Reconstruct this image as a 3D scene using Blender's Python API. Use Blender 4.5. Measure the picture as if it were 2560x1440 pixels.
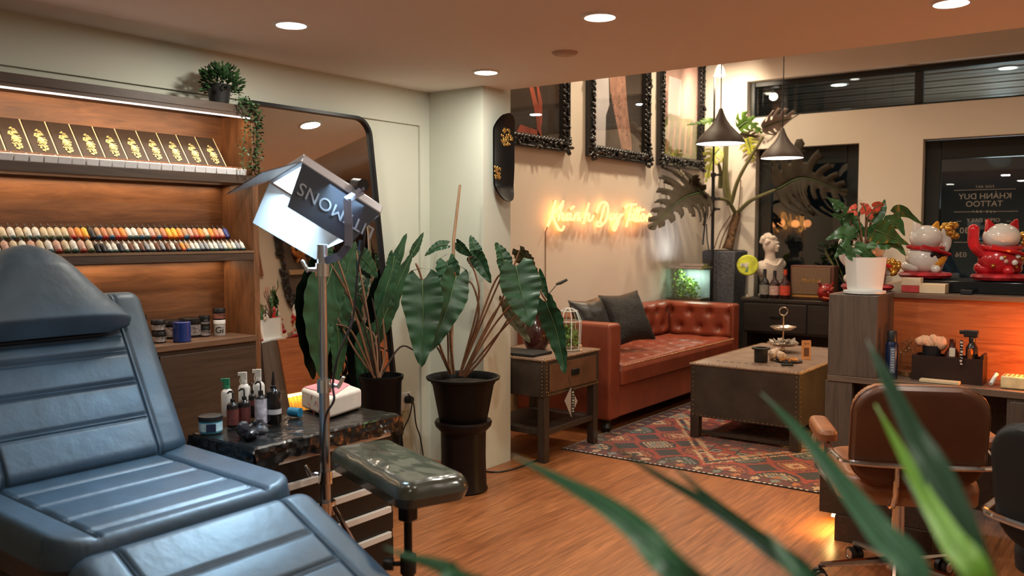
import bpy, bmesh, math, random
from mathutils import Vector, Matrix, Euler, noise as mnoise
random.seed(7)
R = math.radians
PI = math.pi
for o in list(bpy.data.objects):
    bpy.data.objects.remove(o)
SC = bpy.context.scene
COL = SC.collection
V = Vector

# ------------------------------------------------------------------ camera
PSI, TILT, CH, FPX = R(36.35), R(3.53), 1.38, 2188.0
cam_d = bpy.data.cameras.new('camera')
cam = bpy.data.objects.new('camera', cam_d)
COL.objects.link(cam)
cam.location = (0, 0, CH)
cam.rotation_euler = (R(90) - TILT, 0, PSI)
cam_d.sensor_width = 36.0
cam_d.lens = FPX / 2560 * 36.0
cam_d.clip_start = 0.02
cam_d.clip_end = 100
cam_d.dof.use_dof = True
cam_d.dof.focus_distance = 4.2
cam_d.dof.aperture_fstop = 2.6
SC.camera = cam

# ------------------------------------------------------------------ world, exposure
w = bpy.data.worlds.new('night')
SC.world = w
w.use_nodes = True
w.node_tree.nodes['Background'].inputs[0].default_value = (0.012, 0.015, 0.022, 1)
w.node_tree.nodes['Background'].inputs[1].default_value = 0.5
SC.view_settings.view_transform = 'Standard'
SC.view_settings.look = 'None'
SC.view_settings.exposure = 0.0
SC.view_settings.gamma = 1.0
SC.view_settings.use_curve_mapping = False
SC.cycles.use_denoising = True
SC.cycles.max_bounces = 6
SC.cycles.diffuse_bounces = 3
SC.cycles.glossy_bounces = 3
SC.cycles.transmission_bounces = 4
SC.cycles.transparent_max_bounces = 10
SC.cycles.use_adaptive_sampling = True
SC.cycles.adaptive_threshold = 0.1
SC.cycles.sample_clamp_indirect = 6.0
SC.cycles.caustics_reflective = False
SC.cycles.caustics_refractive = False


def lamp(kind, name, loc, energy, color, parent=None, rot=(0, 0, 0), **kw):
    d = bpy.data.lights.new(name, kind)
    d.energy = energy
    d.color = color
    for k, v in kw.items():
        setattr(d, k, v)
    o = bpy.data.objects.new(name, d)
    COL.objects.link(o)
    o.rotation_euler = rot
    if parent:
        o.parent = parent
        o.location = V(loc) - parent.location
    else:
        o.location = loc
    return o


def aim(o, d):
    o.rotation_euler = V(d).to_track_quat('-Z', 'Y').to_euler()


# light strengths
E_DOWN, E_LOUNGE, E_PEND, E_STUDIO, E_SHELF = 12.8, 88.0, 8.0, 11.0, 3.6
C_DOWN = (1.0, 0.95, 0.83)
C_LOUNGE = (1.0, 0.80, 0.55)
C_STUDIO = (0.48, 0.76, 1.0)

# ------------------------------------------------------------------ pixel -> point helpers (2560x1440 frame)
FWD = V((-math.sin(PSI) * math.cos(TILT), math.cos(PSI) * math.cos(TILT), -math.sin(TILT)))
RGT = V((math.cos(PSI), math.sin(PSI), 0))
UPV = RGT.cross(FWD)
CAM = V((0, 0, CH))


def ray(u, v):
    return FWD + RGT * ((u - 1280) / FPX) + UPV * ((720 - v) / FPX)


def PZ(u, v, z):
    d = ray(u, v)
    return CAM + d * ((z - CH) / d.z)


def PX(u, v, x):
    d = ray(u, v)
    return CAM + d * (x / d.x)


def PY(u, v, y):
    d = ray(u, v)
    return CAM + d * (y / d.y)


def PD(u, v, dep):
    return CAM + ray(u, v) * dep


# ------------------------------------------------------------------ materials
MATS = {}


def _base(name):
    m = bpy.data.materials.new(name)
    m.use_nodes = True
    nt = m.node_tree
    b = nt.nodes['Principled BSDF']
    return m, nt, b


def mat(name, col=(0.5, 0.5, 0.5), rough=0.5, metal=0.0, var=0.12, vs=8.0, bump=0.0, bs=60.0, coat=0.0, emit=None,
        es=0.0, trans=0.0, ior=1.45, spec=0.5, sheen=0.0, stretch=(1, 1, 1), sss=0.0, alpha=1.0, lattice=None):
    if name in MATS:
        return MATS[name]
    m, nt, b = _base(name)
    N, L = nt.nodes, nt.links
    tc = N.new('ShaderNodeTexCoord')
    mp = N.new('ShaderNodeMapping')
    mp.inputs['Scale'].default_value = stretch
    L.new(tc.outputs['Object'], mp.inputs['Vector'])
    if var > 0:
        nz = N.new('ShaderNodeTexNoise')
        nz.inputs['Scale'].default_value = vs
        nz.inputs['Detail'].default_value = 4
        L.new(mp.outputs[0], nz.inputs['Vector'])
        rp = N.new('ShaderNodeValToRGB')
        rp.color_ramp.elements[0].position = 0.3
        rp.color_ramp.elements[1].position = 0.7
        lo = tuple(max(0, c * (1 - var)) for c in col)
        hi = tuple(min(1, c * (1 + var)) for c in col)
        rp.color_ramp.elements[0].color = (*lo, 1)
        rp.color_ramp.elements[1].color = (*hi, 1)
        L.new(nz.outputs['Fac'], rp.inputs[0])
        L.new(rp.outputs[0], b.inputs['Base Color'])
    else:
        b.inputs['Base Color'].default_value = (*col, 1)
    b.inputs['Roughness'].default_value = rough
    b.inputs['Metallic'].default_value = metal
    b.inputs['Specular IOR Level'].default_value = spec
    b.inputs['IOR'].default_value = ior
    b.inputs['Coat Weight'].default_value = coat
    b.inputs['Coat Roughness'].default_value = 0.08
    b.inputs['Transmission Weight'].default_value = trans
    b.inputs['Sheen Weight'].default_value = sheen
    b.inputs['Alpha'].default_value = alpha
    if sss:
        b.inputs['Subsurface Weight'].default_value = sss
        b.inputs['Subsurface Radius'].default_value = (0.02, 0.02, 0.02)
    if emit:
        b.inputs['Emission Color'].default_value = (*emit, 1)
        b.inputs['Emission Strength'].default_value = es
    if bump > 0:
        bz = N.new('ShaderNodeTexNoise')
        bz.inputs['Scale'].default_value = bs
        bz.inputs['Detail'].default_value = 5
        L.new(mp.outputs[0], bz.inputs['Vector'])
        bp = N.new('ShaderNodeBump')
        bp.inputs['Strength'].default_value = bump
        bp.inputs['Distance'].default_value = 0.01
        L.new(bz.outputs['Fac'], bp.inputs['Height'])
        L.new(bp.outputs[0], b.inputs['Normal'])
    MATS[name] = m
    return m


def wood(name, c1, c2, stretch=(1, 12, 12), scale=3.0, rough=0.45, knots=0.0, coat=0.0, ringy=2.0):
    """streaky wood; stretch has a small value along the grain"""
    if name in MATS:
        return MATS[name]
    m, nt, b = _base(name)
    N, L = nt.nodes, nt.links
    tc = N.new('ShaderNodeTexCoord')
    mp = N.new('ShaderNodeMapping')
    mp.inputs['Scale'].default_value = stretch
    L.new(tc.outputs['Object'], mp.inputs['Vector'])
    n1 = N.new('ShaderNodeTexNoise')
    n1.inputs['Scale'].default_value = scale
    n1.inputs['Detail'].default_value = 8
    n1.inputs['Roughness'].default_value = 0.65
    n1.inputs['Distortion'].default_value = ringy
    L.new(mp.outputs[0], n1.inputs['Vector'])
    rp = N.new('ShaderNodeValToRGB')
    e = rp.color_ramp.elements
    e[0].position, e[1].position = 0.28, 0.72
    e[0].color = (*c1, 1)
    e[1].color = (*c2, 1)
    mid = e.new(0.5)
    mid.color = (*[(a * 0.45 + c * 0.55) for a, c in zip(c1, c2)], 1)
    L.new(n1.outputs['Fac'], rp.inputs[0])
    out = rp.outputs[0]
    if knots > 0:
        n2 = N.new('ShaderNodeTexNoise')
        n2.inputs['Scale'].default_value = 2.6
        n2.inputs['Detail'].default_value = 3
        mp2 = N.new('ShaderNodeMapping')
        mp2.inputs['Scale'].default_value = tuple(0.4 + 0.12 * s for s in stretch)
        L.new(tc.outputs['Object'], mp2.inputs['Vector'])
        L.new(mp2.outputs[0], n2.inputs['Vector'])
        r2 = N.new('ShaderNodeValToRGB')
        r2.color_ramp.elements[0].position = 0.35
        r2.color_ramp.elements[1].position = 0.6
        r2.color_ramp.elements[0].color = (1 - knots, 1 - knots, 1 - knots, 1)
        r2.color_ramp.elements[1].color = (1, 1, 1, 1)
        L.new(n2.outputs['Fac'], r2.inputs[0])
        mx = N.new('ShaderNodeMixRGB')
        mx.blend_type = 'MULTIPLY'
        mx.inputs[0].default_value = 1
        L.new(out, mx.inputs[1])
        L.new(r2.outputs[0], mx.inputs[2])
        out = mx.outputs[0]
    L.new(out, b.inputs['Base Color'])
    b.inputs['Roughness'].default_value = rough
    b.inputs['Coat Weight'].default_value = coat
    bp = N.new('ShaderNodeBump')
    bp.inputs['Strength'].default_value = 0.12
    bp.inputs['Distance'].default_value = 0.004
    L.new(n1.outputs['Fac'], bp.inputs['Height'])
    L.new(bp.outputs[0], b.inputs['Normal'])
    MATS[name] = m
    return m


def floor_mat():
    m, nt, b = _base('floor_planks')
    N, L = nt.nodes, nt.links
    tc = N.new('ShaderNodeTexCoord')
    mp = N.new('ShaderNodeMapping')
    mp.inputs['Rotation'].default_value = (0, 0, R(90))
    L.new(tc.outputs['Object'], mp.inputs['Vector'])
    br = N.new('ShaderNodeTexBrick')
    br.inputs['Scale'].default_value = 1.0
    br.inputs['Brick Width'].default_value = 1.2
    br.inputs['Row Height'].default_value = 0.125
    br.inputs['Mortar Size'].default_value = 0.0012
    br.inputs['Mortar Smooth'].default_value = 0.2
    br.inputs['Color1'].default_value = (0.43, 0.170, 0.064, 1)
    br.inputs['Color2'].default_value = (0.36, 0.135, 0.050, 1)
    br.inputs['Mortar'].default_value = (0.20, 0.085, 0.032, 1)
    L.new(mp.outputs[0], br.inputs['Vector'])
    mp2 = N.new('ShaderNodeMapping')
    mp2.inputs['Scale'].default_value = (38, 2.2, 1)
    L.new(tc.outputs['Object'], mp2.inputs['Vector'])
    nz = N.new('ShaderNodeTexNoise')
    nz.inputs['Scale'].default_value = 1.6
    nz.inputs['Detail'].default_value = 7
    nz.inputs['Distortion'].default_value = 0.8
    L.new(mp2.outputs[0], nz.inputs['Vector'])
    rp = N.new('ShaderNodeValToRGB')
    rp.color_ramp.elements[0].position = 0.3
    rp.color_ramp.elements[1].position = 0.75
    rp.color_ramp.elements[0].color = (0.50, 0.45, 0.41, 1)
    rp.color_ramp.elements[1].color = (1.15, 1.1, 1.05, 1)
    L.new(nz.outputs['Fac'], rp.inputs[0])
    mx = N.new('ShaderNodeMixRGB')
    mx.blend_type = 'MULTIPLY'
    mx.inputs[0].default_value = 1
    L.new(br.outputs['Color'], mx.inputs[1])
    L.new(rp.outputs[0], mx.inputs[2])
    L.new(mx.outputs[0], b.inputs['Base Color'])
    b.inputs['Roughness'].default_value = 0.36
    bp = N.new('ShaderNodeBump')
    bp.inputs['Strength'].default_value = 0.15
    bp.inputs['Distance'].default_value = 0.002
    L.new(nz.outputs['Fac'], bp.inputs['Height'])
    L.new(bp.outputs[0], b.inputs['Normal'])
    return m


def emis(name, col, s):
    if name in MATS:
        return MATS[name]
    m = bpy.data.materials.new(name)
    m.use_nodes = True
    nt = m.node_tree
    nt.nodes.remove(nt.nodes['Principled BSDF'])
    e = nt.nodes.new('ShaderNodeEmission')
    e.inputs[0].default_value = (*col, 1)
    e.inputs[1].default_value = s
    nt.links.new(e.outputs[0], nt.nodes['Material Output'].inputs[0])
    MATS[name] = m
    return m


def glass(name, tint=(1, 1, 1), rough=0.0, refl=1.0):
    """thin pane: see-through with mirror reflection by Fresnel"""
    if name in MATS:
        return MATS[name]
    m = bpy.data.materials.new(name)
    m.use_nodes = True
    nt = m.node_tree
    nt.nodes.remove(nt.nodes['Principled BSDF'])
    N, L = nt.nodes, nt.links
    t = N.new('ShaderNodeBsdfTransparent')
    t.inputs[0].default_value = (*tint, 1)
    g = N.new('ShaderNodeBsdfGlossy')
    g.inputs['Roughness'].default_value = rough
    f = N.new('ShaderNodeFresnel')
    ge = N.new('ShaderNodeNewGeometry')
    io = N.new('ShaderNodeMapRange')      # same reflection from either side of the sheet
    io.inputs['To Min'].default_value = 1.5
    io.inputs['To Max'].default_value = 1 / 1.5
    L.new(ge.outputs['Backfacing'], io.inputs['Value'])
    L.new(io.outputs[0], f.inputs[0])
    ma = N.new('ShaderNodeMath')
    ma.operation = 'MULTIPLY'
    ma.inputs[1].default_value = refl
    ma.use_clamp = True
    L.new(f.outputs[0], ma.inputs[0])
    mx = N.new('ShaderNodeMixShader')
    L.new(ma.outputs[0], mx.inputs[0])
    L.new(t.outputs[0], mx.inputs[1])
    L.new(g.outputs[0], mx.inputs[2])
    L.new(mx.outputs[0], N['Material Output'].inputs[0])
    MATS[name] = m
    return m


# ------------------------------------------------------------------ mesh builder
def frame_to(d, up=V((0, 0, 1))):
    """matrix whose z looks along d"""
    z = V(d).normalized()
    u = V(up)
    if abs(z.dot(u.normalized())) > 0.98:
        u = V((0, 1, 0)) if abs(z.y) < 0.9 else V((1, 0, 0))
    x = u.cross(z).normalized()
    y = z.cross(x)
    return Matrix((x, y, z)).transposed()


def catmull(pts, n=8):
    pts = [V(p) for p in pts]
    if len(pts) < 3:
        return [pts[0].lerp(pts[1], i / n) for i in range(n + 1)]
    P = [pts[0] * 2 - pts[1]] + pts + [pts[-1] * 2 - pts[-2]]
    out = []
    for i in range(1, len(P) - 2):
        a, b, c, d = P[i - 1], P[i], P[i + 1], P[i + 2]
        for k in range(n):
            t = k / n
            out.append(0.5 * ((2 * b) + (c - a) * t + (2 * a - 5 * b + 4 * c - d) * t * t + (3 * b - a - 3 * c + d) * t ** 3))
    out.append(pts[-1])
    return out


class MB:
    def __init__(self, M=None):
        self.v, self.f, self.mi = [], [], []
        self.M = M
        self.cur = 0

    def add(self, vs, fs):
        b = len(self.v)
        if self.M is not None:
            vs = [self.M @ V(p) for p in vs]
        self.v += [tuple(p) for p in vs]
        for f in fs:
            self.f.append(tuple(i + b for i in f))
            self.mi.append(self.cur)
        return self

    def box(self, c, s, rot=None):
        x, y, z = s[0] / 2, s[1] / 2, s[2] / 2
        vs = [V(p) for p in ((-x, -y, -z), (x, -y, -z), (x, y, -z), (-x, y, -z), (-x, -y, z), (x, -y, z), (x, y, z), (-x, y, z))]
        if rot is not None:
            rm = rot if isinstance(rot, Matrix) else Euler(rot).to_matrix()
            vs = [rm @ p for p in vs]
        vs = [p + V(c) for p in vs]
        return self.add(vs, [(0, 3, 2, 1), (4, 5, 6, 7), (0, 1, 5, 4), (1, 2, 6, 5), (2, 3, 7, 6), (3, 0, 4, 7)])

    def bb(self, x0, x1, y0, y1, z0, z1):
        return self.box(((x0 + x1) / 2, (y0 + y1) / 2, (z0 + z1) / 2), (abs(x1 - x0), abs(y1 - y0), abs(z1 - z0)))

    def hexa(self, P):
        """8 corners, bottom 4 then top 4"""
        return self.add(P, [(0, 3, 2, 1), (4, 5, 6, 7), (0, 1, 5, 4), (1, 2, 6, 5), (2, 3, 7, 6), (3, 0, 4, 7)])

    def slab(self, quad, th):
        q = [V(p) for p in quad]
        n = (q[1] - q[0]).cross(q[-1] - q[0]).normalized() * th
        k = len(q)
        return self.add(q + [p + n for p in q],
                        [tuple(range(k - 1, -1, -1)), tuple(range(k, 2 * k))] + [(i, (i + 1) % k, k + (i + 1) % k, k + i) for i in range(k)])

    def tube(self, pts, r, n=8, cap=True, smooth=0):
        pts = catmull(pts, smooth) if smooth else [V(p) for p in pts]
        m = len(pts)
        rs = r if isinstance(r, (list, tuple)) else [r] * m
        if len(rs) != m:
            k = len(rs) - 1
            rs = [rs[min(k, int(i / (m - 1) * k))] * (1 - (i / (m - 1) * k) % 1) + rs[min(k, int(i / (m - 1) * k) + 1)] * ((i / (m - 1) * k) % 1) for i in range(m)]
        vs, fs = [], []
        up = V((0, 0, 1))
        prev = None
        for i, p in enumerate(pts):
            d = (pts[min(i + 1, m - 1)] - pts[max(i - 1, 0)])
            if d.length < 1e-9:
                d = V((0, 0, 1))
            d.normalize()
            if prev is None:
                x = frame_to(d).col[0].copy()
            else:
                x = prev - d * prev.dot(d)
                if x.length < 1e-6:
                    x = frame_to(d).col[0].copy()
                x.normalize()
            prev = x
            y = d.cross(x)
            for k in range(n):
                a = 2 * PI * k / n
                vs.append(p + (x * math.cos(a) + y * math.sin(a)) * rs[i])
        for i in range(m - 1):
            for k in range(n):
                fs.append((i * n + k, i * n + (k + 1) % n, (i + 1) * n + (k + 1) % n, (i + 1) * n + k))
        if cap:
            fs.append(tuple(range(n - 1, -1, -1)))
            fs.append(tuple((m - 1) * n + k for k in range(n)))
        return self.add(vs, fs)

    def cyl(self, p0, p1, r0, r1=None, n=16):
        return self.tube([p0, p1], [r0, r0 if r1 is None else r1], n)

    def lathe(self, c, prof, n=24, axis=(0, 0, 1), closed=False, cap=True):
        Mx = frame_to(axis) if V(axis) != V((0, 0, 1)) else Matrix.Identity(3)
        vs, fs = [], []
        m = len(prof)
        for r, z in prof:
            for k in range(n):
                a = 2 * PI * k / n
                vs.append(V(c) + Mx @ V((max(r, 1e-5) * math.cos(a), max(r, 1e-5) * math.sin(a), z)))
        for i in range(m - 1):
            for k in range(n):
                fs.append((i * n + k, i * n + (k + 1) % n, (i + 1) * n + (k + 1) % n, (i + 1) * n + k))
        if closed:
            for k in range(n):
                fs.append(((m - 1) * n + k, (m - 1) * n + (k + 1) % n, (k + 1) % n, k))
        elif cap:
            if prof[0][0] > 1e-4:
                fs.append(tuple(range(n - 1, -1, -1)))
            if prof[-1][0] > 1e-4:
                fs.append(tuple((m - 1) * n + k for k in range(n)))
        return self.add(vs, fs)

    def ball(self, c, r, n=14, m=9, rot=None, f=None):
        rx, ry, rz = (r, r, r) if not isinstance(r, (tuple, list)) else r
        vs, fs = [], []
        rm = None if rot is None else (rot if isinstance(rot, Matrix) else Euler(rot).to_matrix())
        for i in range(m + 1):
            t = PI * i / m
            for k in range(n):
                a = 2 * PI * k / n
                p = V((math.sin(t) * math.cos(a), math.sin(t) * math.sin(a), math.cos(t)))
                if f:
                    p = f(p)
                p = V((p.x * rx, p.y * ry, p.z * rz))
                if rm:
                    p = rm @ p
                vs.append(V(c) + p)
        for i in range(m):
            for k in range(n):
                fs.append((i * n + k, (i + 1) * n + k, (i + 1) * n + (k + 1) % n, i * n + (k + 1) % n))
        return self.add(vs, fs)

    def prism(self, poly, h, M=None):
        """2-D polygon in xy extruded by h along z, placed by 4x4 M"""
        M = M or Matrix.Identity(4)
        k = len(poly)
        vs = [M @ V((p[0], p[1], 0)) for p in poly] + [M @ V((p[0], p[1], h)) for p in poly]
        return self.add(vs, [tuple(range(k - 1, -1, -1)), tuple(range(k, 2 * k))] + [(i, (i + 1) % k, k + (i + 1) % k, k + i) for i in range(k)])

    def grid(self, fn, nu, nv, skip=None):
        vs = [fn(i / nu, j / nv) for i in range(nu + 1) for j in range(nv + 1)]
        fs = []
        for i in range(nu):
            for j in range(nv):
                if skip and skip((i + .5) / nu, (j + .5) / nv):
                    continue
                fs.append((i * (nv + 1) + j, (i + 1) * (nv + 1) + j, (i + 1) * (nv + 1) + j + 1, i * (nv + 1) + j + 1))
        return self.add(vs, fs)

    def build(self, name, mats, parent=None, origin=None, bevel=0, seg=2, sub=0, smooth=40, norm=True, label=None, cat=None,
              group=None, kind=None, solid=0, remesh=0, local=False):
        me = bpy.data.meshes.new(name)
        pts = [V(p) for p in self.v]
        if local:
            loc = V((0, 0, 0)) if parent or origin is None else V(origin)
        elif parent is not None:
            pl, q = V((0, 0, 0)), parent
            while q is not None:
                pl = pl + q.location
                q = q.parent
            loc = V((0, 0, 0))
            pts = [p - pl for p in pts]
        else:
            if origin is None:
                xs, ys, zs = zip(*pts)
                origin = V(((min(xs) + max(xs)) / 2, (min(ys) + max(ys)) / 2, min(zs)))
            loc = V(origin)
            pts = [p - loc for p in pts]
        me.from_pydata([tuple(p) for p in pts], [], self.f)
        if not isinstance(mats, (list, tuple)):
            mats = [mats]
        for m in mats:
            me.materials.append(m)
        if len(mats) > 1:
            me.polygons.foreach_set('material_index', self.mi)
        if norm:
            bm = bmesh.new()
            bm.from_mesh(me)
            bmesh.ops.recalc_face_normals(bm, faces=bm.faces)
            bm.to_mesh(me)
            bm.free()
        if smooth:
            me.polygons.foreach_set('use_smooth', [True] * len(me.polygons))
            me.set_sharp_from_angle(angle=R(smooth))
        me.update()
        o = bpy.data.objects.new(name, me)
        COL.objects.link(o)
        o.location = loc
        if parent is not None:
            o.parent = parent
        if solid:
            s = o.modifiers.new('solid', 'SOLIDIFY')
            s.thickness = solid
            s.offset = 0
        if remesh:
            s = o.modifiers.new('remesh', 'REMESH')
            s.mode = 'VOXEL'
            s.voxel_size = remesh
            s.use_smooth_shade = True
            s = o.modifiers.new('smooth', 'SMOOTH')
            s.iterations = 4
        if bevel:
            s = o.modifiers.new('bevel', 'BEVEL')
            s.width = bevel
            s.segments = seg
            s.limit_method = 'ANGLE'
            s.angle_limit = R(35)
        if sub:
            s = o.modifiers.new('sub', 'SUBSURF')
            s.levels = s.render_levels = sub
        tag(o, label, cat, group, kind)
        return o


def tag(o, label=None, cat=None, group=None, kind=None):
    if label:
        o['label'] = label
    if cat:
        o['category'] = cat
    if group:
        o['group'] = group
    if kind:
        o['kind'] = kind
    return o


def thing(name, label, cat, loc, rz=0.0, group=None):
    o = bpy.data.objects.new(name, None)
    COL.objects.link(o)
    o.empty_display_size = 0.05
    o.location = loc
    o.rotation_euler = (0, 0, rz)
    return tag(o, label, cat, group)


def copy_tree(o, parent=None):
    c = o.copy()
    COL.objects.link(c)
    if parent is not None:
        c.parent = parent
    for ch in list(o.children):
        copy_tree(ch, c)
    return c


def text_mesh(s, size, depth=0.0015, align='CENTER', spacing=1.0):
    """list of verts/faces of a word in the built-in font, lying in xy"""
    cu = bpy.data.curves.new('t', 'FONT')
    cu.body = s
    cu.size = size
    cu.align_x = align
    cu.align_y = 'CENTER'
    cu.extrude = depth
    cu.resolution_u = 3
    cu.space_character = spacing
    ob = bpy.data.objects.new('t', cu)
    COL.objects.link(ob)
    dg = bpy.context.evaluated_depsgraph_get()
    me = bpy.data.meshes.new_from_object(ob.evaluated_get(dg))
    vs = [v.co.copy() for v in me.vertices]
    fs = [tuple(p.vertices) for p in me.polygons]
    bpy.data.objects.remove(ob)
    bpy.data.meshes.remove(me)
    return vs, fs


def mtx(origin, x, y):
    """4x4 with given x and y directions (z = x cross y)"""
    x = V(x).normalized()
    z = x.cross(V(y)).normalized()
    y = z.cross(x)
    m = Matrix((x, y, z)).transposed().to_4x4()
    m.translation = V(origin)
    return m


ORD = ['zeroth', 'first', 'second', 'third', 'fourth', 'fifth', 'sixth', 'seventh', 'eighth', 'ninth', 'tenth', 'eleventh', 'twelfth',
       'thirteenth', 'fourteenth', 'fifteenth', 'sixteenth', 'seventeenth', 'eighteenth', 'nineteenth', 'twentieth']


def nth(n):
    if n <= 20:
        return ORD[n]
    t = ['', '', 'twenty', 'thirty', 'forty', 'fifty'][n // 10]
    if n % 10 == 0:
        return t[:-1] + 'ieth'
    return t + '-' + ORD[n % 10]

# ================================================================== SETTING
ZL, ZH = 2.223, 3.4
YW, XN, XW = 8.5, -3.8, -3.54
XR, YB = 1.6, -1.2
m_wall = mat('wall_cream_paint', (0.62, 0.635, 0.54), 0.75, var=0.03, vs=1.5, bump=0.03, bs=90)
m_wall_l = mat('wall_lounge_paint', (0.74, 0.66, 0.56), 0.75, var=0.03, vs=1.5, bump=0.03, bs=90)
m_ceil = mat('ceiling_paint', (0.86, 0.79, 0.73), 0.8, var=0.02, vs=1.0)
m_black_metal = mat('black_metal', (0.012, 0.012, 0.013), 0.35, 0.3, var=0.1)
m_black = mat('black_plastic', (0.012, 0.012, 0.013), 0.4, var=0.15)
m_blackmatt = mat('black_matt', (0.010, 0.010, 0.010), 0.7, var=0.15)
m_chrome = mat('chrome', (0.75, 0.75, 0.76), 0.12, 1.0, var=0.03)
m_steel = mat('brushed_steel', (0.55, 0.55, 0.56), 0.28, 1.0, var=0.06, stretch=(40, 40, 2))
m_white = mat('white_plastic', (0.75, 0.75, 0.73), 0.4, var=0.03)
m_gold = mat('gold_paint', (0.80, 0.52, 0.16), 0.3, 0.9, var=0.15, vs=40)
m_frame = mat('door_black_paint', (0.012, 0.015, 0.014), 0.35, var=0.1)

b = MB().bb(-4.0, XR + 0.2, YB - 0.2, 8.75, -0.12, 0)
b.build('floor', floor_mat(), kind='structure', origin=(0, 0, 0))
b = MB().bb(-3.75, XR + 0.2, YB - 0.2, 4.17, ZL, ZL + 0.18)
b.bb(-3.75, XR + 0.2, 4.07, 4.17, ZL + 0.18, ZH)
b.build('ceiling', m_ceil, kind='structure')
b = MB().bb(-4.0, XR + 0.2, 4.17, 8.75, ZH, ZH + 0.12)
b.build('ceiling', m_wall_l, kind='structure')
# left wall, its lower part set back below a ledge
b = MB().bb(-3.75, XW - 0.016, YB, 4.0, 0, 2.02)
b.bb(-3.75, XW, YB, 4.0, 2.02, ZL)
b.bb(-3.75, XW, 3.89, 4.0, 0, 2.02)
b.build('wall_left', m_wall, kind='structure')
MB().bb(-3.56, -3.128, 3.972, 4.235, 0, ZL + 0.4).build('wall_column', m_wall, kind='structure')
MB().bb(-4.0, XN, 4.18, YW + 0.2, 0, ZH).bb(-3.85, -3.56, 4.18, 4.235, 0, ZH).build('wall_neon', m_wall_l, kind='structure')
b = MB()
TX0, TX1, TZ0, TZ1 = -3.346, XR - 0.1, 2.53, 2.896
D1 = (-3.244, -2.257, 2.222)
D2 = (-1.709, -0.62, 2.215)
b.bb(XN - .05, XR, YW, YW + .2, TZ1, ZH)
b.bb(XN - .05, TX0, YW, YW + .2, 0, TZ1)
b.bb(TX0, XR, YW, YW + .2, 2.222, TZ0)
b.bb(TX1, XR, YW, YW + .2, TZ0, TZ1)
b.bb(TX0, D1[0], YW, YW + .2, 0, 2.222)
b.bb(D1[1], D2[0], YW, YW + .2, 0, 2.222)
b.bb(D2[1], XR, YW, YW + .2, 0, 2.222)
b.build('wall_street', m_wall_l, kind='structure')
MB().bb(XR, XR + .2, YB, YW + .2, 0, ZH).build('wall_right', m_wall_l, kind='structure')
MB().bb(-3.75, XR + .2, YB - .2, YB, 0, ZL).build('wall_rear', m_wall, kind='structure')

m_glass = glass('window_glass', (0.72, 0.78, 0.76), 0.0, 1.6)


def glazed(name, kindname, x0, x1, z0, z1, st, top, bot, mull=(), y=YW + 0.1):
    """framed glass: stile width st, rails top/bot, mullions at x"""
    r = thing(name, None, None, ((x0 + x1) / 2, y, z0))
    r['kind'] = 'structure'
    f = MB()
    f.bb(x0, x0 + st, y, y + .06, z0, z1)
    f.bb(x1 - st, x1, y, y + .06, z0, z1)
    f.bb(x0 + st, x1 - st, y, y + .06, z1 - top, z1)
    f.bb(x0 + st, x1 - st, y, y + .06, z0, z0 + bot)
    for x in mull:
        f.bb(x - .035, x + .035, y, y + .06, z0 + bot, z1 - top)
    f.build('frame', m_frame, r, bevel=.006)
    xs = [x0 + st] + [v for x in mull for v in (x - .035, x + .035)] + [x1 - st]
    for i in range(0, len(xs), 2):
        MB().bb(xs[i], xs[i + 1], y + .026, y + .034, z0 + bot, z1 - top).build('pane', m_glass, r)
    return r


d1 = glazed('door_1', 'door', D1[0], D1[1], 0.0, D1[2], 0.13, 0.17, 0.3)
d2 = glazed('door_2', 'door', D2[0], D2[1], 0.0, D2[2], 0.13, 0.17, 0.3)
w1 = glazed('window_1', 'window', TX0, TX1, TZ0, TZ1, 0.045, 0.05, 0.03, mull=(-1.78, -0.2))
b = MB()
b.tube([(-0.80, YW + .095, 0.95), (-0.80, YW + .05, 0.95), (-0.80, YW + .05, 1.25), (-0.80, YW + .095, 1.25)], .012, 8)
b.build('door_handle', m_steel, d2)
# lettering on the street door, read from outside, so mirrored in here
m_letter = mat('door_lettering', (0.34, 0.30, 0.25), 0.6, var=0.05)
lt = MB()
LC = (D2[0] + D2[1]) / 2 + 0.0
MW = Matrix.Identity(4)


def door_text(s, size, u, v, spacing=1.0):
    vs, fs = text_mesh(s, size, 0.0006, spacing=spacing)
    p = PY(u, v, YW + .124)
    M = mtx(p, (-1, 0, 0), (0, 0, 1))
    lt.add([M @ q for q in vs], fs)


def door_line(u0, u1, v, t=0.004):
    a, c = PY(u0, v, YW + .1225), PY(u1, v, YW + .1225)
    lt.box((a + c) / 2, ((c - a).length, .001, t))


door_text('KHÁNH DUY', 0.070, 2462, 491)
door_text('TATTOO', 0.070, 2460, 510)
door_text('OPEN DAILY', 0.046, 2458, 551)
door_text('10:30', 0.075, 2425, 577)
door_text('036', 0.062, 2402, 637)
door_text('FINE ART', 0.030, 2462, 467, 1.2)
for v, a, c in ((474, 2385, 2540), (529, 2385, 2545), (606, 2385, 2545)):
    door_line(a, c, v, .004)
for s in (-1, 1):
    for k in range(3):
        p = PY(2460 + s * (8 + 9 * k), 529, YW + .1225)
        lt.box(p, (.02, .001, .016 - .003 * k), (0, .7, 0))
        p = PY(2460 + s * (10 + 12 * k), 467 + k, YW + .1225)
for s in (-1, 1):
    door_line(2460 + s * 62 - 6, 2460 + s * 62 + 6, 553)
lt.build('lettering', m_letter, d2)

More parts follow.
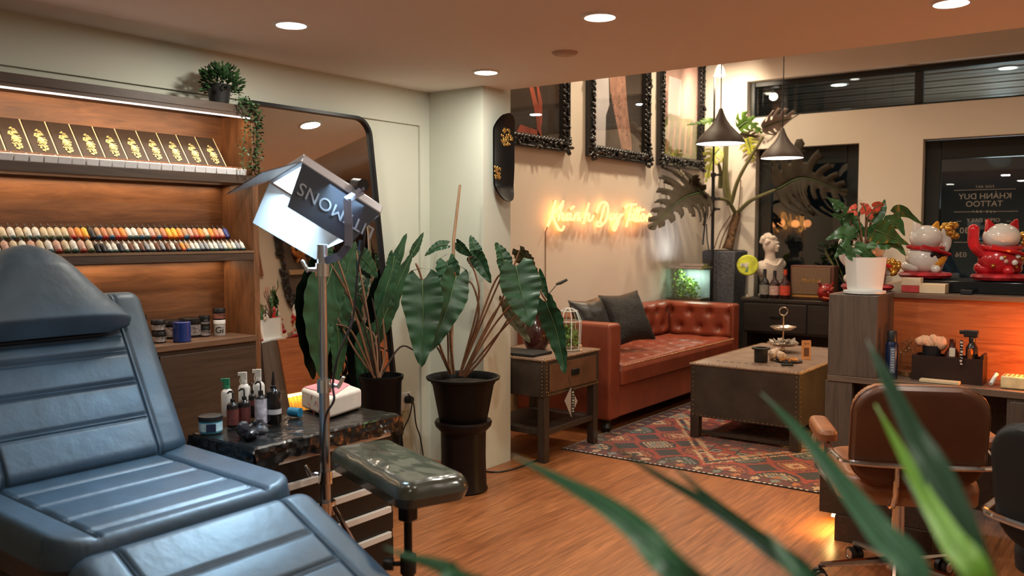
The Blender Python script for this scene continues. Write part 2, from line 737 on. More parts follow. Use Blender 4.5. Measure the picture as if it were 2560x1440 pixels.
# outside, at night: pavement and a slatted canopy over the shop front
MB().bb(-9, 8, YW + .25, YW + 7, -.2, -.05).build('street', mat('asphalt', (0.04, 0.04, 0.045), .8), kind='structure')
b = MB()
for i in range(16):
    b.bb(-5, 3, YW + .26 + i * .22, YW + .26 + i * .22 + .17, 2.90 + .004 * (i % 2), 2.94)
b.build('trim_1', wood('canopy_wood', (0.07, 0.05, 0.036), (0.30, 0.23, 0.17), (.7, 9, 9), 2.5), kind='structure')
b = MB()
b.bb(-9, 8, YW + 6.6, YW + 6.8, -.1, 6)
b.build('wall_opposite', mat('far_facade', (0.10, 0.11, 0.12), .8, var=.3, vs=1.0), kind='structure')
lamp('AREA', 'canopy_fill_light', (-1.2, YW + 1.8, 1.6), 45, (0.85, 0.92, 1.0), rot=(PI, 0, 0), size=.5)  # added unseen lamp, shines up to brighten the canopy slats
lamp('POINT', 'street_point_light', (-1.7, YW + 4.6, 2.4), 10, (0.75, 0.9, 1.0), shadow_soft_size=.15)  # bare point light over the street, no lamp body

# ------------------------------------------------------------------ ceiling downlights
m_disc = emis('downlight_diffuser', (1.0, 0.93, 0.84), 14)
m_trim = mat('downlight_trim', (0.8, 0.78, 0.74), .5, var=.02)


def downlight(x, y, z, label, e, col, r=.068, ang=134, blend=.9, flat=True):
    t = thing('ceiling_downlight', label, 'light', (x, y, z), group='recessed ceiling downlights')
    MB().lathe((x, y, z), [(r * .86, -.001), (r * .88, -.008), (r * 1.06, -.006), (r * 1.12, 0.0)], 32).build('trim_ring', m_trim, t)
    MB().lathe((x, y, z), [(0, -.0045), (r * .86, -.0045), (r * .86, -.001)], 32).build('diffuser', m_disc, t)
    if flat:
        lamp('AREA', 'downlight_lamp', (x, y, z - .0075), e, col, t, shape='DISK', size=r * 1.7)
    else:
        lamp('SPOT', 'downlight_lamp', (x, y, z - .02), e, col, t, spot_size=R(ang), spot_blend=blend, shadow_soft_size=.055)
    return t


downlight(-2.836, 2.356, ZL, 'round white downlight glowing above the mirror', E_DOWN, C_DOWN)
downlight(-1.770, 2.980, ZL, 'large round downlight glowing in the middle of the low ceiling', E_DOWN, C_DOWN)
downlight(-0.635, 3.561, ZL, 'round downlight cut by the top edge of the picture', E_DOWN, C_DOWN)
downlight(-2.843, 3.634, ZL, 'small round downlight close to the column', E_DOWN * .8, C_DOWN)
for u, v, lab in ((2097, 211, 'small bright downlight in the canopy outside the transom window'), (2520, 169, 'bright downlight in the canopy outside, near the right picture edge')):
    q = PZ(u, v, 2.897)
    downlight(q.x, q.y, 2.897, lab, 4, (.9, .95, 1.0), r=.085)
for x, y in ((-2.85, 0.9), (-1.75, 1.35), (-0.6, 1.9), (0.5, 2.6), (-.45, .45)):  # last one is added to brighten the foreground leaves
    downlight(x, y, ZL, 'round downlight in the low ceiling behind the camera', E_DOWN * (.12 if x < -2 else .35 if x < -1 else 0.5), C_DOWN)
for x, y in ((-3.25, 5.3), (-3.25, 6.6), (-3.2, 7.6), (-1.9, 7.2), (-0.5, 7.2), (-1.4, 5.6), (0.6, 6.2)):
    downlight(x, y, ZH, 'round downlight in the high ceiling over the lounge', E_LOUNGE * (1.2 if x < -3 else .5), C_LOUNGE, ang=150, flat=False)
t = MB().lathe((-2.25, 3.472, ZL), [(0, -.012), (.05, -.012), (.06, -.004), (.062, 0)], 28)
t.build('ceiling_cover', mat('detector_tan', (.5, .38, .3), .6), label='flat round cover on the ceiling between two downlights', cat='ceiling cover')

# ================================================================== TATTOO CHAIR
m_leather = mat('dark_blue_black_leather', (0.028, 0.055, 0.083), 0.47, var=0.2, vs=9, bump=0.22, bs=22, spec=0.6)


def rr_snap(x, y, W, L, rc):
    """signed depth inside a rounded rectangle and the point pulled onto it"""
    ax, ay = abs(x) - (W / 2 - rc), abs(y) - (L / 2 - rc)
    if ax > 0 and ay > 0:
        d = math.hypot(ax, ay)
        if d > rc:
            k = rc / d
            x = math.copysign(W / 2 - rc + ax * k, x)
            y = math.copysign(L / 2 - rc + ay * k, y)
            d = rc
        return rc - d, x, y
    return rc - max(ax, ay), x, y


def pad(W, L, T, re, rc, fn=None, skirt=0.05, nx=60, ny=60, M=None, dome=0.0, under=.992):
    """upholstered pad: top surface with rolled edge, skirt and flat underside"""
    b = MB(M)

    def top(a, c):
        x, y = (a - .5) * W, (c - .5) * L
        d, x, y = rr_snap(x, y, W, L, rc)
        k = min(1, max(0, d / re))
        z = T * math.sqrt(max(0, 1 - (1 - k) ** 2))
        z += dome * (1 - (2 * x / W) ** 2) * (1 - (2 * y / L) ** 2)
        if fn and k > 0.3:
            z += fn(x, y)
        return V((x, y, z))
    b.grid(top, nx, ny)
    ring = [(i, 0) for i in range(nx)] + [(nx, j) for j in range(ny)] + [(i, ny) for i in range(nx, 0, -1)] + [(0, j) for j in range(ny, 0, -1)]
    pr = [top(i / nx, j / ny) for i, j in ring]
    k = len(pr)
    vs = [V((p.x, p.y, p.z)) for p in pr] + [V((p.x * under, p.y * under, -skirt)) for p in pr]
    b.add(vs, [(i, (i + 1) % k, k + (i + 1) % k, k + i) for i in range(k)] + [tuple(k + i for i in range(k))])
    return b


def groove(lines, w=0.0040, dep=0.0062):
    """lines: list of ('x'|'y', pos, lo, hi)"""
    def g(x, y):
        s = 0
        for ax, pos, lo, hi in lines:
            q, o = (x, y) if ax == 'x' else (y, x)
            if lo <= o <= hi:
                d = (q - pos) / w
                if abs(d) < 3:
                    s -= dep * math.exp(-d * d)
        return s
    return g


TC = thing('tattoo_chair', 'large dark blue-black leather reclining tattoo chair in front of the shelves', 'chair', (-2.35, 1.35, 0))
YC = 1.352
# backrest
upv = V((-0.486, 0, 0.874)).normalized()
nrm = V((0.874, 0, 0.486)).normalized()
LB = 0.62
base = V((-2.585, YC, 0.655))
MBk = mtx(base + upv * LB / 2 - nrm * 0.055, (0, 1, 0), upv)
sx = .235
ys = [-.31 + q for q in (.1407, .264, .374, .432)]
ln = [('x', -sx, -.33, .33), ('x', sx, -.33, .33), ('x', -sx - .012, -.33, .33), ('x', sx + .012, -.33, .33)]
for q in ys:
    ln += [('y', q, -sx, sx), ('y', q + .014, -sx, sx)]
gb = groove(ln)


def bulge(lines_y, sx, amp=.006):
    ss = sorted(lines_y)

    def f(x, y):
        if abs(x) > sx:
            return amp * (1 - ((abs(x) - sx - .05) / .06) ** 2) if abs(x) < sx + .11 else 0
        lo, hi = -.4, .4
        for q in ss:
            if q <= y:
                lo = q
            elif q < hi:
                hi = q
        t = (y - lo) / (hi - lo)
        return amp * 4 * t * (1 - t)
    return f


bb_ = bulge(ys, sx, .0035)
pad(.72, LB, .055, .05, .05, lambda x, y: gb(x, y) + bb_(x, y), .05, 150, 130, MBk).build('backrest', m_leather, TC)
# headrest: half-moon pillow
hb = MB()
hz = [(1.045, .20), (1.06, .275), (1.085, .292), (1.115, .268), (1.15, .232), (1.20, .190), (1.245, .155), (1.286, .118), (1.312, .078), (1.328, .035), (1.331, .002)]


def hw(s):
    z = 1.045 + s * (1.331 - 1.045)
    for (z0, a), (z1, c) in zip(hz, hz[1:]):
        if z0 <= z <= z1:
            return a + (c - a) * (z - z0) / (z1 - z0)
    return 0.002


def hpt(a, c, side):
    s = a
    h = hw(s)
    x = (c * 2 - 1)
    z = 1.045 + s * .286
    prof = math.sqrt(max(0, 1 - abs(x) ** 3.0)) * (0.25 + 0.75 * min(1, 1.9 * math.sqrt(max(0, 1 - s)))) * min(1, .25 + s * 5)
    off = .03 + (0.085 if side > 0 else -.05) * prof
    P = V((-2.585, YC - .022, .655)) + upv * ((z - .655) / upv.z)
    return V((P.x, P.y + x * h, z)) + V((.93, 0, .36)) * off * .8


hb.grid(lambda a, c: hpt(a, c, 1), 44, 44)
hb.grid(lambda a, c: hpt(a, c, -1), 44, 44)
hb.build('headrest', m_leather, TC, smooth=60)
# seat
ls, sw = .64, .74
tiltm = mtx((-2.365, YC - .005, .588), (0, 1, 0), (1, 0, -0.045))
MS = mtx((-2.365, YC - .005, .588), (0, -1, 0), (1, 0, -0.035))
ysq = [.18, .07, -.05, .235]
ln = [('x', -.245, -.32, .30), ('x', .245, -.32, .30), ('x', -.258, -.32, .30), ('x', .258, -.32, .30)]
for q in (-.16, -.03, .12, .235):
    ln += [('y', q, -.245, .245), ('y', q + .014, -.245, .245)]
gs = groove(ln)
bs_ = bulge((-.16, -.03, .12, .235), .245, .003)
pad(sw, ls, .06, .032, .09, lambda x, y: gs(x, y) + bs_(x, y) + .025 * max(0, (abs(x) - .22) / .15) ** 2, .11, 150, 130, MS, under=.84).build('seat', m_leather, TC)
# leg rest, sloping down
ld = V((.37, 0, -.185)).normalized()
LL = .62
ML = mtx(V((-2.065, YC + .01, .578)) + ld * LL / 2, (0, -1, 0), ld)
ln = [('x', -.245, -.31, .31), ('x', .245, -.31, .31), ('x', -.258, -.31, .31), ('x', .258, -.31, .31)]
for q in (-.14, -.02, .10, .22):
    ln += [('y', q, -.245, .245), ('y', q + .014, -.245, .245)]
gl = groove(ln)
bl_ = bulge((-.14, -.02, .10, .22), .245, .0035)
pad(.74, LL, .055, .05, .06, lambda x, y: gl(x, y) + bl_(x, y), .055, 150, 130, ML, under=.90).build('leg_rest', m_leather, TC)
b = MB()
b.bb(-2.62, -2.12, 1.06, 1.64, .44, .525)
b.bb(-2.5, -2.2, 1.2, 1.5, .06, .44)
b.build('base_column', m_blackmatt, TC, bevel=.01)
MB().bb(-2.68, -2.05, 1.05, 1.65, 0.0, .06).build('base_plate', m_black_metal, TC, bevel=.01)
b = MB()
b.tube([(-2.12, 1.2, .48), (-1.95, 1.2, .45), (-1.75, 1.2, .335)], .018, 8)
b.tube([(-2.12, 1.5, .48), (-1.95, 1.5, .45), (-1.75, 1.5, .335)], .018, 8)
b.tube([(-2.55, 1.2, .5), (-2.66, 1.2, .62), (-2.78, 1.2, .86)], .018, 8)
b.tube([(-2.55, 1.5, .5), (-2.66, 1.5, .62), (-2.78, 1.5, .86)], .018, 8)
b.build('support_frame', m_black_metal, TC)

# ================================================================== STUDIO LIGHT ON STAND
PXM = 2.86 / FPX


def camv(r, d, f):
    return (RGT * r - UPV * d + FWD * f) * PXM


A0 = PD(752, 404, 2.80)
E1, E2 = camv(176, 116, 138), camv(-112, 34, 114)
e1, e2 = E1.normalized(), E2.normalized()
nn = e1.cross(e2).normalized()
if nn.z > 0:
    nn = -nn          # light leaves along nn (down, towards the chair)
pole_top = PD(806, 655, 2.95)
px_, py_ = pole_top.x, pole_top.y
m_silver = mat('silver_housing', (0.62, 0.62, 0.66), .35, .6, var=.05)
m_doorin = mat('barn_door_white_inside', (0.22, 0.205, 0.195), .5, var=.03)
m_doorout = mat('barn_door_navy_outside', (0.006, 0.008, 0.018), .45, var=.1)
SL = thing('studio_light', 'led studio light with open barn doors on a chrome stand', 'light', (px_, py_, 0))
b = MB()
hs = [A0, A0 + E1, A0 + E1 + E2, A0 + E2]
b.hexa([p for p in hs] + [p - nn * .032 for p in hs])
b.build('housing', m_silver, SL, bevel=.004)
ctr = A0 + (E1 + E2) / 2
q = [ctr + (p - ctr) * .9 + nn * .001 for p in hs]
MB().slab(q, .002).build('diffuser', emis('studio_diffuser', (0.82, 0.92, 1.0), 3.2), SL)
L_ = .158


def door(name, p, e, outw, ang, t0, t1, ln=L_):
    d = (nn * math.cos(R(ang)) + outw * math.sin(R(ang)))
    a, c = p + e * .02, p + e * .98
    a2, c2 = p + e * t0 + d * ln, p + e * t1 + d * ln
    th = d.cross(e).normalized()
    if th.dot(outw) < 0:
        th = -th
    a, c, a2, c2 = [v + nn * .002 for v in (a, c, a2, c2)]
    bd = MB()
    bd.add([a, c, c2, a2] + [v + th * .0025 for v in (a, c, c2, a2)], [(0, 1, 2, 3)])
    bd.cur = 1
    bd.add([v + th * .0025 for v in (a, c, c2, a2)] + [a, c, c2, a2], [(0, 1, 2, 3), (0, 4, 5, 1), (1, 5, 6, 2), (2, 6, 7, 3), (3, 7, 4, 0)])
    o = bd.build(name, [m_doorin, m_doorout], SL, smooth=0, norm=False)
    return o, d, th, a, c


o1, dd1, th1, a1, c1 = door('barn_door', A0, E1, -e2, -6, .06, .80)
o1['label'] = 'navy barn door with white lettering'
door('barn_door', A0 + E2, E1, e2, 4, .03, .80)
door('barn_door', A0, E2, -e1, 42, -.05, 1.05)
door('barn_door', A0 + E1, E2, e1, -28, .1, .9, .15)
# lettering, upside down as the light hangs
vs, fs = text_mesh('LITEMONS', .062, .0006, spacing=1.06)
mid = A0 + E1 * .535 + dd1 * L_ * .52 + th1 * .0046
Mt = mtx(mid, -e1, dd1)
lb = MB(Mt)
lb.add(vs, fs)
lb.build('lettering', mat('grey_lettering', (0.22, 0.23, 0.26), .6), o1)
# yoke and stand
pv = A0 + E1 * .66 - nn * .016
b = MB()
yo = pv - e2 * .012 + dd1 * .0
yk = [pv - nn * .03 - e2 * .004, pv - e2 * .03 + nn * .004, PD(868, 500, 2.855), PD(871, 560, 2.85), PD(872, 612, 2.86), PD(850, 640, 2.9), pole_top]
for i in range(len(yk) - 1):
    pa, pb_ = yk[i], yk[i + 1]
    d = (pb_ - pa)
    b.box((pa + pb_) / 2, (.026, .004, d.length + .006), frame_to(d, FWD))
b.build('yoke', mat('yoke_grey', (.16, .155, .20), .6, .0), SL)
b = MB()
b.cyl(pv - nn * .02 - e2 * .03, pv - nn * .045 + e2 * .03, .022, .022, 14)
b.build('tilt_knob', m_black, SL)
b = MB()
b.cyl((px_, py_, .45), (px_, py_, .86), .0175, n=18)
b.cyl((px_, py_, .86), (px_, py_, 1.30), .0135, n=18)
b.cyl((px_, py_, 1.27), (px_, py_, 1.345), .018, n=16)
b.cyl((px_, py_, .05), (px_, py_, .45), .017, n=16)
b.build('pole', m_steel, SL)
for z, r_ in ((.865, .024), (1.26, .024), (.55, .024), (.445, .034)):
    MB().cyl((px_, py_, z - .022), (px_, py_, z + .022), r_, n=18).build('collar', m_chrome, SL)
for z, dx in ((.865, 1), (1.26, -1), (.56, -1)):
    k = MB()
    d = (RGT * dx).normalized()
    p = V((px_, py_, z))
    k.cyl(p + d * .02, p + d * .052, .008, n=8)
    k.box(p + d * .058 + V((0, 0, .012)), (.012, .02, .045), (0, .5 * dx, PSI))
    k.build('locking_knob', m_chrome, SL, bevel=.003)
for a in (-75, 15, 100):
    k = MB()
    e = V((math.cos(R(a)), math.sin(R(a)), 0))
    p = V((px_, py_, 0))
    k.tube([p + e * .03 + V((0, 0, .45)), p + e * .34 + V((0, 0, .012))], .009, 8)
    k.tube([p + e * .015 + V((0, 0, .12)), p + e * .2 + V((0, 0, .20))], .005, 6)
    k.build('leg', m_chrome, SL)
ca = MB()
ca.tube([PD(912, 560, 2.93), PD(908, 620, 2.93), PD(896, 660, 2.93), PD(885, 780, 2.92), PD(870, 830, 2.9), PD(845, 890, 2.88), PD(832, 960, 2.87), PD(835, 1000, 2.86), PD(815, 1040, 2.86), PD(808, 1120, 2.84), PD(812, 1250, 2.84)], .004, 6, smooth=5)
ca.tube([PD(903, 600, 2.93), PD(899, 628, 2.93)], .009, 8)
ca.build('power_cable', m_black, SL)
lt_ = lamp('AREA', 'studio_lamp', ctr + nn * .012, E_STUDIO, C_STUDIO, SL, shape='RECTANGLE', size=E1.length * .85, size_y=E2.length * .85)
aim(lt_, nn)
lt_.data.spread = R(105)

# ================================================================== ARM REST STAND
m_vinyl = mat('wrapped_black_vinyl', (0.045, 0.045, 0.030), 0.26, var=.25, vs=5, bump=.30, bs=9, coat=.6)
P4 = [PZ(u, v, .665) for u, v in ((852, 1118), (948, 1092), (1165, 1176), (1012, 1222))]
pc = sum(P4, V()) / 4
la = ((P4[2] + P4[3]) / 2 - (P4[0] + P4[1]) / 2)
wa = ((P4[1] - P4[0]) + (P4[2] - P4[3])) / 2
AR = thing('arm_rest', 'black padded arm rest wrapped in clear film on a black stand', 'arm rest', (pc.x, pc.y, 0))
Ma = mtx(pc - V((0, 0, .045)), la, wa)
pad(la.length * 1.06, wa.length * 1.08, .045, .035, .05, lambda x, y: .0025 * mnoise.noise(V((x * 14, y * 26, 0))), .030, 60, 40, Ma, dome=.006, under=.95).build('pad', m_vinyl, AR)
sp = pc + la * .22 - wa * .1
b = MB()
b.cyl((sp.x, sp.y, .06), (sp.x, sp.y, .36), .019, n=14)
b.cyl((sp.x, sp.y, .36), (sp.x, sp.y, .56), .013, n=14)
b.build('post', m_black_metal, AR)
b = MB()
b.box((sp.x, sp.y, .575), (.06, .05, .05), (0, .3, PSI))
b.box((sp.x, sp.y, .535), (.045, .045, .06))
b.box((pc.x + .02, pc.y, .602), (.2, .12, .02), (0, 0, PSI))
b.build('clamp', m_black, AR, bevel=.006)
for z in (.37, .17):
    k = MB()
    k.cyl((sp.x, sp.y, z - .03), (sp.x, sp.y, z + .03), .025, n=14)
    sg = -1 if z > .3 else 1
    p = V((sp.x, sp.y, z)) + RGT * sg * .045
    k.cyl(V((sp.x, sp.y, z)), p, .008, n=8)
    k.cyl(p, p + RGT * sg * .03, .021, n=10)
    k.build('knob', m_black, AR, bevel=.003)
for a in range(5):
    k = MB()
    e = V((math.cos(R(72 * a + 20)), math.sin(R(72 * a + 20)), 0))
    k.tube([V((sp.x, sp.y, .07)) + e * .02, V((sp.x, sp.y, .045)) + e * .19], .012, 8)
    k.ball(V((sp.x, sp.y, .02)) + e * .19, .02)
    k.build('foot', m_black, AR)
k = MB()
for (u, v) in ((1122, 1222), (868, 1150)):
    p = PZ(u, v - 6, .615)
    k.tube([p, p + V((0, 0, -.012)), p + V((.006, 0, -.03))], [.007, .004, .001], 6)
k.build('film_wrap', glass('cling_film', (.9, .9, .9), .15, 2.0), AR)

# ================================================================== TOOL TROLLEY
m_wrap = mat('black_plastic_wrap', (0.010, 0.010, 0.010), .22, var=.1, bump=.3, bs=26, coat=.2)
m_strip = mat('white_handle_strip', (0.86, 0.83, 0.78), .4, var=.03)
m_tool = mat('tool_chest_black', (0.010, 0.009, 0.009), .4, var=.1)
TX, TZ = -2.335, .685
TR = thing('tool_trolley', 'black drawer trolley with white handle strips beside the chair', 'trolley', (-2.5, 2.09, 0))
MB().bb(-2.67, TX - .02, 1.765, 2.42, .09, .655).build('body', m_tool, TR, bevel=.006)
zs = [PX(u, v, TX).z for u, v in ((950, 1086), (950, 1150), (953, 1215), (953, 1279), (951, 1344))] + [.105]
zt = TZ - .055
for i in range(5):
    top = zs[i] + .009
    d = MB().bb(TX - .02, TX - .004, 1.79, 2.405, zs[i + 1] + .014, top - .022).build('drawer', m_tool, TR, bevel=.003)
    MB().bb(TX - .012, TX + .006, 1.80, 2.385, top - .024, top).build('handle_strip', m_strip, d, bevel=.002)
b = MB()
b.grid(lambda a, c: V((-2.68 + a * .36, 1.75 + c * .685, TZ + .004 + .003 * mnoise.noise(V((a * 9, c * 16, 3))) + .0015 * mnoise.noise(V((a * 30, c * 40, 1))) - (.02 if a in (0, 1) or c in (0, 1) else 0))), 34, 60)


def flap(a, c):
    w = .055 + .02 * mnoise.noise(V((a * 12, 0, 5))) + (.02 if a < .12 or a > .93 else 0)
    return V((-2.316 + .008 * mnoise.noise(V((a * 26, c * 3, 2))) + .008 * c, 1.75 + a * .685, TZ - c * w))


b.grid(flap, 70, 6)
b.grid(lambda a, c: V((-2.68 + a * .36, 1.748 - .006 * c - .01 * mnoise.noise(V((a * 15, c * 3, 9))), TZ - c * (.055 + .02 * mnoise.noise(V((a * 9, 0, 1)))))), 30, 6)
b.grid(lambda a, c: V((-2.68 + a * .36, 2.437 + .006 * c + .01 * mnoise.noise(V((a * 15, c * 3, 4))), TZ - c * (.055 + .02 * mnoise.noise(V((a * 9, 0, 8)))))), 30, 6)
b.build('plastic_wrap', m_wrap, TR, smooth=30)
MB().bb(-2.665, TX - .01, 1.77, 2.42, .655, TZ - .006).build('worktop', m_tool, TR, bevel=.004)
k = MB()
pc_ = PX(925, 1064, TX + .016)
k.tube([pc_ + V((0, math.cos(a) * .012 - .02, math.sin(a) * .012)) for a in [R(30 * i) for i in range(12)]], .0028, 6)
for i in range(3):
    k.bb(TX + .014, TX + .0165, pc_.y, pc_.y + .04, pc_.z + .008 - i * .009, pc_.z + .012 - i * .009)
k.build('logo', mat('green_logo', (.10, .28, .04), .5), TR)
for x in (-2.62, -2.38):
    for y in (1.82, 2.36):
        k = MB()
        k.cyl((x - .012, y, .04), (x + .012, y, .04), .04, n=16)
        k.bb(x - .02, x + .02, y - .02, y + .02, .075, .092)
        k.build('caster', m_black, TR)

# things on the trolley
ZT = TZ + .0085


def on_trolley(u, v):
    return PZ(u, v, ZT)


def bottle_thing(name, label, cat, p, r, h, mats, neck=.35, top='pump', group=None, lab=None, square=False, topmat=None, topr=.3, toph=.32):
    t = thing(name, label, cat, p, group=group)
    n = 4 if square else 20
    hb_ = h * (1 - toph)
    b = MB()
    rr = r * (1.2 if square else 1)
    b.lathe(p, [(rr * .9, 0), (rr, h * .02), (rr, hb_ * .86), (rr * .82, hb_ * .93), (r * neck, hb_)], n)
    o = b.build('body', mats[0], t, bevel=.003 if square else 0)
    if square:
        o.rotation_euler = (0, 0, R(20))
    if lab:
        MB().lathe(p, [(r * 1.012, hb_ * lab[1]), (r * 1.012, hb_ * lab[2])], n).build('label', lab[0], t)
    b = MB()
    tm = topmat or mats[0]
    z0 = p.z + hb_
    c = V((p.x, p.y, 0))
    if top == 'pump':
        b.cyl(c + V((0, 0, z0)), c + V((0, 0, z0 + h * .08)), r * .42, r * .38, 14)
        b.cyl(c + V((0, 0, z0 + h * .08)), c + V((0, 0, p.z + h * .93)), r * .14, n=8)
        b.tube([c + V((0, 0, p.z + h * .94)), c + RGT * -r * .5 + V((0, 0, p.z + h * .95)), c + RGT * -r * .95 + V((0, 0, p.z + h * .89))], [r * .24, r * .2, r * .12], 8)
    elif top == 'spray':
        b.cyl(c + V((0, 0, z0)), c + V((0, 0, z0 + h * .07)), r * .5, n=14)
        b.box(c + V((0, 0, z0 + h * .15)), (r * .9, r * .5, h * .16), (0, 0, PSI))
        b.box(c - RGT * r * .6 + V((0, 0, z0 + h * .19)), (r * .9, r * .36, h * .07), (0, 0, PSI))
        b.tube([c - RGT * r * .5 + V((0, 0, z0 + h * .16)), c - RGT * r * .75 + V((0, 0, z0 + h * .05)), c - RGT * r * .6 + V((0, 0, z0 - h * .02))], r * .1, 6)
    elif top == 'nozzle':
        b.cyl(c + V((0, 0, z0)), c + V((0, 0, z0 + h * .05)), r * .45, n=14)
        b.cyl(c + V((0, 0, z0 + h * .05)), c + V((0, 0, p.z + h)), r * .3, r * .08, 12)
    elif top == 'cap':
        b.cyl(c + V((0, 0, z0)), c + V((0, 0, p.z + h)), r * .5, n=14)
    b.build('nozzle' if top != 'cap' else 'cap', tm, t, bevel=.0015)
    return t


m_bottle = mat('black_bottle', (0.012, 0.010, 0.010), .18, var=.1, spec=.6)
m_redlab = mat('dark_red_label', (0.14, 0.035, 0.03), .5, var=.3, vs=60)
m_whlab = mat('white_label', (0.62, 0.60, 0.62), .5, var=.1, vs=60)
m_inklab = mat('white_label_blue_marks', (0.55, 0.52, 0.60), .5, var=.5, vs=45)
m_nat = mat('milky_plastic', (0.72, 0.74, 0.74), .35, var=.04)
p = on_trolley(527, 1080)
JT = thing('cream_tub', 'round blue and white tub with black lid on the trolley corner', 'tub', p)
b = MB().lathe(p, [(.036, 0), (.039, .004), (.039, .042)], 28)
b.build('tub', mat('tub_blue', (.10, .42, .58), .35), JT)
MB().lathe(p, [(.0393, .008), (.0393, .036)], 28).build('label', mat('tub_label', (.48, .66, .72), .5, var=.25, vs=30), JT)
MB().lathe(p, [(.041, .042), (.041, .058), (.037, .06), (0, .06)], 28).build('lid', m_black, JT)
fw = V((-p.x, -p.y, 0)).normalized()
b = MB(mtx(p + fw * .0398 + V((.002, 0, .022)), fw.cross(V((0, 0, -1))) * -1, (0, 0, 1)))
b.box((0, 0, -.0006), (.032, .027, .002))
b.cur = 1
b.add([(-.004, -.004, .001), (.004, -.004, .001), (0, .007, .001)], [(0, 1, 2)])
b.build('emblem', [mat('emblem_navy', (.01, .02, .05), .5), m_white], JT)
bottle_thing('spray_bottle', 'milky spray bottle with a green trigger at the back of the trolley', 'bottle', on_trolley(569, 1040), .022, .165, [m_nat], top='spray', topmat=mat('green_trigger', (.03, .25, .14), .4), toph=.36)
bottle_thing('pump_bottle', 'black pump bottle with dark red label, left of two on the trolley', 'bottle', on_trolley(583, 1068), .021, .135, [m_bottle], lab=(m_redlab, .12, .72))
bottle_thing('pump_bottle', 'black pump bottle with dark red label, right of two on the trolley', 'bottle', on_trolley(612, 1064), .021, .14, [m_bottle], lab=(m_redlab, .12, .72))
bottle_thing('foam_bottle', 'pale foamer bottle with white pump behind the dark pump bottles', 'bottle', on_trolley(612, 1036), .022, .185, [m_nat], topmat=m_white, top='spray', toph=.35)
bottle_thing('pump_bottle', 'slim black pump bottle half hidden on the trolley', 'bottle', on_trolley(632, 1043), .015, .135, [m_bottle], lab=(m_redlab, .5, .72))
bottle_thing('foam_bottle', 'tall clear bottle with a big white foam cap on the trolley', 'bottle', on_trolley(648, 1034), .022, .195, [m_nat], topmat=m_white, top='spray', toph=.35)
bottle_thing('pump_bottle', 'black pump bottle with white label and blue marks on the trolley', 'bottle', on_trolley(653, 1062), .022, .165, [m_bottle], lab=(m_inklab, .06, .86))
bottle_thing('ink_bottle', 'tallest black bottle with a pointed nozzle on the trolley', 'bottle', on_trolley(685, 1058), .027, .19, [m_bottle], top='nozzle', lab=(m_whlab, .28, .42), neck=.5)
p = on_trolley(735, 1042)
RT = thing('tape_roll', 'small blue roll lying on the trolley beside the tissue pack', 'tape roll', p)
MB().cyl(p + V((-.024, 0, .017)), p + V((.024, .01, .017)), .017, n=20).build('roll', mat('blue_wrap', (.02, .22, .42), .45, var=.15, vs=40), RT)
# tissue pack
q = [on_trolley(u, v) for u, v in ((753, 1018), (822, 1048), (905, 1020), (835, 992))]
TP = thing('tissue_pack', 'white pack of paper tissues with a pink top on the trolley', 'tissue pack', sum(q, V()) / 4)
hgt = .078
b = MB()
b.hexa(q + [p + V((0, 0, hgt)) for p in q])
b.build('pack', mat('tissue_white', (.78, .76, .72), .6, var=.05, vs=20, bump=.1, bs=30), TP, bevel=.012, seg=3)
c = sum(q, V()) / 4
b = MB()
qq = [c + (p - c) * .9 + V((0, 0, hgt + .0015)) for p in q]
b.slab([qq[0], qq[1].lerp(qq[2], .15), qq[2].lerp(qq[3], .35), qq[3]], .0015)
b.build('pink_print', mat('tissue_pink', (.80, .30, .36), .6, var=.2, vs=12), TP)
b = MB()
fn_ = (q[1] - q[0])
for i in range(7):
    a = .3 + .07 * i
    s = q[0].lerp(q[1], a) + V((0, 0, .03 + .02 * math.sin(i * 2.1))) + V((.001, -.0012, 0))
    b.tube([s, s + fn_ * .05 + V((0, 0, .02 * (1 if i % 2 else -1)))], .0012, 5)
b.build('red_lettering', mat('tissue_red', (.55, .06, .08), .6), TP)
p = on_trolley(630, 1092)
b = MB()
for i in range(9):
    a = i * .7
    c = p + V((.03 * math.cos(a) * (i % 3) * .6, .035 * math.sin(a), .016 + .006 * (i % 4)))
    b.ball(c, (.03, .022, .012), 10, 6, (a, a * .5, a), f=lambda q: q * (1 + .35 * mnoise.noise(q * 2.6 + c * 40)))
b.build('crumpled_bag', mat('grey_black_film', (.035, .035, .04), .3, var=.3, vs=20), label='crumpled dark plastic film lying at the trolley corner', cat='plastic film', smooth=30)

# ================================================================== SHELF UNIT ON THE LEFT WALL
XF, XBK = -3.29, -3.535
YS0, YS1 = 1.05, 2.50
m_shelfwood = wood('rustic_brown_wood', (0.12, 0.048, 0.020), (0.32, 0.140, 0.056), (9, 1.0, 9), 2.2, .5, knots=.6)
m_shelfv = wood('rustic_brown_wood_upright', (0.11, 0.045, 0.018), (0.34, 0.145, 0.058), (9, 9, 1.0), 2.2, .5, knots=.5)
m_shelfdark = wood('dark_walnut_wood', (0.028, 0.016, 0.010), (0.070, 0.040, 0.024), (9, 1.0, 9), 2.4, .5)
SH = thing('wall_shelf_unit', 'wide brown wooden shelf unit with light strips behind the tattoo chair', 'shelf unit', (-3.41, 1.78, 0))
MB().bb(XBK, XBK + .018, YS0, YS1, .92, 1.95).build('back_panel', m_shelfwood, SH)
MB().bb(XBK, XF, YS1, YS1 + .03, 0, 1.95).build('side_panel', m_shelfv, SH, bevel=.002)
MB().bb(XBK, XF, YS0 - .03, YS0, 0, 1.95).build('side_panel', m_shelfv, SH, bevel=.002)
MB().bb(XBK, XF, YS0, YS1, 1.915, 1.95).bb(XF - .015, XF, YS0, YS1, 1.893, 1.915).build('top_board', m_shelfdark, SH, bevel=.002)
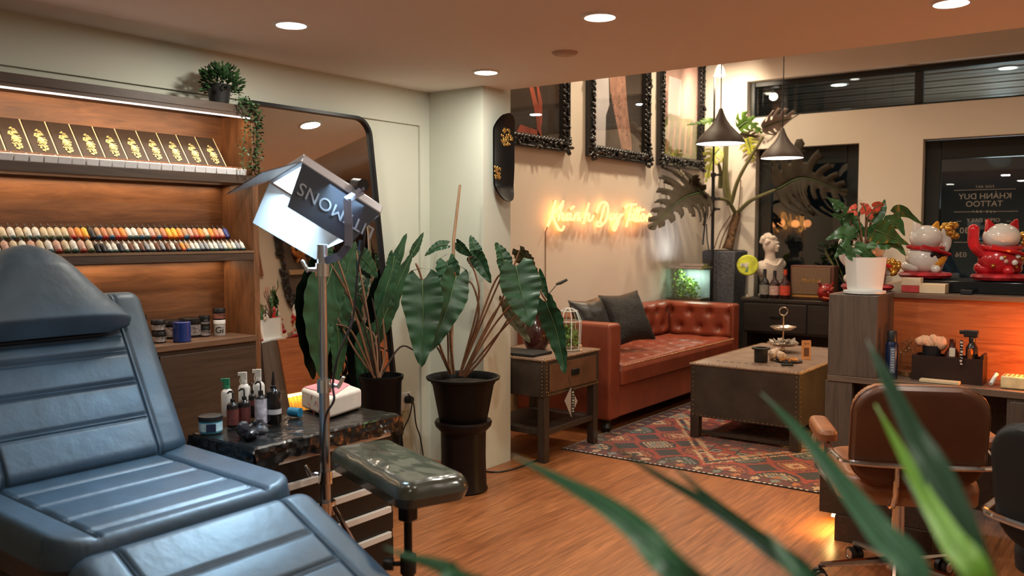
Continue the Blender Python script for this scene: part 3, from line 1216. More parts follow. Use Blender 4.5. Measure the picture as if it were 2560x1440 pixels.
MB().bb(XBK, XF, YS0, YS1, 1.604, 1.642).build('shelf_board', m_shelfdark, SH, bevel=.002)
MB().bb(XBK + .02, XF, YS0, YS1, 1.262, 1.298).build('shelf_board', m_shelfdark, SH, bevel=.002)
m_step = wood('ink_step_wood', (0.10, 0.055, 0.03), (0.22, 0.13, 0.07), (9, 1.0, 9), 2.4, .5)
MB().bb(XBK + .02, -3.40, YS0, YS1, 1.335, 1.349).bb(XBK + .02, -3.43, YS0, YS1, 1.298, 1.335).build('ink_step', m_step, SH, bevel=.001)
MB().bb(XF - .006, XF + .002, YS0, YS1, 1.296, 1.306).build('ink_rail', m_step, SH)
MB().bb(XBK, XF + .012, YS0, YS1, .895, .921).build('counter_board', wood('counter_brown', (.09, .045, .025), (.20, .11, .065), (9, 1, 9), 2.4, .45), SH, bevel=.002)
MB().bb(XBK, XF - .004, YS0, YS1, .06, .895).build('cabinet_body', m_shelfdark, SH)
for i in range(3):
    y0 = YS0 + .005 + i * (YS1 - YS0) / 3
    MB().bb(XF - .004, XF + .006, y0, y0 + (YS1 - YS0) / 3 - .008, .065, .875).build('cabinet_door', m_shelfdark, SH, bevel=.002)
m_led = emis('shelf_led', (1.0, 0.80, 0.72), 6)
MB().bb(XF - .020, XF - .008, YS0, YS1, 1.905, 1.9145).bb(XF - .001, XF + .004, YS0, YS1 - .01, 1.893, 1.8985).build('led_strip', m_led, SH)
for z, e, x in ((1.90, 1.15, XF - .03), (1.60, .62, XBK + .055), (1.258, .62, XBK + .055)):
    l = lamp('AREA', 'shelf_led_lamp', (x, (YS0 + YS1) / 2, z), E_SHELF * e, (1, .70, .44), SH, shape='RECTANGLE', size=.02, size_y=YS1 - YS0 - .06)
    l.rotation_euler = (0, R(35) if x > -3.4 else R(-8), 0)

# gold-printed black boxes leaning on the upper shelf
m_box = mat('matt_brown_black_box', (0.042, 0.028, 0.020), .5, var=.15, vs=30)
m_boxgold = mat('gold_foil', (1.0, 0.74, 0.34), .45, .35, var=.3, vs=70)
m_boxedge = mat('gold_edge', (0.95, 0.74, 0.46), .45, .2, var=.1)
pb0, pt0 = V((-3.372, 0, 1.645)), V((-3.50, 0, 1.818))
vd = (pt0 - pb0)
vl = vd.length
rnd = random.Random(3)
gpoly = []
for i in range(80):
    a = rnd.uniform(0, 2 * PI)
    r_ = math.sqrt(rnd.random())
    gpoly.append((.019 * r_ * math.cos(a), .056 * r_ * math.sin(a), rnd.uniform(.003, .0065), rnd.uniform(0, 3.1)))


def make_box(y):
    p = V((pb0.x, y, pb0.z))
    Mx = mtx(p, (0, 1, 0), vd)
    b = MB(Mx)
    b.box((0, vl / 2, -.0125), (.0885, vl, .022))
    t = b.build('ink_box', m_box, bevel=.0015, origin=p)
    g = MB(Mx)
    for (x, q, s, a) in gpoly:
        g.box((x, vl * .53 + q, .0002), (s * 1.5, s * .7, .0024), (0, 0, a))
    g.lathe((0, vl * .53, .0), [(.006, .0), (.011, .0018), (.013, .0)], 14)
    g.build('gold_emblem', m_boxgold, t)
    e = MB(Mx)
    e.box((.0443, vl / 2, -.0125), (.0045, vl * .99, .0225))
    e.build('gold_edge', m_boxedge, t)
    return t


first = make_box(2.40)
for i in range(13):
    o = first if i == 0 else copy_tree(first)
    o.location.y = 2.40 - i * .0943
    tag(o, ('black box with gold emblem on the upper shelf, %s from the right end' % nth(i + 1)), 'box', 'leaning black boxes with gold emblems')

# row of small white cartons in front of them
m_carton = mat('small_white_carton', (0.62, 0.62, 0.64), .5, var=.06, vs=50)
m_carton_d = mat('carton_copper_top', (0.40, 0.20, 0.12), .4, .3, var=.3, vs=80)


def make_carton(y):
    p = V((-3.325, y, 1.642))
    b = MB()
    b.hexa([p + V(q) for q in ((.018, -.0245, .0), (.018, .0245, .0), (-.02, .0245, 0), (-.02, -.0245, 0),
                               (.022, -.0245, .026), (.022, .0245, .026), (-.018, .0245, .036), (-.018, -.0245, .036))])
    t = b.build('small_carton', m_carton, bevel=.002, origin=p)
    k = MB()
    for i in range(4):
        k.box(p + V((-.002, -.017 + i * .0113, .0335)), (.018, .007, .004), (0, .25, 0))
    k.build('copper_top', m_carton_d, t)
    return t


first = make_carton(2.44)
for i in range(26):
    o = first if i == 0 else copy_tree(first)
    o.location.y = 2.455 - i * .0525
    o.rotation_euler = (0, 0, random.uniform(-.07, .07))
    tag(o, 'small white carton along the upper shelf edge, %s from the right end' % nth(i + 1), 'carton', 'small white cartons on the upper shelf')

# ink bottles, two rows
ink_cols = {'cream': (.62, .52, .36), 'white': (.70, .68, .62), 'orange': (.75, .28, .05), 'terracotta': (.52, .22, .11), 'yellow': (.80, .45, .05),
            'tan': (.48, .30, .17), 'black': (.02, .02, .025), 'grey': (.30, .31, .33), 'brown': (.16, .06, .03), 'pink': (.60, .36, .28), 'blue': (.04, .06, .22)}
base_cols = {'cream': (.08, .10, .05), 'white': (.05, .1, .09), 'orange': (.4, .06, .02), 'terracotta': (.35, .02, .02), 'yellow': (.6, .16, .01), 'tan': (.02, .09, .18),
             'black': (.01, .01, .02), 'grey': (.02, .02, .03), 'brown': (.04, .01, .01), 'pink': (.3, .05, .03), 'blue': (.02, .02, .12)}
m_cap = mat('ink_cap', (0.06, 0.05, 0.045), .4, var=.2)
m_capw = mat('ink_cap_tip', (0.55, 0.50, 0.45), .4, var=.1)
ink_proto = {}


def ink(col, big, y, x, z):
    key = (col, big)
    s = 1.0 if big else .78
    if key not in ink_proto:
        p = V((0, 0, 0))
        ax = V((-.60, 0, .80))
        off = V((.0, 0, .0125 * s))
        b = MB()
        b.lathe(off, [(.0105 * s, 0), (.012 * s, .002), (.012 * s, .044 * s), (.0065 * s, .052 * s)], 14, ax)
        t = b.build('ink_bottle', mat('ink_label_' + col, ink_cols[col], .45, var=.18, vs=90), origin=(0, 0, 0))
        k = MB()
        k.lathe(off, [(.0065 * s, .051 * s), (.007 * s, .052 * s), (.0065 * s, .060 * s), (.003 * s, .062 * s), (.0015 * s, .074 * s)], 10, ax)
        k.build('cap', m_cap if big else m_capw, t)
        k = MB()
        k.lathe(off, [(.0108 * s, -.001), (.0124 * s, .0), (.0124 * s, .008 * s)], 14, ax)
        k.build('base_band', mat('ink_band_' + col, base_cols[col], .4), t)
        ink_proto[key] = t
        o = t
    else:
        o = copy_tree(ink_proto[key])
    o.location = (x, y, z)
    return o


seq_up = ['blue', 'pink', 'terracotta', 'orange', 'cream', 'orange', 'terracotta', 'pink', 'tan', 'orange', 'yellow', 'yellow', 'terracotta', 'tan', 'pink', 'white',
          'tan', 'white', 'white', 'orange', 'terracotta', 'tan', 'terracotta', 'tan', 'black', 'yellow', 'orange', 'terracotta', 'cream', 'cream', 'cream', 'cream', 'white', 'white', 'cream', 'white', 'cream', 'white', 'cream', 'white', 'cream', 'white', 'cream']
y = 2.452
for i, c in enumerate(seq_up[:42]):
    o = ink(c, True, y, -3.412, 1.349)
    y -= .0262 if i < 31 else .030
    tag(o, '%s-labelled ink bottle in the upper ink row, %s from the right' % (c, nth(i + 1)), 'ink bottle', 'ink bottles in the upper row')
seq_lo = ['white', 'grey', 'white', 'cream', 'white', 'grey', 'white', 'white', 'grey', 'grey', 'white', 'white', 'tan', 'orange', 'brown', 'white', 'brown', 'grey', 'brown', 'white',
          'grey', 'brown', 'white', 'brown', 'white', 'black', 'white', 'white', 'black', 'black']
y = 2.468
n = 0
for i, c in enumerate(seq_lo):
    n += 1
    o = ink(c, False, y, -3.318, 1.299)
    y -= .0232
    tag(o, '%s-labelled small ink bottle in the lower ink row, %s from the right' % (c, nth(n)), 'ink bottle', 'ink bottles in the lower row')
for i in range(17):
    n += 1
    c = ('cream', 'pink', 'white')[i % 3]
    o = ink(c, True, y - .006, -3.318, 1.299)
    y -= .031
    tag(o, '%s-labelled ink bottle in the lower ink row, %s from the right' % (c, nth(n)), 'ink bottle', 'ink bottles in the lower row')

# jars and rolls on the cabinet counter
ZC = .922


def on_counter(u, x):
    """point on the counter seen at pixel column u, at depth x"""
    d = ray(u, 840)
    return V((x, d.y / d.x * x, ZC))


p = on_counter(455, -3.335)
b = MB().lathe(p, [(.034, 0), (.0365, .002), (.0365, .083), (.034, .085), (.022, .085), (.022, .05), (0, .05)], 30)
b.build('blue_tape_roll', mat('blue_glossy_film', (.010, .035, .19), .25, var=.15, vs=30, coat=.4), label='glossy blue roll standing at the front of the cabinet counter', cat='tape roll')


def jar(name, label, p, r, h, colr, lab=None, lidh=.018, lidc=None, labz=(.15, .85)):
    t = thing(name, label, 'jar', p, group=None)
    MB().lathe(p, [(r * .95, 0), (r, .003), (r, h - lidh - .003), (r * .9, h - lidh)], 24).build('jar', colr, t)
    MB().lathe(p, [(r * 1.04, h - lidh), (r * 1.04, h - .003), (r * .98, h), (0, h)], 24).build('lid', lidc or m_black, t)
    if lab:
        MB().lathe(p, [(r * 1.01, h * labz[0] * .8), (r * 1.01, (h - lidh) * labz[1])], 24).build('label', lab, t)
    return t


m_jar = mat('black_jar', (0.014, 0.012, 0.012), .25, var=.15)
m_greylab = mat('grey_white_label', (.45, .43, .40), .5, var=.12, vs=40)
m_patlab = mat('patterned_label', (.22, .19, .18), .5, var=.9, vs=60)
p = on_counter(549, -3.40)
g = jar('white_label_jar', 'jar with a white lid and a letter on its grey label, lower of two stacked', p, .026, .072, m_greylab, None, .018, m_white)
vs, fs = text_mesh('Gi', .040, .0008)
fwj = V((-p.x, -p.y, 0)).normalized()
lb = MB(mtx(p + fwj * .0262 + V((0, 0, .026)), fwj.cross(V((0, 0, 1))) * -1, (0, 0, 1)))
lb.add(vs, fs)
lb.build('lettering', m_black, g)
jar('dark_jar', 'dark jar with reddish label, upper of two stacked at the right end of the counter', p + V((0, 0, .0725)), .0265, .052, m_jar, mat('red_brown_label', (.20, .07, .05), .5, var=.6, vs=50))
p = on_counter(512, -3.43)
jar('dark_jar', 'dark jar with pale patterned label, lower of a pair left of the stacked jars', p, .024, .045, m_jar, m_patlab, .012)
jar('dark_jar', 'dark jar with plain sides, upper of a pair left of the stacked jars', p + V((0, 0, .0455)), .024, .048, m_jar, m_patlab, .014, None, (.3, .6))
for u, dz, lab in ((398, 0, 'squat dark jar with pale label, lower one behind the chair headrest'), (396, .05, 'dark jar with striped label, upper one behind the chair headrest')):
    p = on_counter(u, -3.38) + V((0, 0, dz))
    jar('dark_jar', lab, p, .028, .048, m_jar, m_patlab, .016)
p = on_counter(478, -3.47)
jar('dark_jar', 'wide black jar standing behind the glossy blue roll', p, .05, .085, m_jar, m_patlab, .02)
p = on_counter(430, -3.48)
jar('dark_jar', 'wide black jar at the back of the counter, left of the blue roll', p, .04, .08, m_jar, m_patlab, .02)
p = on_counter(366, -3.45)
bottle_thing('dropper_bottle', 'black dropper bottle on the counter behind the chair headrest', 'bottle', p, .013, .118, [m_bottle], top='nozzle', toph=.42)

# ================================================================== LEANING MIRROR
LEAN = V((-.181, 0, 1.44)).normalized()
MO = V((-3.315, 0, .48))
mz0, mz1 = .03, 2.005
my0, my1 = 2.575, 3.435


def MP(y, z):
    """point on the mirror's plane"""
    k = (z - MO.z) / LEAN.z
    return V((MO.x + LEAN.x * k, y, z))


mirr_n = V((LEAN.z, 0, -LEAN.x)).normalized()
MR = thing('floor_mirror', 'tall mirror with thin black frame and rounded corners leaning on the wall', 'mirror', (-3.27, 3.0, 0))
ring = []
rc = .09
zh = (mz1 - mz0) / LEAN.z
for cy, cz, a0 in ((my1 - rc, zh - rc, 0), (my0 + rc, zh - rc, 90), (my0 + rc, rc, 180), (my1 - rc, rc, 270)):
    for k in range(9):
        a = R(a0 + k * 90 / 8)
        ring.append((cy + rc * math.cos(a), cz + rc * math.sin(a)))
O0 = MP(0, mz0)
pts = [O0 + V((0, y, 0)) + LEAN * z for y, z in ring]
b = MB()
n = len(pts)
cc = sum(pts, V()) / n
inn = [p + (cc - p).normalized() * .004 for p in pts]
vs = []
for k in range(n):
    d = (pts[(k + 1) % n] - pts[k - 1]).normalized()
    out = d.cross(mirr_n).normalized()
    if out.dot(pts[k] - cc) < 0:
        out = -out
    for s, t_ in ((-.006, .012), (.010, .012), (.010, -.018), (-.006, -.018)):
        vs.append(pts[k] + out * s + mirr_n * t_)
fs = []
for k in range(n):
    for j in range(4):
        fs.append((k * 4 + j, k * 4 + (j + 1) % 4, ((k + 1) % n) * 4 + (j + 1) % 4, ((k + 1) % n) * 4 + j))
b.add(vs, fs)
b.build('mirror_frame', m_black_metal, MR)
b = MB()
b.add([p - mirr_n * .004 for p in pts] + [p - mirr_n * .014 for p in pts], [tuple(range(n)), tuple(range(2 * n - 1, n - 1, -1))] + [(k, (k + 1) % n, n + (k + 1) % n, n + k) for k in range(n)])
b.build('mirror_glass', mat('mirror_silver', (.90, .90, .89), .0, 1.0, var=0), MR, smooth=0)

# ================================================================== HANGING PLANT ON THE SHELF
m_ivy = mat('dark_trailing_leaf', (0.022, 0.060, 0.018), .5, var=.45, vs=60)
HP = thing('trailing_plant', 'small dark green plant trailing down the shelf unit corner', 'plant', (-3.36, 2.38, 1.95))
hp = PX(548, 240, -3.36)
hp.z = 1.951
b = MB().lathe(hp, [(.04, 0), (.052, .08), (.054, .085), (.046, .085), (.044, .06), (0, .06)], 20)
b.build('pot', m_black, HP)


def leaf_quad(b, p, d, s, tw=0):
    d = V(d).normalized()
    side = d.cross(V((0, 0, 1)))
    if side.length < .1:
        side = V((1, 0, 0))
    side.normalize()
    side = (Matrix.Rotation(tw, 3, d) @ side)
    up = side.cross(d)
    a = p + d * s * .5 + up * s * .08
    b.add([p, a + side * s * .36, p + d * s, a - side * s * .36, p + d * s * .5 - up * s * .05], [(0, 1, 4), (1, 2, 4), (2, 3, 4), (3, 0, 4)])


rnd = random.Random(11)
b = MB()
for i in range(520):
    a, e = rnd.uniform(0, 2 * PI), rnd.uniform(-.5, 1.2)
    d = V((math.cos(a) * math.cos(e), math.sin(a) * math.cos(e), math.sin(e)))
    rr_ = rnd.uniform(.25, 1) ** .6
    p = hp + V((0, .015, .09)) + V((d.x * .075, d.y * .10, d.z * .085)) * rr_
    if p.x < -3.52:
        p.x = -3.52
    leaf_quad(b, p, d + V((0, 0, .3)), rnd.uniform(.016, .028), rnd.uniform(-1, 1))
b.build('foliage', m_ivy, HP, norm=False)
for k, (us, x, n_) in enumerate((([(600, 245), (622, 262), (632, 300), (636, 350), (638, 410)], -3.30, 330), ([(595, 250), (612, 280), (612, 330), (607, 380), (608, 425)], -3.275, 120),
                                 ([(605, 250), (640, 275), (644, 330), (640, 400), (630, 430)], -3.285, 200))):
    cp = catmull([PX(u, v, x) for u, v in us], 12)
    st = MB()
    st.tube(cp, .0022, 5)
    v_ = st.build('vine', mat('vine_stem', (.05, .07, .02), .6), HP)
    b = MB()
    for i in range(n_):
        t_ = rnd.random()
        p = cp[int(t_ * (len(cp) - 1))] + V((rnd.uniform(-.012, .022), rnd.uniform(-.024, .024), rnd.uniform(-.015, .015)))
        leaf_quad(b, p, (rnd.uniform(-.3, 1), rnd.uniform(-1, 1), rnd.uniform(-.8, .2)), rnd.uniform(.010, .019), rnd.uniform(-1, 1))
    b.build('leaves', m_ivy, v_, norm=False)

# ================================================================== LEAFY PLANTS
m_leaf = mat('deep_green_leaf', (0.018, 0.060, 0.026), .42, var=.35, vs=9, bump=.1, bs=30, spec=.45)
m_leaf_b = mat('brown_edged_leaf', (0.070, 0.062, 0.026), .5, var=.6, vs=16)
m_rib = mat('leaf_rib', (0.07, 0.12, 0.04), .5, var=.2)
m_pet = mat('petiole_brown', (0.15, 0.065, 0.028), .5, var=.3, vs=20)
m_soil = mat('soil', (0.020, 0.013, 0.009), .95, var=.5, vs=60, bump=.8, bs=70)


def blade(pts, w, tw=0.0, fold=.25, wave=.06, freq=7, lobe=.0, prof=None, seed=0, droop=0.0, face=None):
    """leaf surface along 3-D points; w half width in metres; returns MB (blade, rib)"""
    cp = catmull(pts, 9)
    m = len(cp) - 1
    b = MB()
    prof = prof or (lambda t: (math.sin(PI * min(1, t ** .62)) ** .75 if t > 0 else 0) if lobe == 0 else max(0, (1 - t) ** .62) * (.75 + .5 * min(1, t * 3)) if t > .0 else 0)

    def at(t):
        i = max(0, min(m - 1, int(t * m)))
        return cp[i].lerp(cp[i + 1], t * m - i), (cp[min(m, i + 1)] - cp[i]).normalized()

    def fr(t):
        p, d = at(max(0, t))
        if t < 0:
            p = p + d * ((cp[0] - cp[-1]).length * t)
        look = (CAM - p).normalized() if face is None else V(face)
        s = d.cross(look).normalized()
        s = Matrix.Rotation(tw, 3, d) @ s
        nrm_ = s.cross(d)
        return p, d, s, nrm_
    for sg in (1, -1):
        def fn(a, c):
            t = a * (1 + lobe) - lobe
            p, d, s, n_ = fr(t)
            if t >= 0:
                h = w * prof(max(t, .001))
                x = h * c
            else:
                q = -t / lobe
                h0 = w * prof(.001 if lobe == 0 else .02)
                o_ = h0 * (1 - q ** 2) ** .5 if q < 1 else 0
                i_ = min(o_, h0 * .10 + h0 * .55 * q)
                x = i_ + (o_ - i_) * c
            z = fold * abs(x) + wave * w * math.sin(freq * 2 * PI * t + seed + sg) * c * c + .5 * wave * w * math.sin(freq * .5 * 2 * PI * t + seed * 2)
            z -= droop * x * x / max(w, 1e-6)
            return p + s * (sg * x) + n_ * z
        b.grid(fn, 40, 7)
    b.cur = 1
    rp = [fr(t / 12)[0] + fr(t / 12)[3] * .002 for t in range(13)]
    b.tube(rp, [.0032, .001], 5)
    return b


def plant_leaf(root, path, wpx, dep, mat_=None, dz=(0, 0, 0), tw=0.0, fold=.25, wave=.07, freq=7, lobe=.14, pet=None, petr=.006, seed=0, petd=None, ptf=None):
    n = len(path)
    pts = [(ptf(u, v, dz[min(i, len(dz) - 1)]) if ptf else PD(u, v, dep + (dz[min(i, len(dz) - 1)]))) for i, (u, v) in enumerate(path)]
    w = wpx / 2 * dep / FPX
    o = blade(pts, w * (1.2 if ptf else 1), tw, fold, wave, freq, lobe, seed=seed, face=mirr_n if ptf else None).build('leaf', [mat_ or m_leaf, m_rib], root, smooth=180, norm=False)
    if pet:
        pp = [(ptf(u, v, petd[i]) if ptf else PD(u, v, dep + (petd[i] if petd else 0))) for i, (u, v) in enumerate(pet)] + [pts[0]]
        MB().tube(pp, [petr, petr * .7], 7, smooth=6).build('petiole', m_pet, root)
    return o


# --- right philodendron on a tall round stand
pf = V((-2.975, 3.60, 0))
dpt = (pf - CAM).dot(FWD)
k_ = dpt / FPX
zrim = CH - (938 - 585) / FPX * dpt
zst = CH - (1046 - 585) / FPX * dpt
PS = MB().lathe(pf, [(.128, 0), (.132, .01), (.125, .03), (.120, zst * .5), (.122, zst - .06), (.150, zst - .03), (.155, zst - .012), (.150, zst), (0, zst)], 36)
PS.build('plant_stand', mat('dark_glazed_clay', (0.009, 0.005, 0.0045), .38, var=.3, vs=6, spec=.25), label='tall round dark pedestal stand under the large plant pot by the column', cat='plant stand')
PP = thing('potted_philodendron', 'philodendron with long arrow leaves in a black pot on the pedestal', 'plant', (pf.x, pf.y, zst + .001))
hpot = zrim - zst
o_ = pf + V((0, 0, zst + .001))
MB().lathe(o_, [(.125, 0), (.130, .006), (.165, hpot * .82), (.172, hpot * .86), (.176, hpot * .92), (.196, hpot * .95), (.200, hpot), (.188, hpot + .004), (.172, hpot - .01), (.165, hpot - .04), (0, hpot - .04)], 40).build('pot', mat('black_pot', (0.0055, 0.005, 0.005), .48, var=.15, spec=.2), PP)
MB().lathe(o_, [(0, hpot - .028), (.1, hpot - .03), (.165, hpot - .036)], 24).build('soil', m_soil, PP)
cpx = (1140, 935)
LV = [  # path, width px, depth offsets, twist, petiole, material
    ([(1056, 700), (1058, 790), (1054, 918)], 104, (-.22, -.26, -.30), .15, [(1128, 935), (1095, 850), (1052, 690), (1040, 660)], m_leaf),
    ([(1140, 690), (1118, 770), (1075, 880)], 84, (-.10, -.16, -.2), -.3, [(1135, 935), (1124, 800), (1135, 690)], m_leaf),
    ([(1118, 655), (1124, 700), (1108, 800)], 74, (-.02, -.05, -.05), .5, [(1122, 935), (1118, 760), (1120, 660)], m_leaf),
    ([(1183, 640), (1200, 655), (1228, 708)], 54, (.05, .05, .02), .35, [(1150, 935), (1195, 760), (1190, 690), (1172, 650)], m_leaf),
    ([(1195, 640), (1185, 615), (1176, 588)], 34, (.05, .06, .08), .3, None, m_leaf),
    ([(1262, 672), (1256, 640), (1238, 606)], 46, (.0, .0, .0), .45, [(1150, 935), (1215, 780), (1262, 672)], m_leaf),
    ([(1290, 665), (1305, 740), (1326, 818)], 108, (-.1, -.14, -.18), -.25, [(1150, 940), (1230, 720), (1262, 680)], m_leaf),
    ([(1262, 748), (1285, 800), (1326, 858)], 44, (.08, .08, .05), -.4, [(1155, 940), (1225, 800), (1262, 748)], m_leaf_b),
    ([(1300, 625), (1325, 660), (1352, 720)], 60, (.0, .02, .0), .8, [(1155, 940), (1250, 760), (1290, 650)], m_leaf_b),
    ([(1365, 755), (1392, 830), (1414, 936)], 68, (-.05, -.05, -.08), .5, [(1158, 940), (1245, 800), (1330, 720), (1360, 745)], m_leaf),
    ([(1346, 680), (1358, 715), (1372, 750)], 26, (.05, .05, .05), .2, [(1158, 940), (1250, 830), (1335, 740), (1346, 700)], m_leaf),
    ([(1119, 612), (1092, 618), (1062, 640)], 30, (.1, .1, .1), .5, None, m_leaf),
    ([(1141, 606), (1160, 625), (1182, 642)], 30, (.1, .1, .1), .4, None, m_leaf),
    ([(1370, 790), (1385, 840), (1390, 890)], 44, (.06, .06, .06), -.5, None, m_leaf),
]
for i, (pth, wp, dz, tw, pet, mm) in enumerate(LV):
    plant_leaf(PP, pth, wp, dpt, mm, dz, tw, pet=pet, seed=i * 1.7, petd=[0, dz[0] * .5, dz[0], dz[0]] if pet else None)
for pet in ([(1148, 938), (1185, 830), (1197, 770), (1180, 710), (1155, 700)], [(1160, 945), (1210, 890), (1272, 795)], [(1125, 935), (1100, 880), (1092, 868)], [(1132, 935), (1126, 860), (1125, 800)]):
    MB().tube([PD(u, v, dpt + .03) for u, v in pet], [.007, .005], 7, smooth=5).build('petiole', m_pet, PP)
MB().tube([PD(1128, 935, dpt), PD(1134, 600, dpt + .05), PD(1141, 540, dpt + .06), PD(1150, 462, dpt + .06)], [.0075, .009, .008, .007], 8).build('stake', wood('bamboo_stake', (.22, .12, .06), (.42, .26, .15), (8, 8, 1)), PP)
b = MB()
b.tube([PD(1372, 735, dpt), PD(1390, 714, dpt), (PD(1395, 708, dpt))], .0022, 5)
b.tube([PD(1390, 711, dpt), PD(1402, 707, dpt), PD(1418, 699, dpt)], [.006, .009, .007], 8)
b.build('flower_spike', mat('dark_spike', (.02, .02, .012), .6), PP)

# --- left philodendron in a tall pot before the mirror


def PM(u, v, off):
    """point seen at (u, v) that lies off metres in front of the mirror's plane"""
    d = ray(u, v)
    return CAM + d * ((MO + mirr_n * off - CAM).dot(mirr_n) / d.dot(mirr_n))


lf = PM(952, 985, .135)
lf.z = 0
dl = (lf - CAM).dot(FWD)
zt_ = CH - (934 - 585) / FPX * dl
PL = thing('potted_philodendron', 'philodendron with upright leaves in a tall black pot in front of the mirror', 'plant', (lf.x, lf.y, 0))
MB().lathe(lf, [(.085, 0), (.088, .01), (.108, zt_ - .03), (.116, zt_ - .02), (.118, zt_), (.108, zt_), (.100, zt_ - .05), (0, zt_ - .05)], 32).build('pot', MATS['black_pot'], PL)
MB().lathe(lf, [(0, zt_ - .035), (.10, zt_ - .042)], 24).build('soil', m_soil, PL)
LV = [
    ([(830, 668), (798, 790), (803, 948)], 100, (-.45, -.5, -.5), .2, [(935, 945), (880, 760), (832, 668)], m_leaf),
    ([(846, 800), (862, 700), (888, 602)], 66, (-.35, -.33, -.3), -.3, [(938, 945), (890, 880), (846, 800)], m_leaf),
    ([(838, 640), (828, 760), (845, 860)], 70, (-.3, -.3, -.3), .3, [(935, 945), (862, 700), (838, 640)], m_leaf),
    ([(842, 812), (846, 880), (838, 968)], 52, (-.5, -.52, -.52), -.2, [(935, 945), (880, 830), (842, 812)], m_leaf),
    ([(918, 820), (908, 900), (903, 992)], 58, (-.35, -.4, -.42), .3, [(945, 945), (940, 850), (918, 820)], m_leaf),
    ([(892, 634), (915, 655), (944, 694)], 50, (-.05, -.05, -.02), .6, [(945, 945), (915, 760), (892, 634)], m_leaf),
    ([(958, 800), (965, 720), (1017, 583)], 62, (-.05, -.02, .0), -.25, [(950, 945), (962, 880), (958, 800)], m_leaf),
    ([(945, 830), (990, 720), (1030, 632)], 56, (-.12, -.1, -.08), .3, [(950, 945), (935, 880), (945, 830)], m_leaf),
    ([(1030, 634), (1044, 610), (1059, 581)], 26, (.0, .0, .0), .2, None, m_leaf),
    ([(985, 640), (978, 680), (960, 740)], 40, (.02, .02, .02), .5, None, m_leaf),
]
for i, (pth, wp, dz, tw, pet, mm) in enumerate(LV):
    plant_leaf(PL, pth, wp, dl, mm, [.020 - q * .012 for q in dz], tw * .2, fold=.06, wave=.04, pet=pet, seed=i * 2.3, petd=[.13, .08, .022 - dz[0] * .012, .020 - dz[0] * .012] if pet else None, ptf=PM)
for pet in ([(940, 940), (880, 760), (860, 730)], [(945, 940), (905, 800), (880, 750)], [(948, 940), (925, 820), (905, 745), (890, 735)], [(950, 945), (1000, 868), (1040, 878)], [(952, 945), (945, 830), (930, 745)]):
    MB().tube([PM(u, v, .09) for u, v in pet], [.006, .004], 6, smooth=5).build('petiole', mat('petiole_dark', (.035, .018, .012), .6), PL)

# ================================================================== OUTLET, BOARD, PICTURES, NEON
p = PX(1013, 1003, XW - .016)
OT = thing('wall_outlet', 'white wall outlet with black plug low on the cream wall', 'outlet', p)
MB().box(p + V((.004, 0, 0)), (.008, .085, .105)).build('plate', m_white, OT, bevel=.003)
MB().cyl(p + V((.006, .005, .01)), p + V((.05, .008, .012)), .024, .02, 14).build('plug', m_black, OT, bevel=.003)
for k, us in enumerate(([(1020, 985), (1030, 1000), (1024, 1040), (1005, 1090), (1000, 1200)], [(1022, 990), (1034, 1010), (1040, 1060), (1052, 1100), (1065, 1190)])):
    MB().tube([PX(u, v, XW + .03) for u, v in us], .004, 6, smooth=5).build('cord', m_black, OT)
b = MB()
b.tube([PZ(u, v, .005) for u, v in ((1195, 1177), (1240, 1180), (1280, 1174), (1320, 1160), (1345, 1150))], .005, 6, smooth=4)
b.build('floor_cable', m_black, label='thin black cable lying on the floor at the column foot', cat='cable')

yb, zb = 4.122, (PX(1252, 283, -3.10).z + PX(1252, 505, -3.10).z) / 2
hb2, wb = abs(PX(1252, 283, -3.10).z - PX(1252, 505, -3.10).z) / 2, .098
SB = thing('skateboard_deck', 'black skateboard deck with gold ornaments hung on the column', 'skateboard', (-3.10, yb, zb - hb2))


def brd(a, c, off):
    z = (a * 2 - 1)
    h = wb * (max(0, 1 - max(0, (abs(z) - .55) / .45) ** 2)) ** .5
    h = h if z > -.2 else h * (1 - .12 * ((-.2 - z) / .8))
    y = (c * 2 - 1) * h
    x = -3.105 + .012 * (y / wb) ** 2 + .035 * max(0, abs(z) - .62) ** 1.3 / .2 + off
    return V((x, yb + y, zb + z * hb2))


b = MB()
b.grid(lambda a, c: brd(a, c, .006), 40, 12)
b.grid(lambda a, c: brd(a, c, -.005), 40, 12)
b.build('deck', mat('black_lacquer', (.008, .008, .009), .3, var=.2), SB, smooth=60)
b = MB()
b.box((-3.117, yb, zb + .12), (.022, .05, .03))
b.box((-3.117, yb, zb - .12), (.022, .05, .03))
b.build('wall_hook', m_black, SB)
for (u, v, r, sh) in ((1266, 342, .052, 0), (1238, 432, .042, 1)):
    c = PX(u, v, -3.095)
    c.y = min(c.y, yb + .045)
    b = MB()
    rnd = random.Random(5)
    for i in range(60):
        if sh == 0:
            a, q = rnd.uniform(0, 6.28), math.sqrt(rnd.random()) * r
            dy, dz_ = q * math.cos(a), q * math.sin(a)
        else:
            dy, dz_ = rnd.uniform(-.05, .05), rnd.uniform(-.032, .032)
        yy, zz = c.y + dy, c.z + dz_
        if abs(yy - yb) > wb * .96:
            continue
        xx = -3.097 + .012 * ((yy - yb) / wb) ** 2
        b.ball((xx, yy, zz), (.004, rnd.uniform(.005, .011), rnd.uniform(.004, .009)), 7, 5, (rnd.uniform(0, 3), 0, 0))
    b.build('gold_ornament', m_gold, SB)

m_ornate = mat('black_carved_frame', (0.014, 0.013, 0.013), .28, var=.3, vs=30, spec=.7)


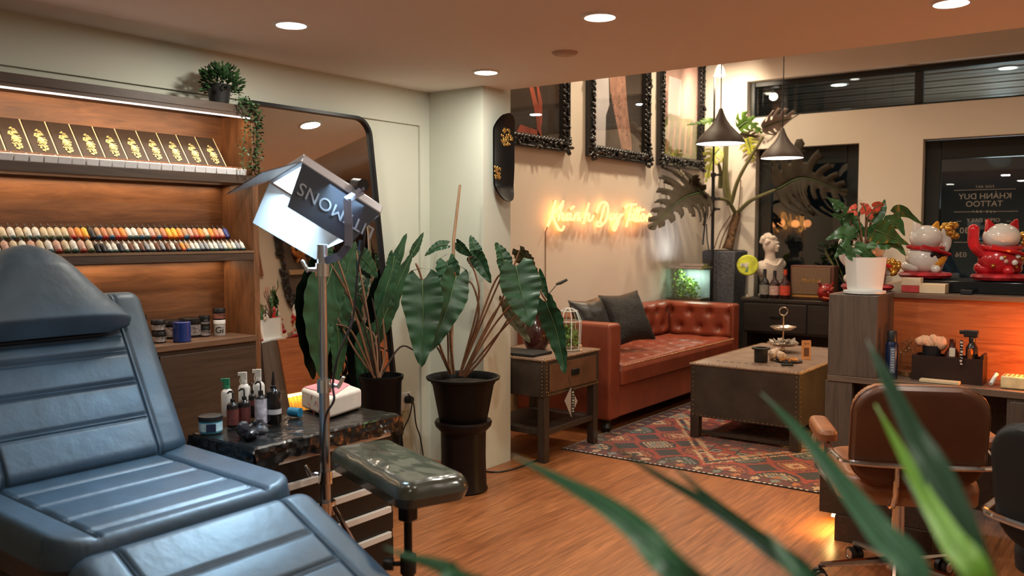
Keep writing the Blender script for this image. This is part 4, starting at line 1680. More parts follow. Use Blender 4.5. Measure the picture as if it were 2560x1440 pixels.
def ornate(name, label, y0, y1, z0, z1, art, x=XN, nx=1, seed=1, glassy=True, fw_=.10, group=None, frm=None):
    """carved frame on a wall at x facing nx; art(b, y0,y1,z0,z1) returns list of materials"""
    t = thing(name, label, 'picture', (x, (y0 + y1) / 2, z0), group=group)
    rnd = random.Random(seed)
    b = MB()
    X = lambda d: x + nx * d
    for (a, c, e, f_) in ((y0, y0 + fw_, z0, z1), (y1 - fw_, y1, z0, z1), (y0 + fw_, y1 - fw_, z0, z0 + fw_), (y0 + fw_, y1 - fw_, z1 - fw_, z1)):
        b.bb(X(.004), X(.035), a, c, e, f_)
    # raised outer lip and twisted inner rope
    for (p0, p1) in (((y0 + .012, z0 + .012), (y1 - .012, z0 + .012)), ((y1 - .012, z0 + .012), (y1 - .012, z1 - .012)), ((y1 - .012, z1 - .012), (y0 + .012, z1 - .012)), ((y0 + .012, z1 - .012), (y0 + .012, z0 + .012))):
        b.cyl((X(.038), *p0), (X(.038), *p1), .014, n=8)
    i0 = fw_ - .018
    for (p0, p1) in (((y0 + i0, z0 + i0), (y1 - i0, z0 + i0)), ((y1 - i0, z0 + i0), (y1 - i0, z1 - i0)), ((y1 - i0, z1 - i0), (y0 + i0, z1 - i0)), ((y0 + i0, z1 - i0), (y0 + i0, z0 + i0))):
        L0 = math.hypot(p1[0] - p0[0], p1[1] - p0[1])
        n = int(L0 / .045)
        for k in range(n):
            q = (k + .5) / n
            ang = math.atan2(p1[1] - p0[1], p1[0] - p0[0])
            b.ball((X(.04), p0[0] + (p1[0] - p0[0]) * q, p0[1] + (p1[1] - p0[1]) * q), (.014, .030, .013), 8, 5, Matrix.Rotation(-nx * 0 + ang + .6, 3, 'X'))
    per = [(y0 + fw_ * .42, z0 + fw_ * .42), (y1 - fw_ * .42, z0 + fw_ * .42), (y1 - fw_ * .42, z1 - fw_ * .42), (y0 + fw_ * .42, z1 - fw_ * .42)]
    for k in range(4):
        a, c = V(per[k] + (0,)), V(per[(k + 1) % 4] + (0,))
        n = int((c - a).length / .020)
        for j in range(n):
            q = a.lerp(c, (j + .5) / n)
            dm = min(j, n - j) / n
            amp = 1.5 if dm < .09 or abs(dm - .5) < .07 else .9
            b.ball((X(.045 + rnd.uniform(-.004, .012)), q.x + rnd.uniform(-.024, .024) * amp, q.y + rnd.uniform(-.024, .024) * amp),
                   (.014 * amp, rnd.uniform(.008, .020) * amp, rnd.uniform(.007, .014) * amp), 7, 5, Matrix.Rotation(rnd.uniform(0, 3.1), 3, 'X'))
    for (cy, cz) in per:
        for j in range(14):
            a = rnd.uniform(0, 6.28)
            r_ = rnd.uniform(.02, .065)
            b.ball((X(.055), cy + r_ * math.cos(a), cz + r_ * math.sin(a)), (.02, .022, .013), 7, 5, Matrix.Rotation(a, 3, 'X'))
    b.build('carved_frame', frm or m_ornate, t)
    b = MB()
    mats = art(b, y0 + fw_ * .8, y1 - fw_ * .8, z0 + fw_ * .8, z1 - fw_ * .8, X)
    b.build('print', mats, t, smooth=0, norm=False)
    if glassy:
        g = MB().bb(X(.020), X(.023), y0 + fw_ * .85, y1 - fw_ * .85, z0 + fw_ * .85, z1 - fw_ * .85)
        g.build('glazing', glass('picture_glass', (1, 1, 1), .0, 1.3), t)
    return t


m_pdark = mat('print_dark_brown', (.045, .030, .020), .6, var=.4, vs=2)
m_pred = mat('print_red', (.42, .09, .05), .6, var=.4, vs=8)
m_pskin = mat('print_skin', (.46, .24, .17), .6, var=.35, vs=14)
m_pink = mat('print_pink', (.62, .36, .30), .6, var=.25, vs=3)
m_pgrey = mat('print_pale_grey', (.78, .75, .77), .6, var=.1, vs=4)
m_pgreen = mat('print_olive', (.16, .16, .045), .6, var=.7, vs=8)
m_pink2 = mat('print_ink_lines', (.09, .06, .05), .6, var=.4, vs=20)


def poly(b, X, d, pts, k):
    b.cur = k
    b.add([(X(d), y, z) for y, z in pts], [tuple(range(len(pts)))])


def art1(b, y0, y1, z0, z1, X):
    W, Hh = y1 - y0, z1 - z0
    P = lambda a, c: (y0 + a * W, z0 + c * Hh)
    poly(b, X, .006, [P(0, 0), P(1, 0), P(1, 1), P(0, 1)], 0)
    poly(b, X, .008, [P(.58, .02), P(.66, .02), P(.60, .2), P(.50, .33), P(.36, .55), P(.30, .55), P(.46, .28), P(.56, .12)], 1)
    poly(b, X, .009, [P(.60, .03), P(.66, .10), P(.66, .24), P(.58, .36), P(.55, .36), P(.60, .2)], 1)
    poly(b, X, .008, [P(.2, .0), P(.66, .0), P(.60, .05), P(.3, .07)], 1)
    return [m_pdark, m_pred]


def art2(b, y0, y1, z0, z1, X):
    W, Hh = y1 - y0, z1 - z0
    P = lambda a, c: (y0 + a * W, z0 + c * Hh)
    poly(b, X, .006, [P(0, 0), P(1, 0), P(1, 1), P(0, 1)], 0)
    poly(b, X, .007, [P(0, 0), P(.26, 0), P(.27, .24), P(.33, .32), P(.3, .7), P(.3, 1), P(0, 1)], 1)
    leg = [P(.58, 0), P(.77, 0), P(.76, .09), P(.72, .2), P(.67, .35), P(.64, .48), P(.62, .7), P(.62, 1), P(.28, 1), P(.30, .7), P(.34, .42), P(.42, .28), P(.5, .14)]
    poly(b, X, .008, leg, 2)
    rnd = random.Random(4)
    for i in range(60):
        a = rnd.uniform(.34, .70)
        c = rnd.uniform(.12, .8)
        if abs(a - (.66 - .35 * min(c, .55) / .55 * 1.0)) > .12 and c < .5:
            continue
        if c >= .5 and not .33 < a < .58:
            continue
        q = P(a, c)
        s = rnd.uniform(.008, .022)
        an = rnd.uniform(0, 3)
        poly(b, X, .009, [(q[0] + s * math.cos(an), q[1] + s * math.sin(an)), (q[0] + s * .4 * math.cos(an + 1.6), q[1] + s * .4 * math.sin(an + 1.6)),
                          (q[0] - s * math.cos(an), q[1] - s * math.sin(an)), (q[0] + s * .3 * math.cos(an - 1.6), q[1] + s * .3 * math.sin(an - 1.6))], 3)
    return [m_pdark, m_pgrey, m_pskin, m_pink2]


def art3(b, y0, y1, z0, z1, X):
    W, Hh = y1 - y0, z1 - z0
    P = lambda a, c: (y0 + a * W, z0 + c * Hh)
    poly(b, X, .006, [P(0, 0), P(1, 0), P(1, 1), P(0, 1)], 0)
    poly(b, X, .007, [P(.05, 0), P(1, 0), P(1, .30), P(.8, .36), P(.5, .34), P(.2, .36), P(.1, .30)], 1)
    poly(b, X, .0075, [P(.16, .36), P(.5, .36), P(.52, .66), P(.2, .66)], 2)
    for k in range(5):
        poly(b, X, .008, [P(.12 + .16 * k, .05), P(.18 + .16 * k, .05), P(.24 + .15 * k, .30), P(.2 + .15 * k, .32)], 3)
    return [m_pink, m_pgreen, m_pgrey, m_pskin]


zb_ = 2.015
ornate('framed_tattoo_photo', 'black carved frame with a dark print and red figure, partly behind the column', 4.95, 5.88, 2.02, 3.36, art1, seed=1)
ornate('framed_tattoo_photo', 'black carved frame with a tattooed leg print, the middle one of three', 6.17, 7.24, zb_, 3.36, art2, seed=2)
ornate('framed_tattoo_photo', 'black carved frame with a pink and olive print in the wall corner', 7.43, 8.42, zb_ + .01, 3.36, art3, seed=3)

# neon sign: hand-written tubes
NS = [
    [(285, 240), (262, 330), (240, 420), (205, 530), (170, 612)],
    [(398, 250), (345, 335), (285, 400), (238, 432), (262, 510), (292, 590), (330, 655), (368, 672), (395, 650), (410, 612)],
    [(392, 285), (365, 370), (342, 450), (322, 528)], [(330, 500), (355, 445), (385, 430), (396, 455), (384, 500), (400, 524), (430, 505), (448, 480)],
    [(498, 435), (462, 438), (440, 480), (448, 518), (478, 512), (500, 470), (512, 432), (500, 490), (515, 520), (545, 500)], [(508, 362), (530, 345), (552, 330)],
    [(572, 432), (560, 480), (548, 530)], [(556, 492), (585, 440), (615, 425), (628, 450), (612, 505), (622, 525), (655, 500)],
    [(768, 280), (745, 370), (718, 450), (690, 572)], [(702, 510), (730, 450), (762, 432), (776, 455), (760, 505), (776, 535), (806, 520), (838, 460)],
    [(885, 420), (895, 360), (930, 300), (985, 265), (1030, 285), (1048, 350), (1045, 440), (1010, 540), (955, 600), (905, 612), (882, 585), (900, 555), (945, 560)], [(1000, 300), (975, 400), (945, 500), (930, 560)],
    [(1092, 432), (1075, 490), (1085, 522), (1115, 510), (1145, 440), (1130, 500), (1142, 522)],
    [(1182, 432), (1165, 480), (1178, 512), (1210, 490), (1236, 440), (1205, 530), (1175, 620), (1145, 672), (1122, 655), (1140, 600), (1200, 510), (1262, 440)],
    [(1296, 345), (1330, 312), (1390, 300), (1455, 298)], [(1392, 305), (1362, 410), (1338, 520), (1315, 620)],
    [(1410, 440), (1372, 440), (1350, 485), (1358, 520), (1390, 505), (1412, 440), (1400, 500), (1412, 525)],
    [(1475, 340), (1450, 430), (1435, 510), (1448, 540), (1470, 520)], [(1515, 340), (1490, 430), (1474, 510), (1486, 540), (1508, 520)], [(1425, 405), (1500, 385), (1572, 372)],
    [(1545, 445), (1520, 490), (1530, 535), (1565, 525), (1580, 470), (1555, 440), (1545, 445)], [(1640, 445), (1610, 490), (1620, 535), (1655, 525), (1672, 470), (1650, 440), (1640, 445)],
]
n0 = PX(1340 + 170 / 5.818, 460 + 612 / 5.818, XN + .035)
NE = thing('neon_sign', 'orange handwritten neon name sign on the wall above the sofa', 'neon sign', (XN, 6.1, 1.42))
m_neon = emis('neon_orange', (1.0, 0.40, 0.10), 5.0)
for s in NS:
    pts = [PX(1340 + u / 5.818, 460 + v / 5.818, XN + .035) for u, v in s]
    MB().tube(pts, .0095, 6, smooth=5).build('neon_tube', m_neon, NE)
b = MB()
for s in NS:
    u, v = s[0]
    q = PX(1340 + u / 5.818, 460 + v / 5.818, XN + .02)
    b.cyl((XN, q.y, q.z), (XN + .03, q.y, q.z), .006, n=6)
b.build('standoff', mat('clear_standoff', (.6, .4, .3), .3), NE)
MB().tube([PX(1369, 566, XN + .03), PX(1364, 580, XN + .004), PX(1364, 690, XN + .004), PX(1364, 780, XN + .004)], .004, 6).build('cable', mat('tan_cable', (.42, .27, .18), .6), NE)
for (u, v) in ((1400, 540), (1480, 545), (1560, 545), (1600, 548)):
    q = PX(u, v, XN + .09)
    lamp('POINT', 'neon_glow_lamp', q, .9, (1, .33, .10), NE, shadow_soft_size=.05)

# ================================================================== SOFA
m_sofa = mat('cognac_leather', (0.235, 0.052, 0.026), .36, var=.22, vs=6, bump=.08, bs=40, spec=.55)
SX, SBK = -2.97, -3.76
SY0, SY1, SZ = 5.16, 7.46, .765
SF = thing('tufted_sofa', 'cognac leather tufted sofa against the wall under the neon sign', 'sofa', (-3.36, 6.3, 0))


def tuft(W, Hh, nx, ny, dep=.02, r=.035):
    pts = []
    for j in range(ny):
        for i in range(nx + (j % 2)):
            pts.append(((-.5 + (i + .5 + (0 if j % 2 == 0 else -.5)) / nx) * W * .96, (-.5 + (j + .5) / ny) * Hh * .9))

    def f(x, y):
        s = 0
        for px, py in pts:
            d = math.hypot(x - px, y - py)
            if d < .14:
                s -= dep * math.exp(-(d / r) ** 2) + dep * .35 * math.exp(-(d / (r * 2.6)) ** 2)
        return s
    return f


for y0 in (SY0, SY1 - .15):
    MB().bb(SBK, SX, y0, y0 + .15, .10, SZ).build('arm', m_sofa, SF, bevel=.022, seg=4)
MB().bb(SBK, SBK + .14, SY0 + .15, SY1 - .15, .10, SZ).build('backrest', m_sofa, SF, bevel=.022, seg=4)
# tufted inner faces
bw, bh = SY1 - SY0 - .30, SZ - .47
yc = (SY0 + SY1) / 2
M_ = mtx((SBK + .14, yc, .47 + bh / 2), (0, 1, 0), (0, 0, 1))
pad(bw, bh, .055, .05, .03, tuft(bw, bh, 9, 2, .034, .032), 0.0, 180, 34, M_).build('back_cushion', m_sofa, SF)
aw = SX - SBK - .20
for y0, s in ((SY0 + .15, 1), (SY1 - .15, -1)):
    M_ = mtx((SBK + .14 + aw / 2 + .05, y0, .47 + bh / 2), (-s, 0, 0), (0, 0, 1))
    pad(aw, bh, .045, .04, .03, tuft(aw, bh, 3, 2, .036, .032), 0.0, 70, 34, M_).build('arm_cushion', m_sofa, SF)
MB().bb(SBK + .1, SX - .02, SY0 + .15, SY1 - .15, .10, .33).build('base_rail', m_sofa, SF, bevel=.012, seg=3)
cw, cl = SY1 - SY0 - .31, SX - SBK - .16
M_ = mtx((SX - cl / 2 + .01, yc, .425), (0, 1, 0), (-1, 0, 0))
pad(cw, cl, .055, .05, .03, tuft(cw, cl, 9, 4, .022, .03), .095, 170, 50, M_).build('seat_cushion', m_sofa, SF)
b = MB()
for i in range(70):
    y = SY0 + .17 + i * (SY1 - SY0 - .34) / 69
    b.ball((SX + .012, y, .462), .007, 7, 5)
b.build('nail_trim', mat('brass_nails', (.45, .25, .12), .3, .8), SF)
for x in (SX - .07, SBK + .07):
    for y in (SY0 + .08, SY1 - .08):
        MB().lathe((x, y, .009), [(.028, 0), (.04, .03), (.028, .06), (.042, .092)], 16).build('foot', m_black, SF)

# cushions on the sofa
m_cush = mat('black_leather_cushion', (0.016, 0.014, 0.012), .35, var=.3, vs=8, bump=.1, bs=30)
m_cush2 = mat('black_sequin_cushion', (0.014, 0.013, 0.012), .42, .3, var=.5, vs=90, bump=.8, bs=130)


def cushion(label, c, x, y, s, m):
    M_ = mtx(c, x, y)
    b = MB(M_)
    for sg in (1, -1):
        def fn(a, q):
            u, v = a * 2 - 1, q * 2 - 1
            e = (1 - abs(u) ** 2.6) * (1 - abs(v) ** 2.6)
            pin = 1 + .07 * (abs(u * v)) - .06 * ((1 - u * u) * v * v + (1 - v * v) * u * u)
            return V((u * s / 2 * pin, v * s / 2 * pin, sg * (.075 * max(0, e) ** .55 + .003 * mnoise.noise(V((u * 4, v * 4, sg))))))
        b.grid(fn, 24, 24)
    return b.build('sofa_cushion', m, label=label, cat='cushion', smooth=70)


cushion('plain black leather cushion leaning on the sofa back near the left arm', (SBK + .41, 5.565, .72), (.10, 1, .02), (-.45, .02, 1), .37, m_cush)
cushion('textured black cushion in front of the plain leather one on the sofa', (SBK + .46, 6.0, .73), (.30, 1, .06), (-.5, .10, 1), .40, m_cush2)

# ================================================================== SIDE TABLE
m_trunk = mat('trunk_grey_brown_shaded', (0.046, 0.033, 0.024), .5, var=.3, vs=7, bump=.1, bs=60)  # grey-brown hide, darkened so the colour carries the shade on the table fronts
m_trunk_top = mat('trunk_tan_top', (0.27, 0.185, 0.14), .36, var=.2, vs=8, bump=.06, bs=40)
m_leg = wood('dark_table_leg', (.022, .014, .010), (.055, .035, .024), (9, 9, 1), 3, .5)
m_stud = mat('aged_brass_stud', (.40, .25, .13), .35, .8, var=.3, vs=50)
ax0, ax1, ay0, ay1 = -3.44, -2.915, 4.29, 4.92
zt, zbx = .632, .40
ST = thing('side_table', 'studded grey-brown side table with drawer and low shelf beside the sofa', 'side table', (-3.18, 4.605, 0))
MB().bb(ax0, ax1, ay0, ay1, zbx, zt - .014).build('body', m_trunk, ST, bevel=.003)


def studs(b, p0, p1, step=.021, r=.0045):
    p0, p1 = V(p0), V(p1)
    n = int((p1 - p0).length / step)
    for i in range(n + 1):
        b.ball(p0.lerp(p1, i / n), r, 6, 4)


def trunk_top(name, x0, x1, y0, y1, z, root, m, extra=None):
    b = MB().bb(x0 - .008, x1 + .008, y0 - .008, y1 + .008, z - .014, z)
    o = b.build(name, m, root, bevel=.003)
    b = MB()
    for q in ((x0 + .006, y0 + .006, x1 - .006, y0 + .006), (x1 - .006, y0 + .006, x1 - .006, y1 - .006), (x0 + .006, y1 - .006, x1 - .006, y1 - .006), (x0 + .006, y0 + .006, x0 + .006, y1 - .006)):
        studs(b, (q[0], q[1], z), (q[2], q[3], z), .024, .0055)
    zz = z - .007
    studs(b, (x0, y0 - .009, zz), (x1, y0 - .009, zz), .024)
    studs(b, (x1 + .009, y0, zz), (x1 + .009, y1, zz), .024)
    b.build('stud_trim', m_stud, o)
    return o


trunk_top('table_top', ax0, ax1, ay0, ay1, zt, ST, m_trunk_top)
DR = MB().bb(ax1, ax1 + .008, ay0 + .045, ay1 - .045, zbx + .03, zt - .035).build('drawer', mat('drawer_brown', (.13, .062, .034), .5, var=.3, vs=9), ST, bevel=.002)
MB().bb(ax1 + .008, ax1 + .02, 4.575, 4.655, .50, .54).build('handle', m_black_metal, DR, bevel=.004)
b = MB()
studs(b, (ax1 + .002, ay0 + .018, zbx + .012), (ax1 + .002, ay1 - .018, zbx + .012))
studs(b, (ax1 + .002, ay0 + .018, zbx + .012), (ax1 + .002, ay0 + .018, zt - .02))
studs(b, (ax1 + .002, ay0 + .036, zbx + .03), (ax1 + .002, ay1 - .036, zbx + .03))
studs(b, (ax1 - .018, ay0 - .002, zbx + .012), (ax1 - .018, ay0 - .002, zt - .02))
b.build('stud_trim', m_stud, ST)
for x in (ax0 + .03, ax1 - .028):
    for y in (ay0 + .03, ay1 - .03):
        MB().bb(x - .026, x + .026, y - .026, y + .026, 0 if y < 4.6 else .0095, zbx).build('leg', m_leg, ST, bevel=.003)
MB().bb(ax0 + .01, ax1 - .01, ay0 + .012, ay1 - .012, .165, .20).build('low_shelf', m_leg, ST, bevel=.003)
# hanging tag
c = PX(1428, 1005, ax1 + .03)
b = MB(mtx(c, (0.25, 1, 0), (0, 0, 1)))
b.prism([(-.058, .015), (-.005, .092), (.052, .0), (.0, -.095)], .002)
b.cur = 1
b.box((.012, -.002, .0025), (.028, .165, .0015))
b.cur = 2
for i in range(8):
    b.box((.012 + .002 * (i % 2), .06 - i * .017, .0036), (.012, .010 - .003 * (i % 3), .001))
b.cur = 1
b.tube([(-.005, .092, 0), (-.01, .14, -.008), (-.012, .16, -.012)], .0014, 5)
b.build('hanging_tag', [mat('tag_grey', (.34, .30, .27), .6), m_black, mat('tag_ink', (.6, .58, .55), .6)], ST)
# things on the side table
c = V((-3.03, 4.735, zt + .009))
DM = thing('glass_terrarium', 'faceted white-framed glass terrarium with moss on the side table', 'terrarium', c)
gp = [(.075, 0), (.082, .18), (.055, .245), (.02, .262)]
MB().lathe(c, gp, 8).build('glass', glass('terrarium_glass', (.92, .95, .9), .05, 1.4), DM, smooth=0)
b = MB()
for k in range(8):
    a = 2 * PI * k / 8
    b.tube([c + V((r * math.cos(a), r * math.sin(a), z)) for r, z in gp], .0032, 5)
for r, z in gp:
    b.tube([c + V((r * math.cos(2 * PI * k / 8), r * math.sin(2 * PI * k / 8), z)) for k in range(9)], .0032, 5)
b.build('white_frame', m_white, DM)
b = MB()
rnd = random.Random(2)
for i in range(90):
    a, r = rnd.uniform(0, 6.28), .062 * math.sqrt(rnd.random())
    b.ball(c + V((r * math.cos(a), r * math.sin(a), .03 + .17 * rnd.random() * (1 - r / .09))), rnd.uniform(.008, .018), 7, 5)
b.build('moss', mat('moss_green', (.17, .26, .07), .8, var=.5, vs=60), DM)
c = V((-3.215, 4.635, zt + .001))
VA = thing('dark_vase', 'dark red-brown round lamp base on the side table under the leaves', 'vase', c)
MB().lathe(c, [(.06, 0), (.085, .05), (.088, .12), (.06, .19), (.035, .215), (.035, .235)], 28).build('body', mat('oxblood_glaze', (.045, .010, .007), .22, var=.3, coat=.4), VA)
MB().lathe(c + V((0, 0, .235)), [(.016, 0), (.016, .02), (.03, .03), (.03, .05), (0, .055)], 16).build('stopper', m_black, VA)
MB().bb(-3.36, -3.02, 4.31, 4.53, zt + .001, zt + .018).build('laptop', m_blackmatt, bevel=.004, label='flat black laptop lying at the near corner of the side table', cat='laptop')
c = V((-2.96, 4.76, zt))
b = MB()
b.lathe(c, [(.014, 0), (.016, .004), (.008, .016), (.013, .026), (.012, .036), (0, .042)], 12)
b.ball(c + V((.0, .012, .028)), .008, 7, 5)
b.build('cream_figurine', mat('cream_ceramic', (.72, .50, .32), .4), label='tiny cream figurine at the front edge of the side table', cat='figurine')

# ================================================================== RUG
RX0, RX1, RY0, RY1 = -3.03, -1.24, 4.655, 7.15
rug_cols = {'red': (.26, .026, .014), 'cream': (.42, .27, .16), 'orange': (.36, .10, .03), 'dark': (.014, .012, .018), 'grey': (.15, .16, .15), 'green': (.04, .06, .05), 'wine': (.10, .014, .016), 'stripe': (.62, .52, .42)}
rk = list(rug_cols)
rugm = [mat('rug_' + k, rug_cols[k], .9, var=.25, vs=60, bump=.5, bs=220, sheen=.2) for k in rk]


def rugc(x, y):
    ex = min(x - RX0, RX1 - x)
    ey = min(y - RY0, RY1 - y)
    e = min(ex, ey)
    t = x if ey < ex else y
    if e < .014:
        return 'stripe' if int((t) / .014) % 2 else 'dark'
    if e < .034:
        return 'wine'
    if e < .115:
        k = (t / .115) % 1
        q = abs(k - .5) * .115 + abs(e - .075) * .6
        i = int(t / .115) % 3
        return ('cream', 'grey', 'orange')[i] if q < .030 else ('dark' if q < .036 else 'wine')
    if e < .130:
        return 'dark' if int(t / .03) % 2 else 'wine'
    # field with stepped stars
    cx, cy = (RX0 + RX1) / 2, (RY0 + RY1) / 2
    dx, dy = x - cx, y - cy
    m = abs(dx) / .62 + abs(dy) / .95
    if abs(m - 1) < .035 or abs(m - 1.12) < .02:
        return 'cream' if int((x + y) / .03) % 3 else 'orange'
    if m < .965:
        u, v = ((x + y) / .17) % 1 - .5, ((x - y) / .17) % 1 - .5
        q = abs(u) + abs(v)
        i = (int((x + y) // .17) * 7 + int((x - y) // .17) * 3) % 5
        if q < .14:
            return ('dark', 'cream', 'dark', 'orange', 'red')[i]
        if q < .24:
            return ('orange', 'dark', 'cream', 'dark', 'grey')[i]
        if q < .36:
            return ('cream', 'red', 'grey', 'red', 'orange')[i]
        if q < .44:
            return 'dark'
        return ('red', 'wine')[i % 2]
    sx_, sy_ = ((x - RX0) / .30) % 1 - .5, ((y - RY0) / .30) % 1 - .5
    i = (int((x - RX0) // .30) * 5 + int((y - RY0) // .30) * 3) % 4
    q = max(abs(sx_), abs(sy_)) + .55 * min(abs(sx_), abs(sy_))
    s = abs(sx_) + abs(sy_)
    if s < .10:
        return ('orange', 'dark', 'cream', 'red')[i]
    if s < .22:
        return ('grey', 'cream', 'green', 'cream')[i]
    if q < .36 and (int(sx_ * 20) + int(sy_ * 20)) % 2 == 0:
        return ('cream', 'orange', 'grey', 'orange')[i]
    if q < .44:
        return ('dark', 'wine')[i % 2]
    return 'red' if s < .66 else 'dark'


b = MB()
st = .0155
nx_, ny_ = int((RX1 - RX0) / st), int((RY1 - RY0) / st)
vs = [V((RX0 + i * (RX1 - RX0) / nx_, RY0 + j * (RY1 - RY0) / ny_, .008)) for i in range(nx_ + 1) for j in range(ny_ + 1)]
fs = [(i * (ny_ + 1) + j, (i + 1) * (ny_ + 1) + j, (i + 1) * (ny_ + 1) + j + 1, i * (ny_ + 1) + j + 1) for i in range(nx_) for j in range(ny_)]
b.add(vs, fs)
b.mi = [rk.index(rugc(RX0 + (i + .5) * st, RY0 + (j + .5) * st)) for i in range(nx_) for j in range(ny_)]
b.cur = rk.index('dark')
b.bb(RX0, RX1, RY0, RY1, .001, .0075)
b.build('kilim_rug', rugm, label='red patterned kilim rug under the coffee table and sofa', cat='rug', smooth=0, norm=False)

# ================================================================== COFFEE TABLE
bx0, bx1, by0, by1 = -2.50, -1.765, 5.43, 6.75
zt2 = .515
CT = thing('coffee_table', 'studded grey-brown trunk coffee table on the red rug', 'coffee table', (-2.13, 6.09, 0))
MB().bb(bx0, bx1, by0, by1, .155, zt2 - .014).build('body', m_trunk, CT, bevel=.003)
o = trunk_top('table_top', bx0, bx1, by0, by1, zt2, CT, m_trunk_top)
b = MB()
for i in range(11):
    x = bx0 + .12 + i * (bx1 - bx0 - .24) / 10
    b.bb(x - .012, x + .012, by0 + .17, by0 + .185, zt2 - .001, zt2 + .0008)
b.build('inlay', m_leg, o)
b = MB()
for x in (bx0 + .02, bx1 - .02):
    studs(b, (x, by0 - .002, .17), (x, by0 - .002, zt2 - .03), .03)
studs(b, (bx1 + .002, by0 + .02, .17), (bx1 + .002, by0 + .02, zt2 - .03), .03)
studs(b, (bx0 + .02, by0 - .002, .165), (bx1 - .02, by0 - .002, .165), .03)
b.build('stud_trim', m_stud, CT)
for x in (bx0 + .03, bx1 - .03):
    for y in (by0 + .03, by1 - .03):
        MB().bb(x - .03, x + .03, y - .03, y + .03, .009, .155).build('leg', m_leg, CT, bevel=.003)
for y in (by0 + .07, by1 - .07):
    MB().bb(bx0 + .03, bx1 - .03, y - .02, y + .02, .03, .055).build('stretcher', m_leg, CT)
# things on the coffee table
Z2 = zt2 + .001


def on_coffee(u, v):
    return PZ(u, v, Z2)


m_silverw = mat('silver_tray', (.62, .50, .40), .22, .9, var=.1)
p = on_coffee(1957, 880)
TT = thing('tiered_tray', 'two-tier silver serving stand with a ring handle on the coffee table', 'serving stand', p)
MB().lathe(p, [(.05, 0), (.055, .005), (.015, .015), (.008, .05)], 20).build('base', m_silverw, TT)
MB().lathe(p + V((0, 0, .048)), [(0, 0), (.09, .0), (.115, .022), (.112, .024), (.088, .004), (0, .004)], 28).build('tray', m_silverw, TT)
MB().lathe(p + V((0, 0, .165)), [(0, 0), (.06, .0), (.095, .022), (.092, .024), (.058, .004), (0, .004)], 28).build('tray', m_silverw, TT)
MB().cyl(p + V((0, 0, .05)), p + V((0, 0, .27)), .006, n=10).build('stem', m_silverw, TT)
b = MB()
b.tube([p + V((0, 0, .30)) + RGT * .03 * math.sin(R(a)) + V((0, 0, -.03 * math.cos(R(a)))) for a in range(0, 361, 20)], .004, 6, cap=False)
b.build('ring_handle', m_silverw, TT)
b = MB()
rnd = random.Random(8)
for i in range(26):
    a, r = rnd.uniform(0, 6.28), .09 * math.sqrt(rnd.random())
    c = p + V((r * math.cos(a), r * math.sin(a), .068 + .02 * rnd.random()))
    b.box(c, (rnd.uniform(.02, .05), rnd.uniform(.02, .04), .004), (rnd.uniform(-.9, .9), rnd.uniform(-.9, .9), a))
b.build('wrapped_sweets', mat('sweet_wrappers', (.72, .62, .52), .4, var=.3, vs=50), label='heap of pale wrapped sweets in the lower tray of the serving stand', cat='sweets', kind='stuff', smooth=0)
p = on_coffee(1902, 905)
b = MB().lathe(p, [(.042, 0), (.045, .004), (.045, .085), (.062, .088), (.062, .098), (.045, .10), (.040, .10), (.038, .02), (0, .02)], 24)
b.build('black_cup', m_black, label='black hat-shaped cup on the coffee table', cat='cup')
p = on_coffee(1938, 900)
b = MB()
for i in range(10):
    c = p + V((.05 * math.cos(i * 2.4) * (i % 3) / 2, .05 * math.sin(i * 2.4) * (i % 3) / 2, .029 + .008 * (i % 4)))
    b.ball(c, (.035, .030, .021), 10, 6, (i, i * .4, i), f=lambda q: q * (1 + .3 * mnoise.noise(q * 2.5 + c * 30)))
b.build('crumpled_tissue', mat('tissue_cream', (.66, .52, .42), .7, var=.1, vs=30), label='crumpled pale tissue beside the black cup on the coffee table', cat='tissue')
p = on_coffee(1972, 905)
b = MB().lathe(p, [(.06, 0), (.09, .008), (.088, .012), (.058, .005), (0, .005)], 26)
PLT = b.build('dark_plate', m_black, label='dark round plate with snacks on the coffee table', cat='plate')
b = MB()
for i in range(6):
    b.box(p + V((.04 * math.cos(i), .04 * math.sin(i * 1.3), .018)), (.045, .016, .010), (.2, .1 * i, i * .8))
b.build('snack_stick', mat('orange_snack', (.55, .22, .05), .5, var=.3, vs=30), label='orange snack sticks lying on the dark plate', cat='snack', kind='stuff')
p = on_coffee(1968, 914)
MB().box(p + V((0, 0, .006)), (.075, .042, .012), (0, 0, .5)).build('phone', m_blackmatt, bevel=.004, label='small black phone at the front of the coffee table items', cat='phone')
p = on_coffee(2015, 898)
b = MB(mtx(p, RGT, (0, 0, 1)))
b.box((0, .065, 0), (.062, .13, .012))
b.cur = 1
b.box((0, .05, .0065), (.036, .06, .001))
b.box((-.008, .108, .0065), (.012, .008, .001))
b.box((.010, .108, .0065), (.010, .008, .001))
b.build('menu_stand', [mat('orange_wood_stand', (.60, .28, .12), .5), mat('stand_brown', (.12, .05, .03), .5)], label='small upright orange stand at the right of the coffee table', cat='stand')

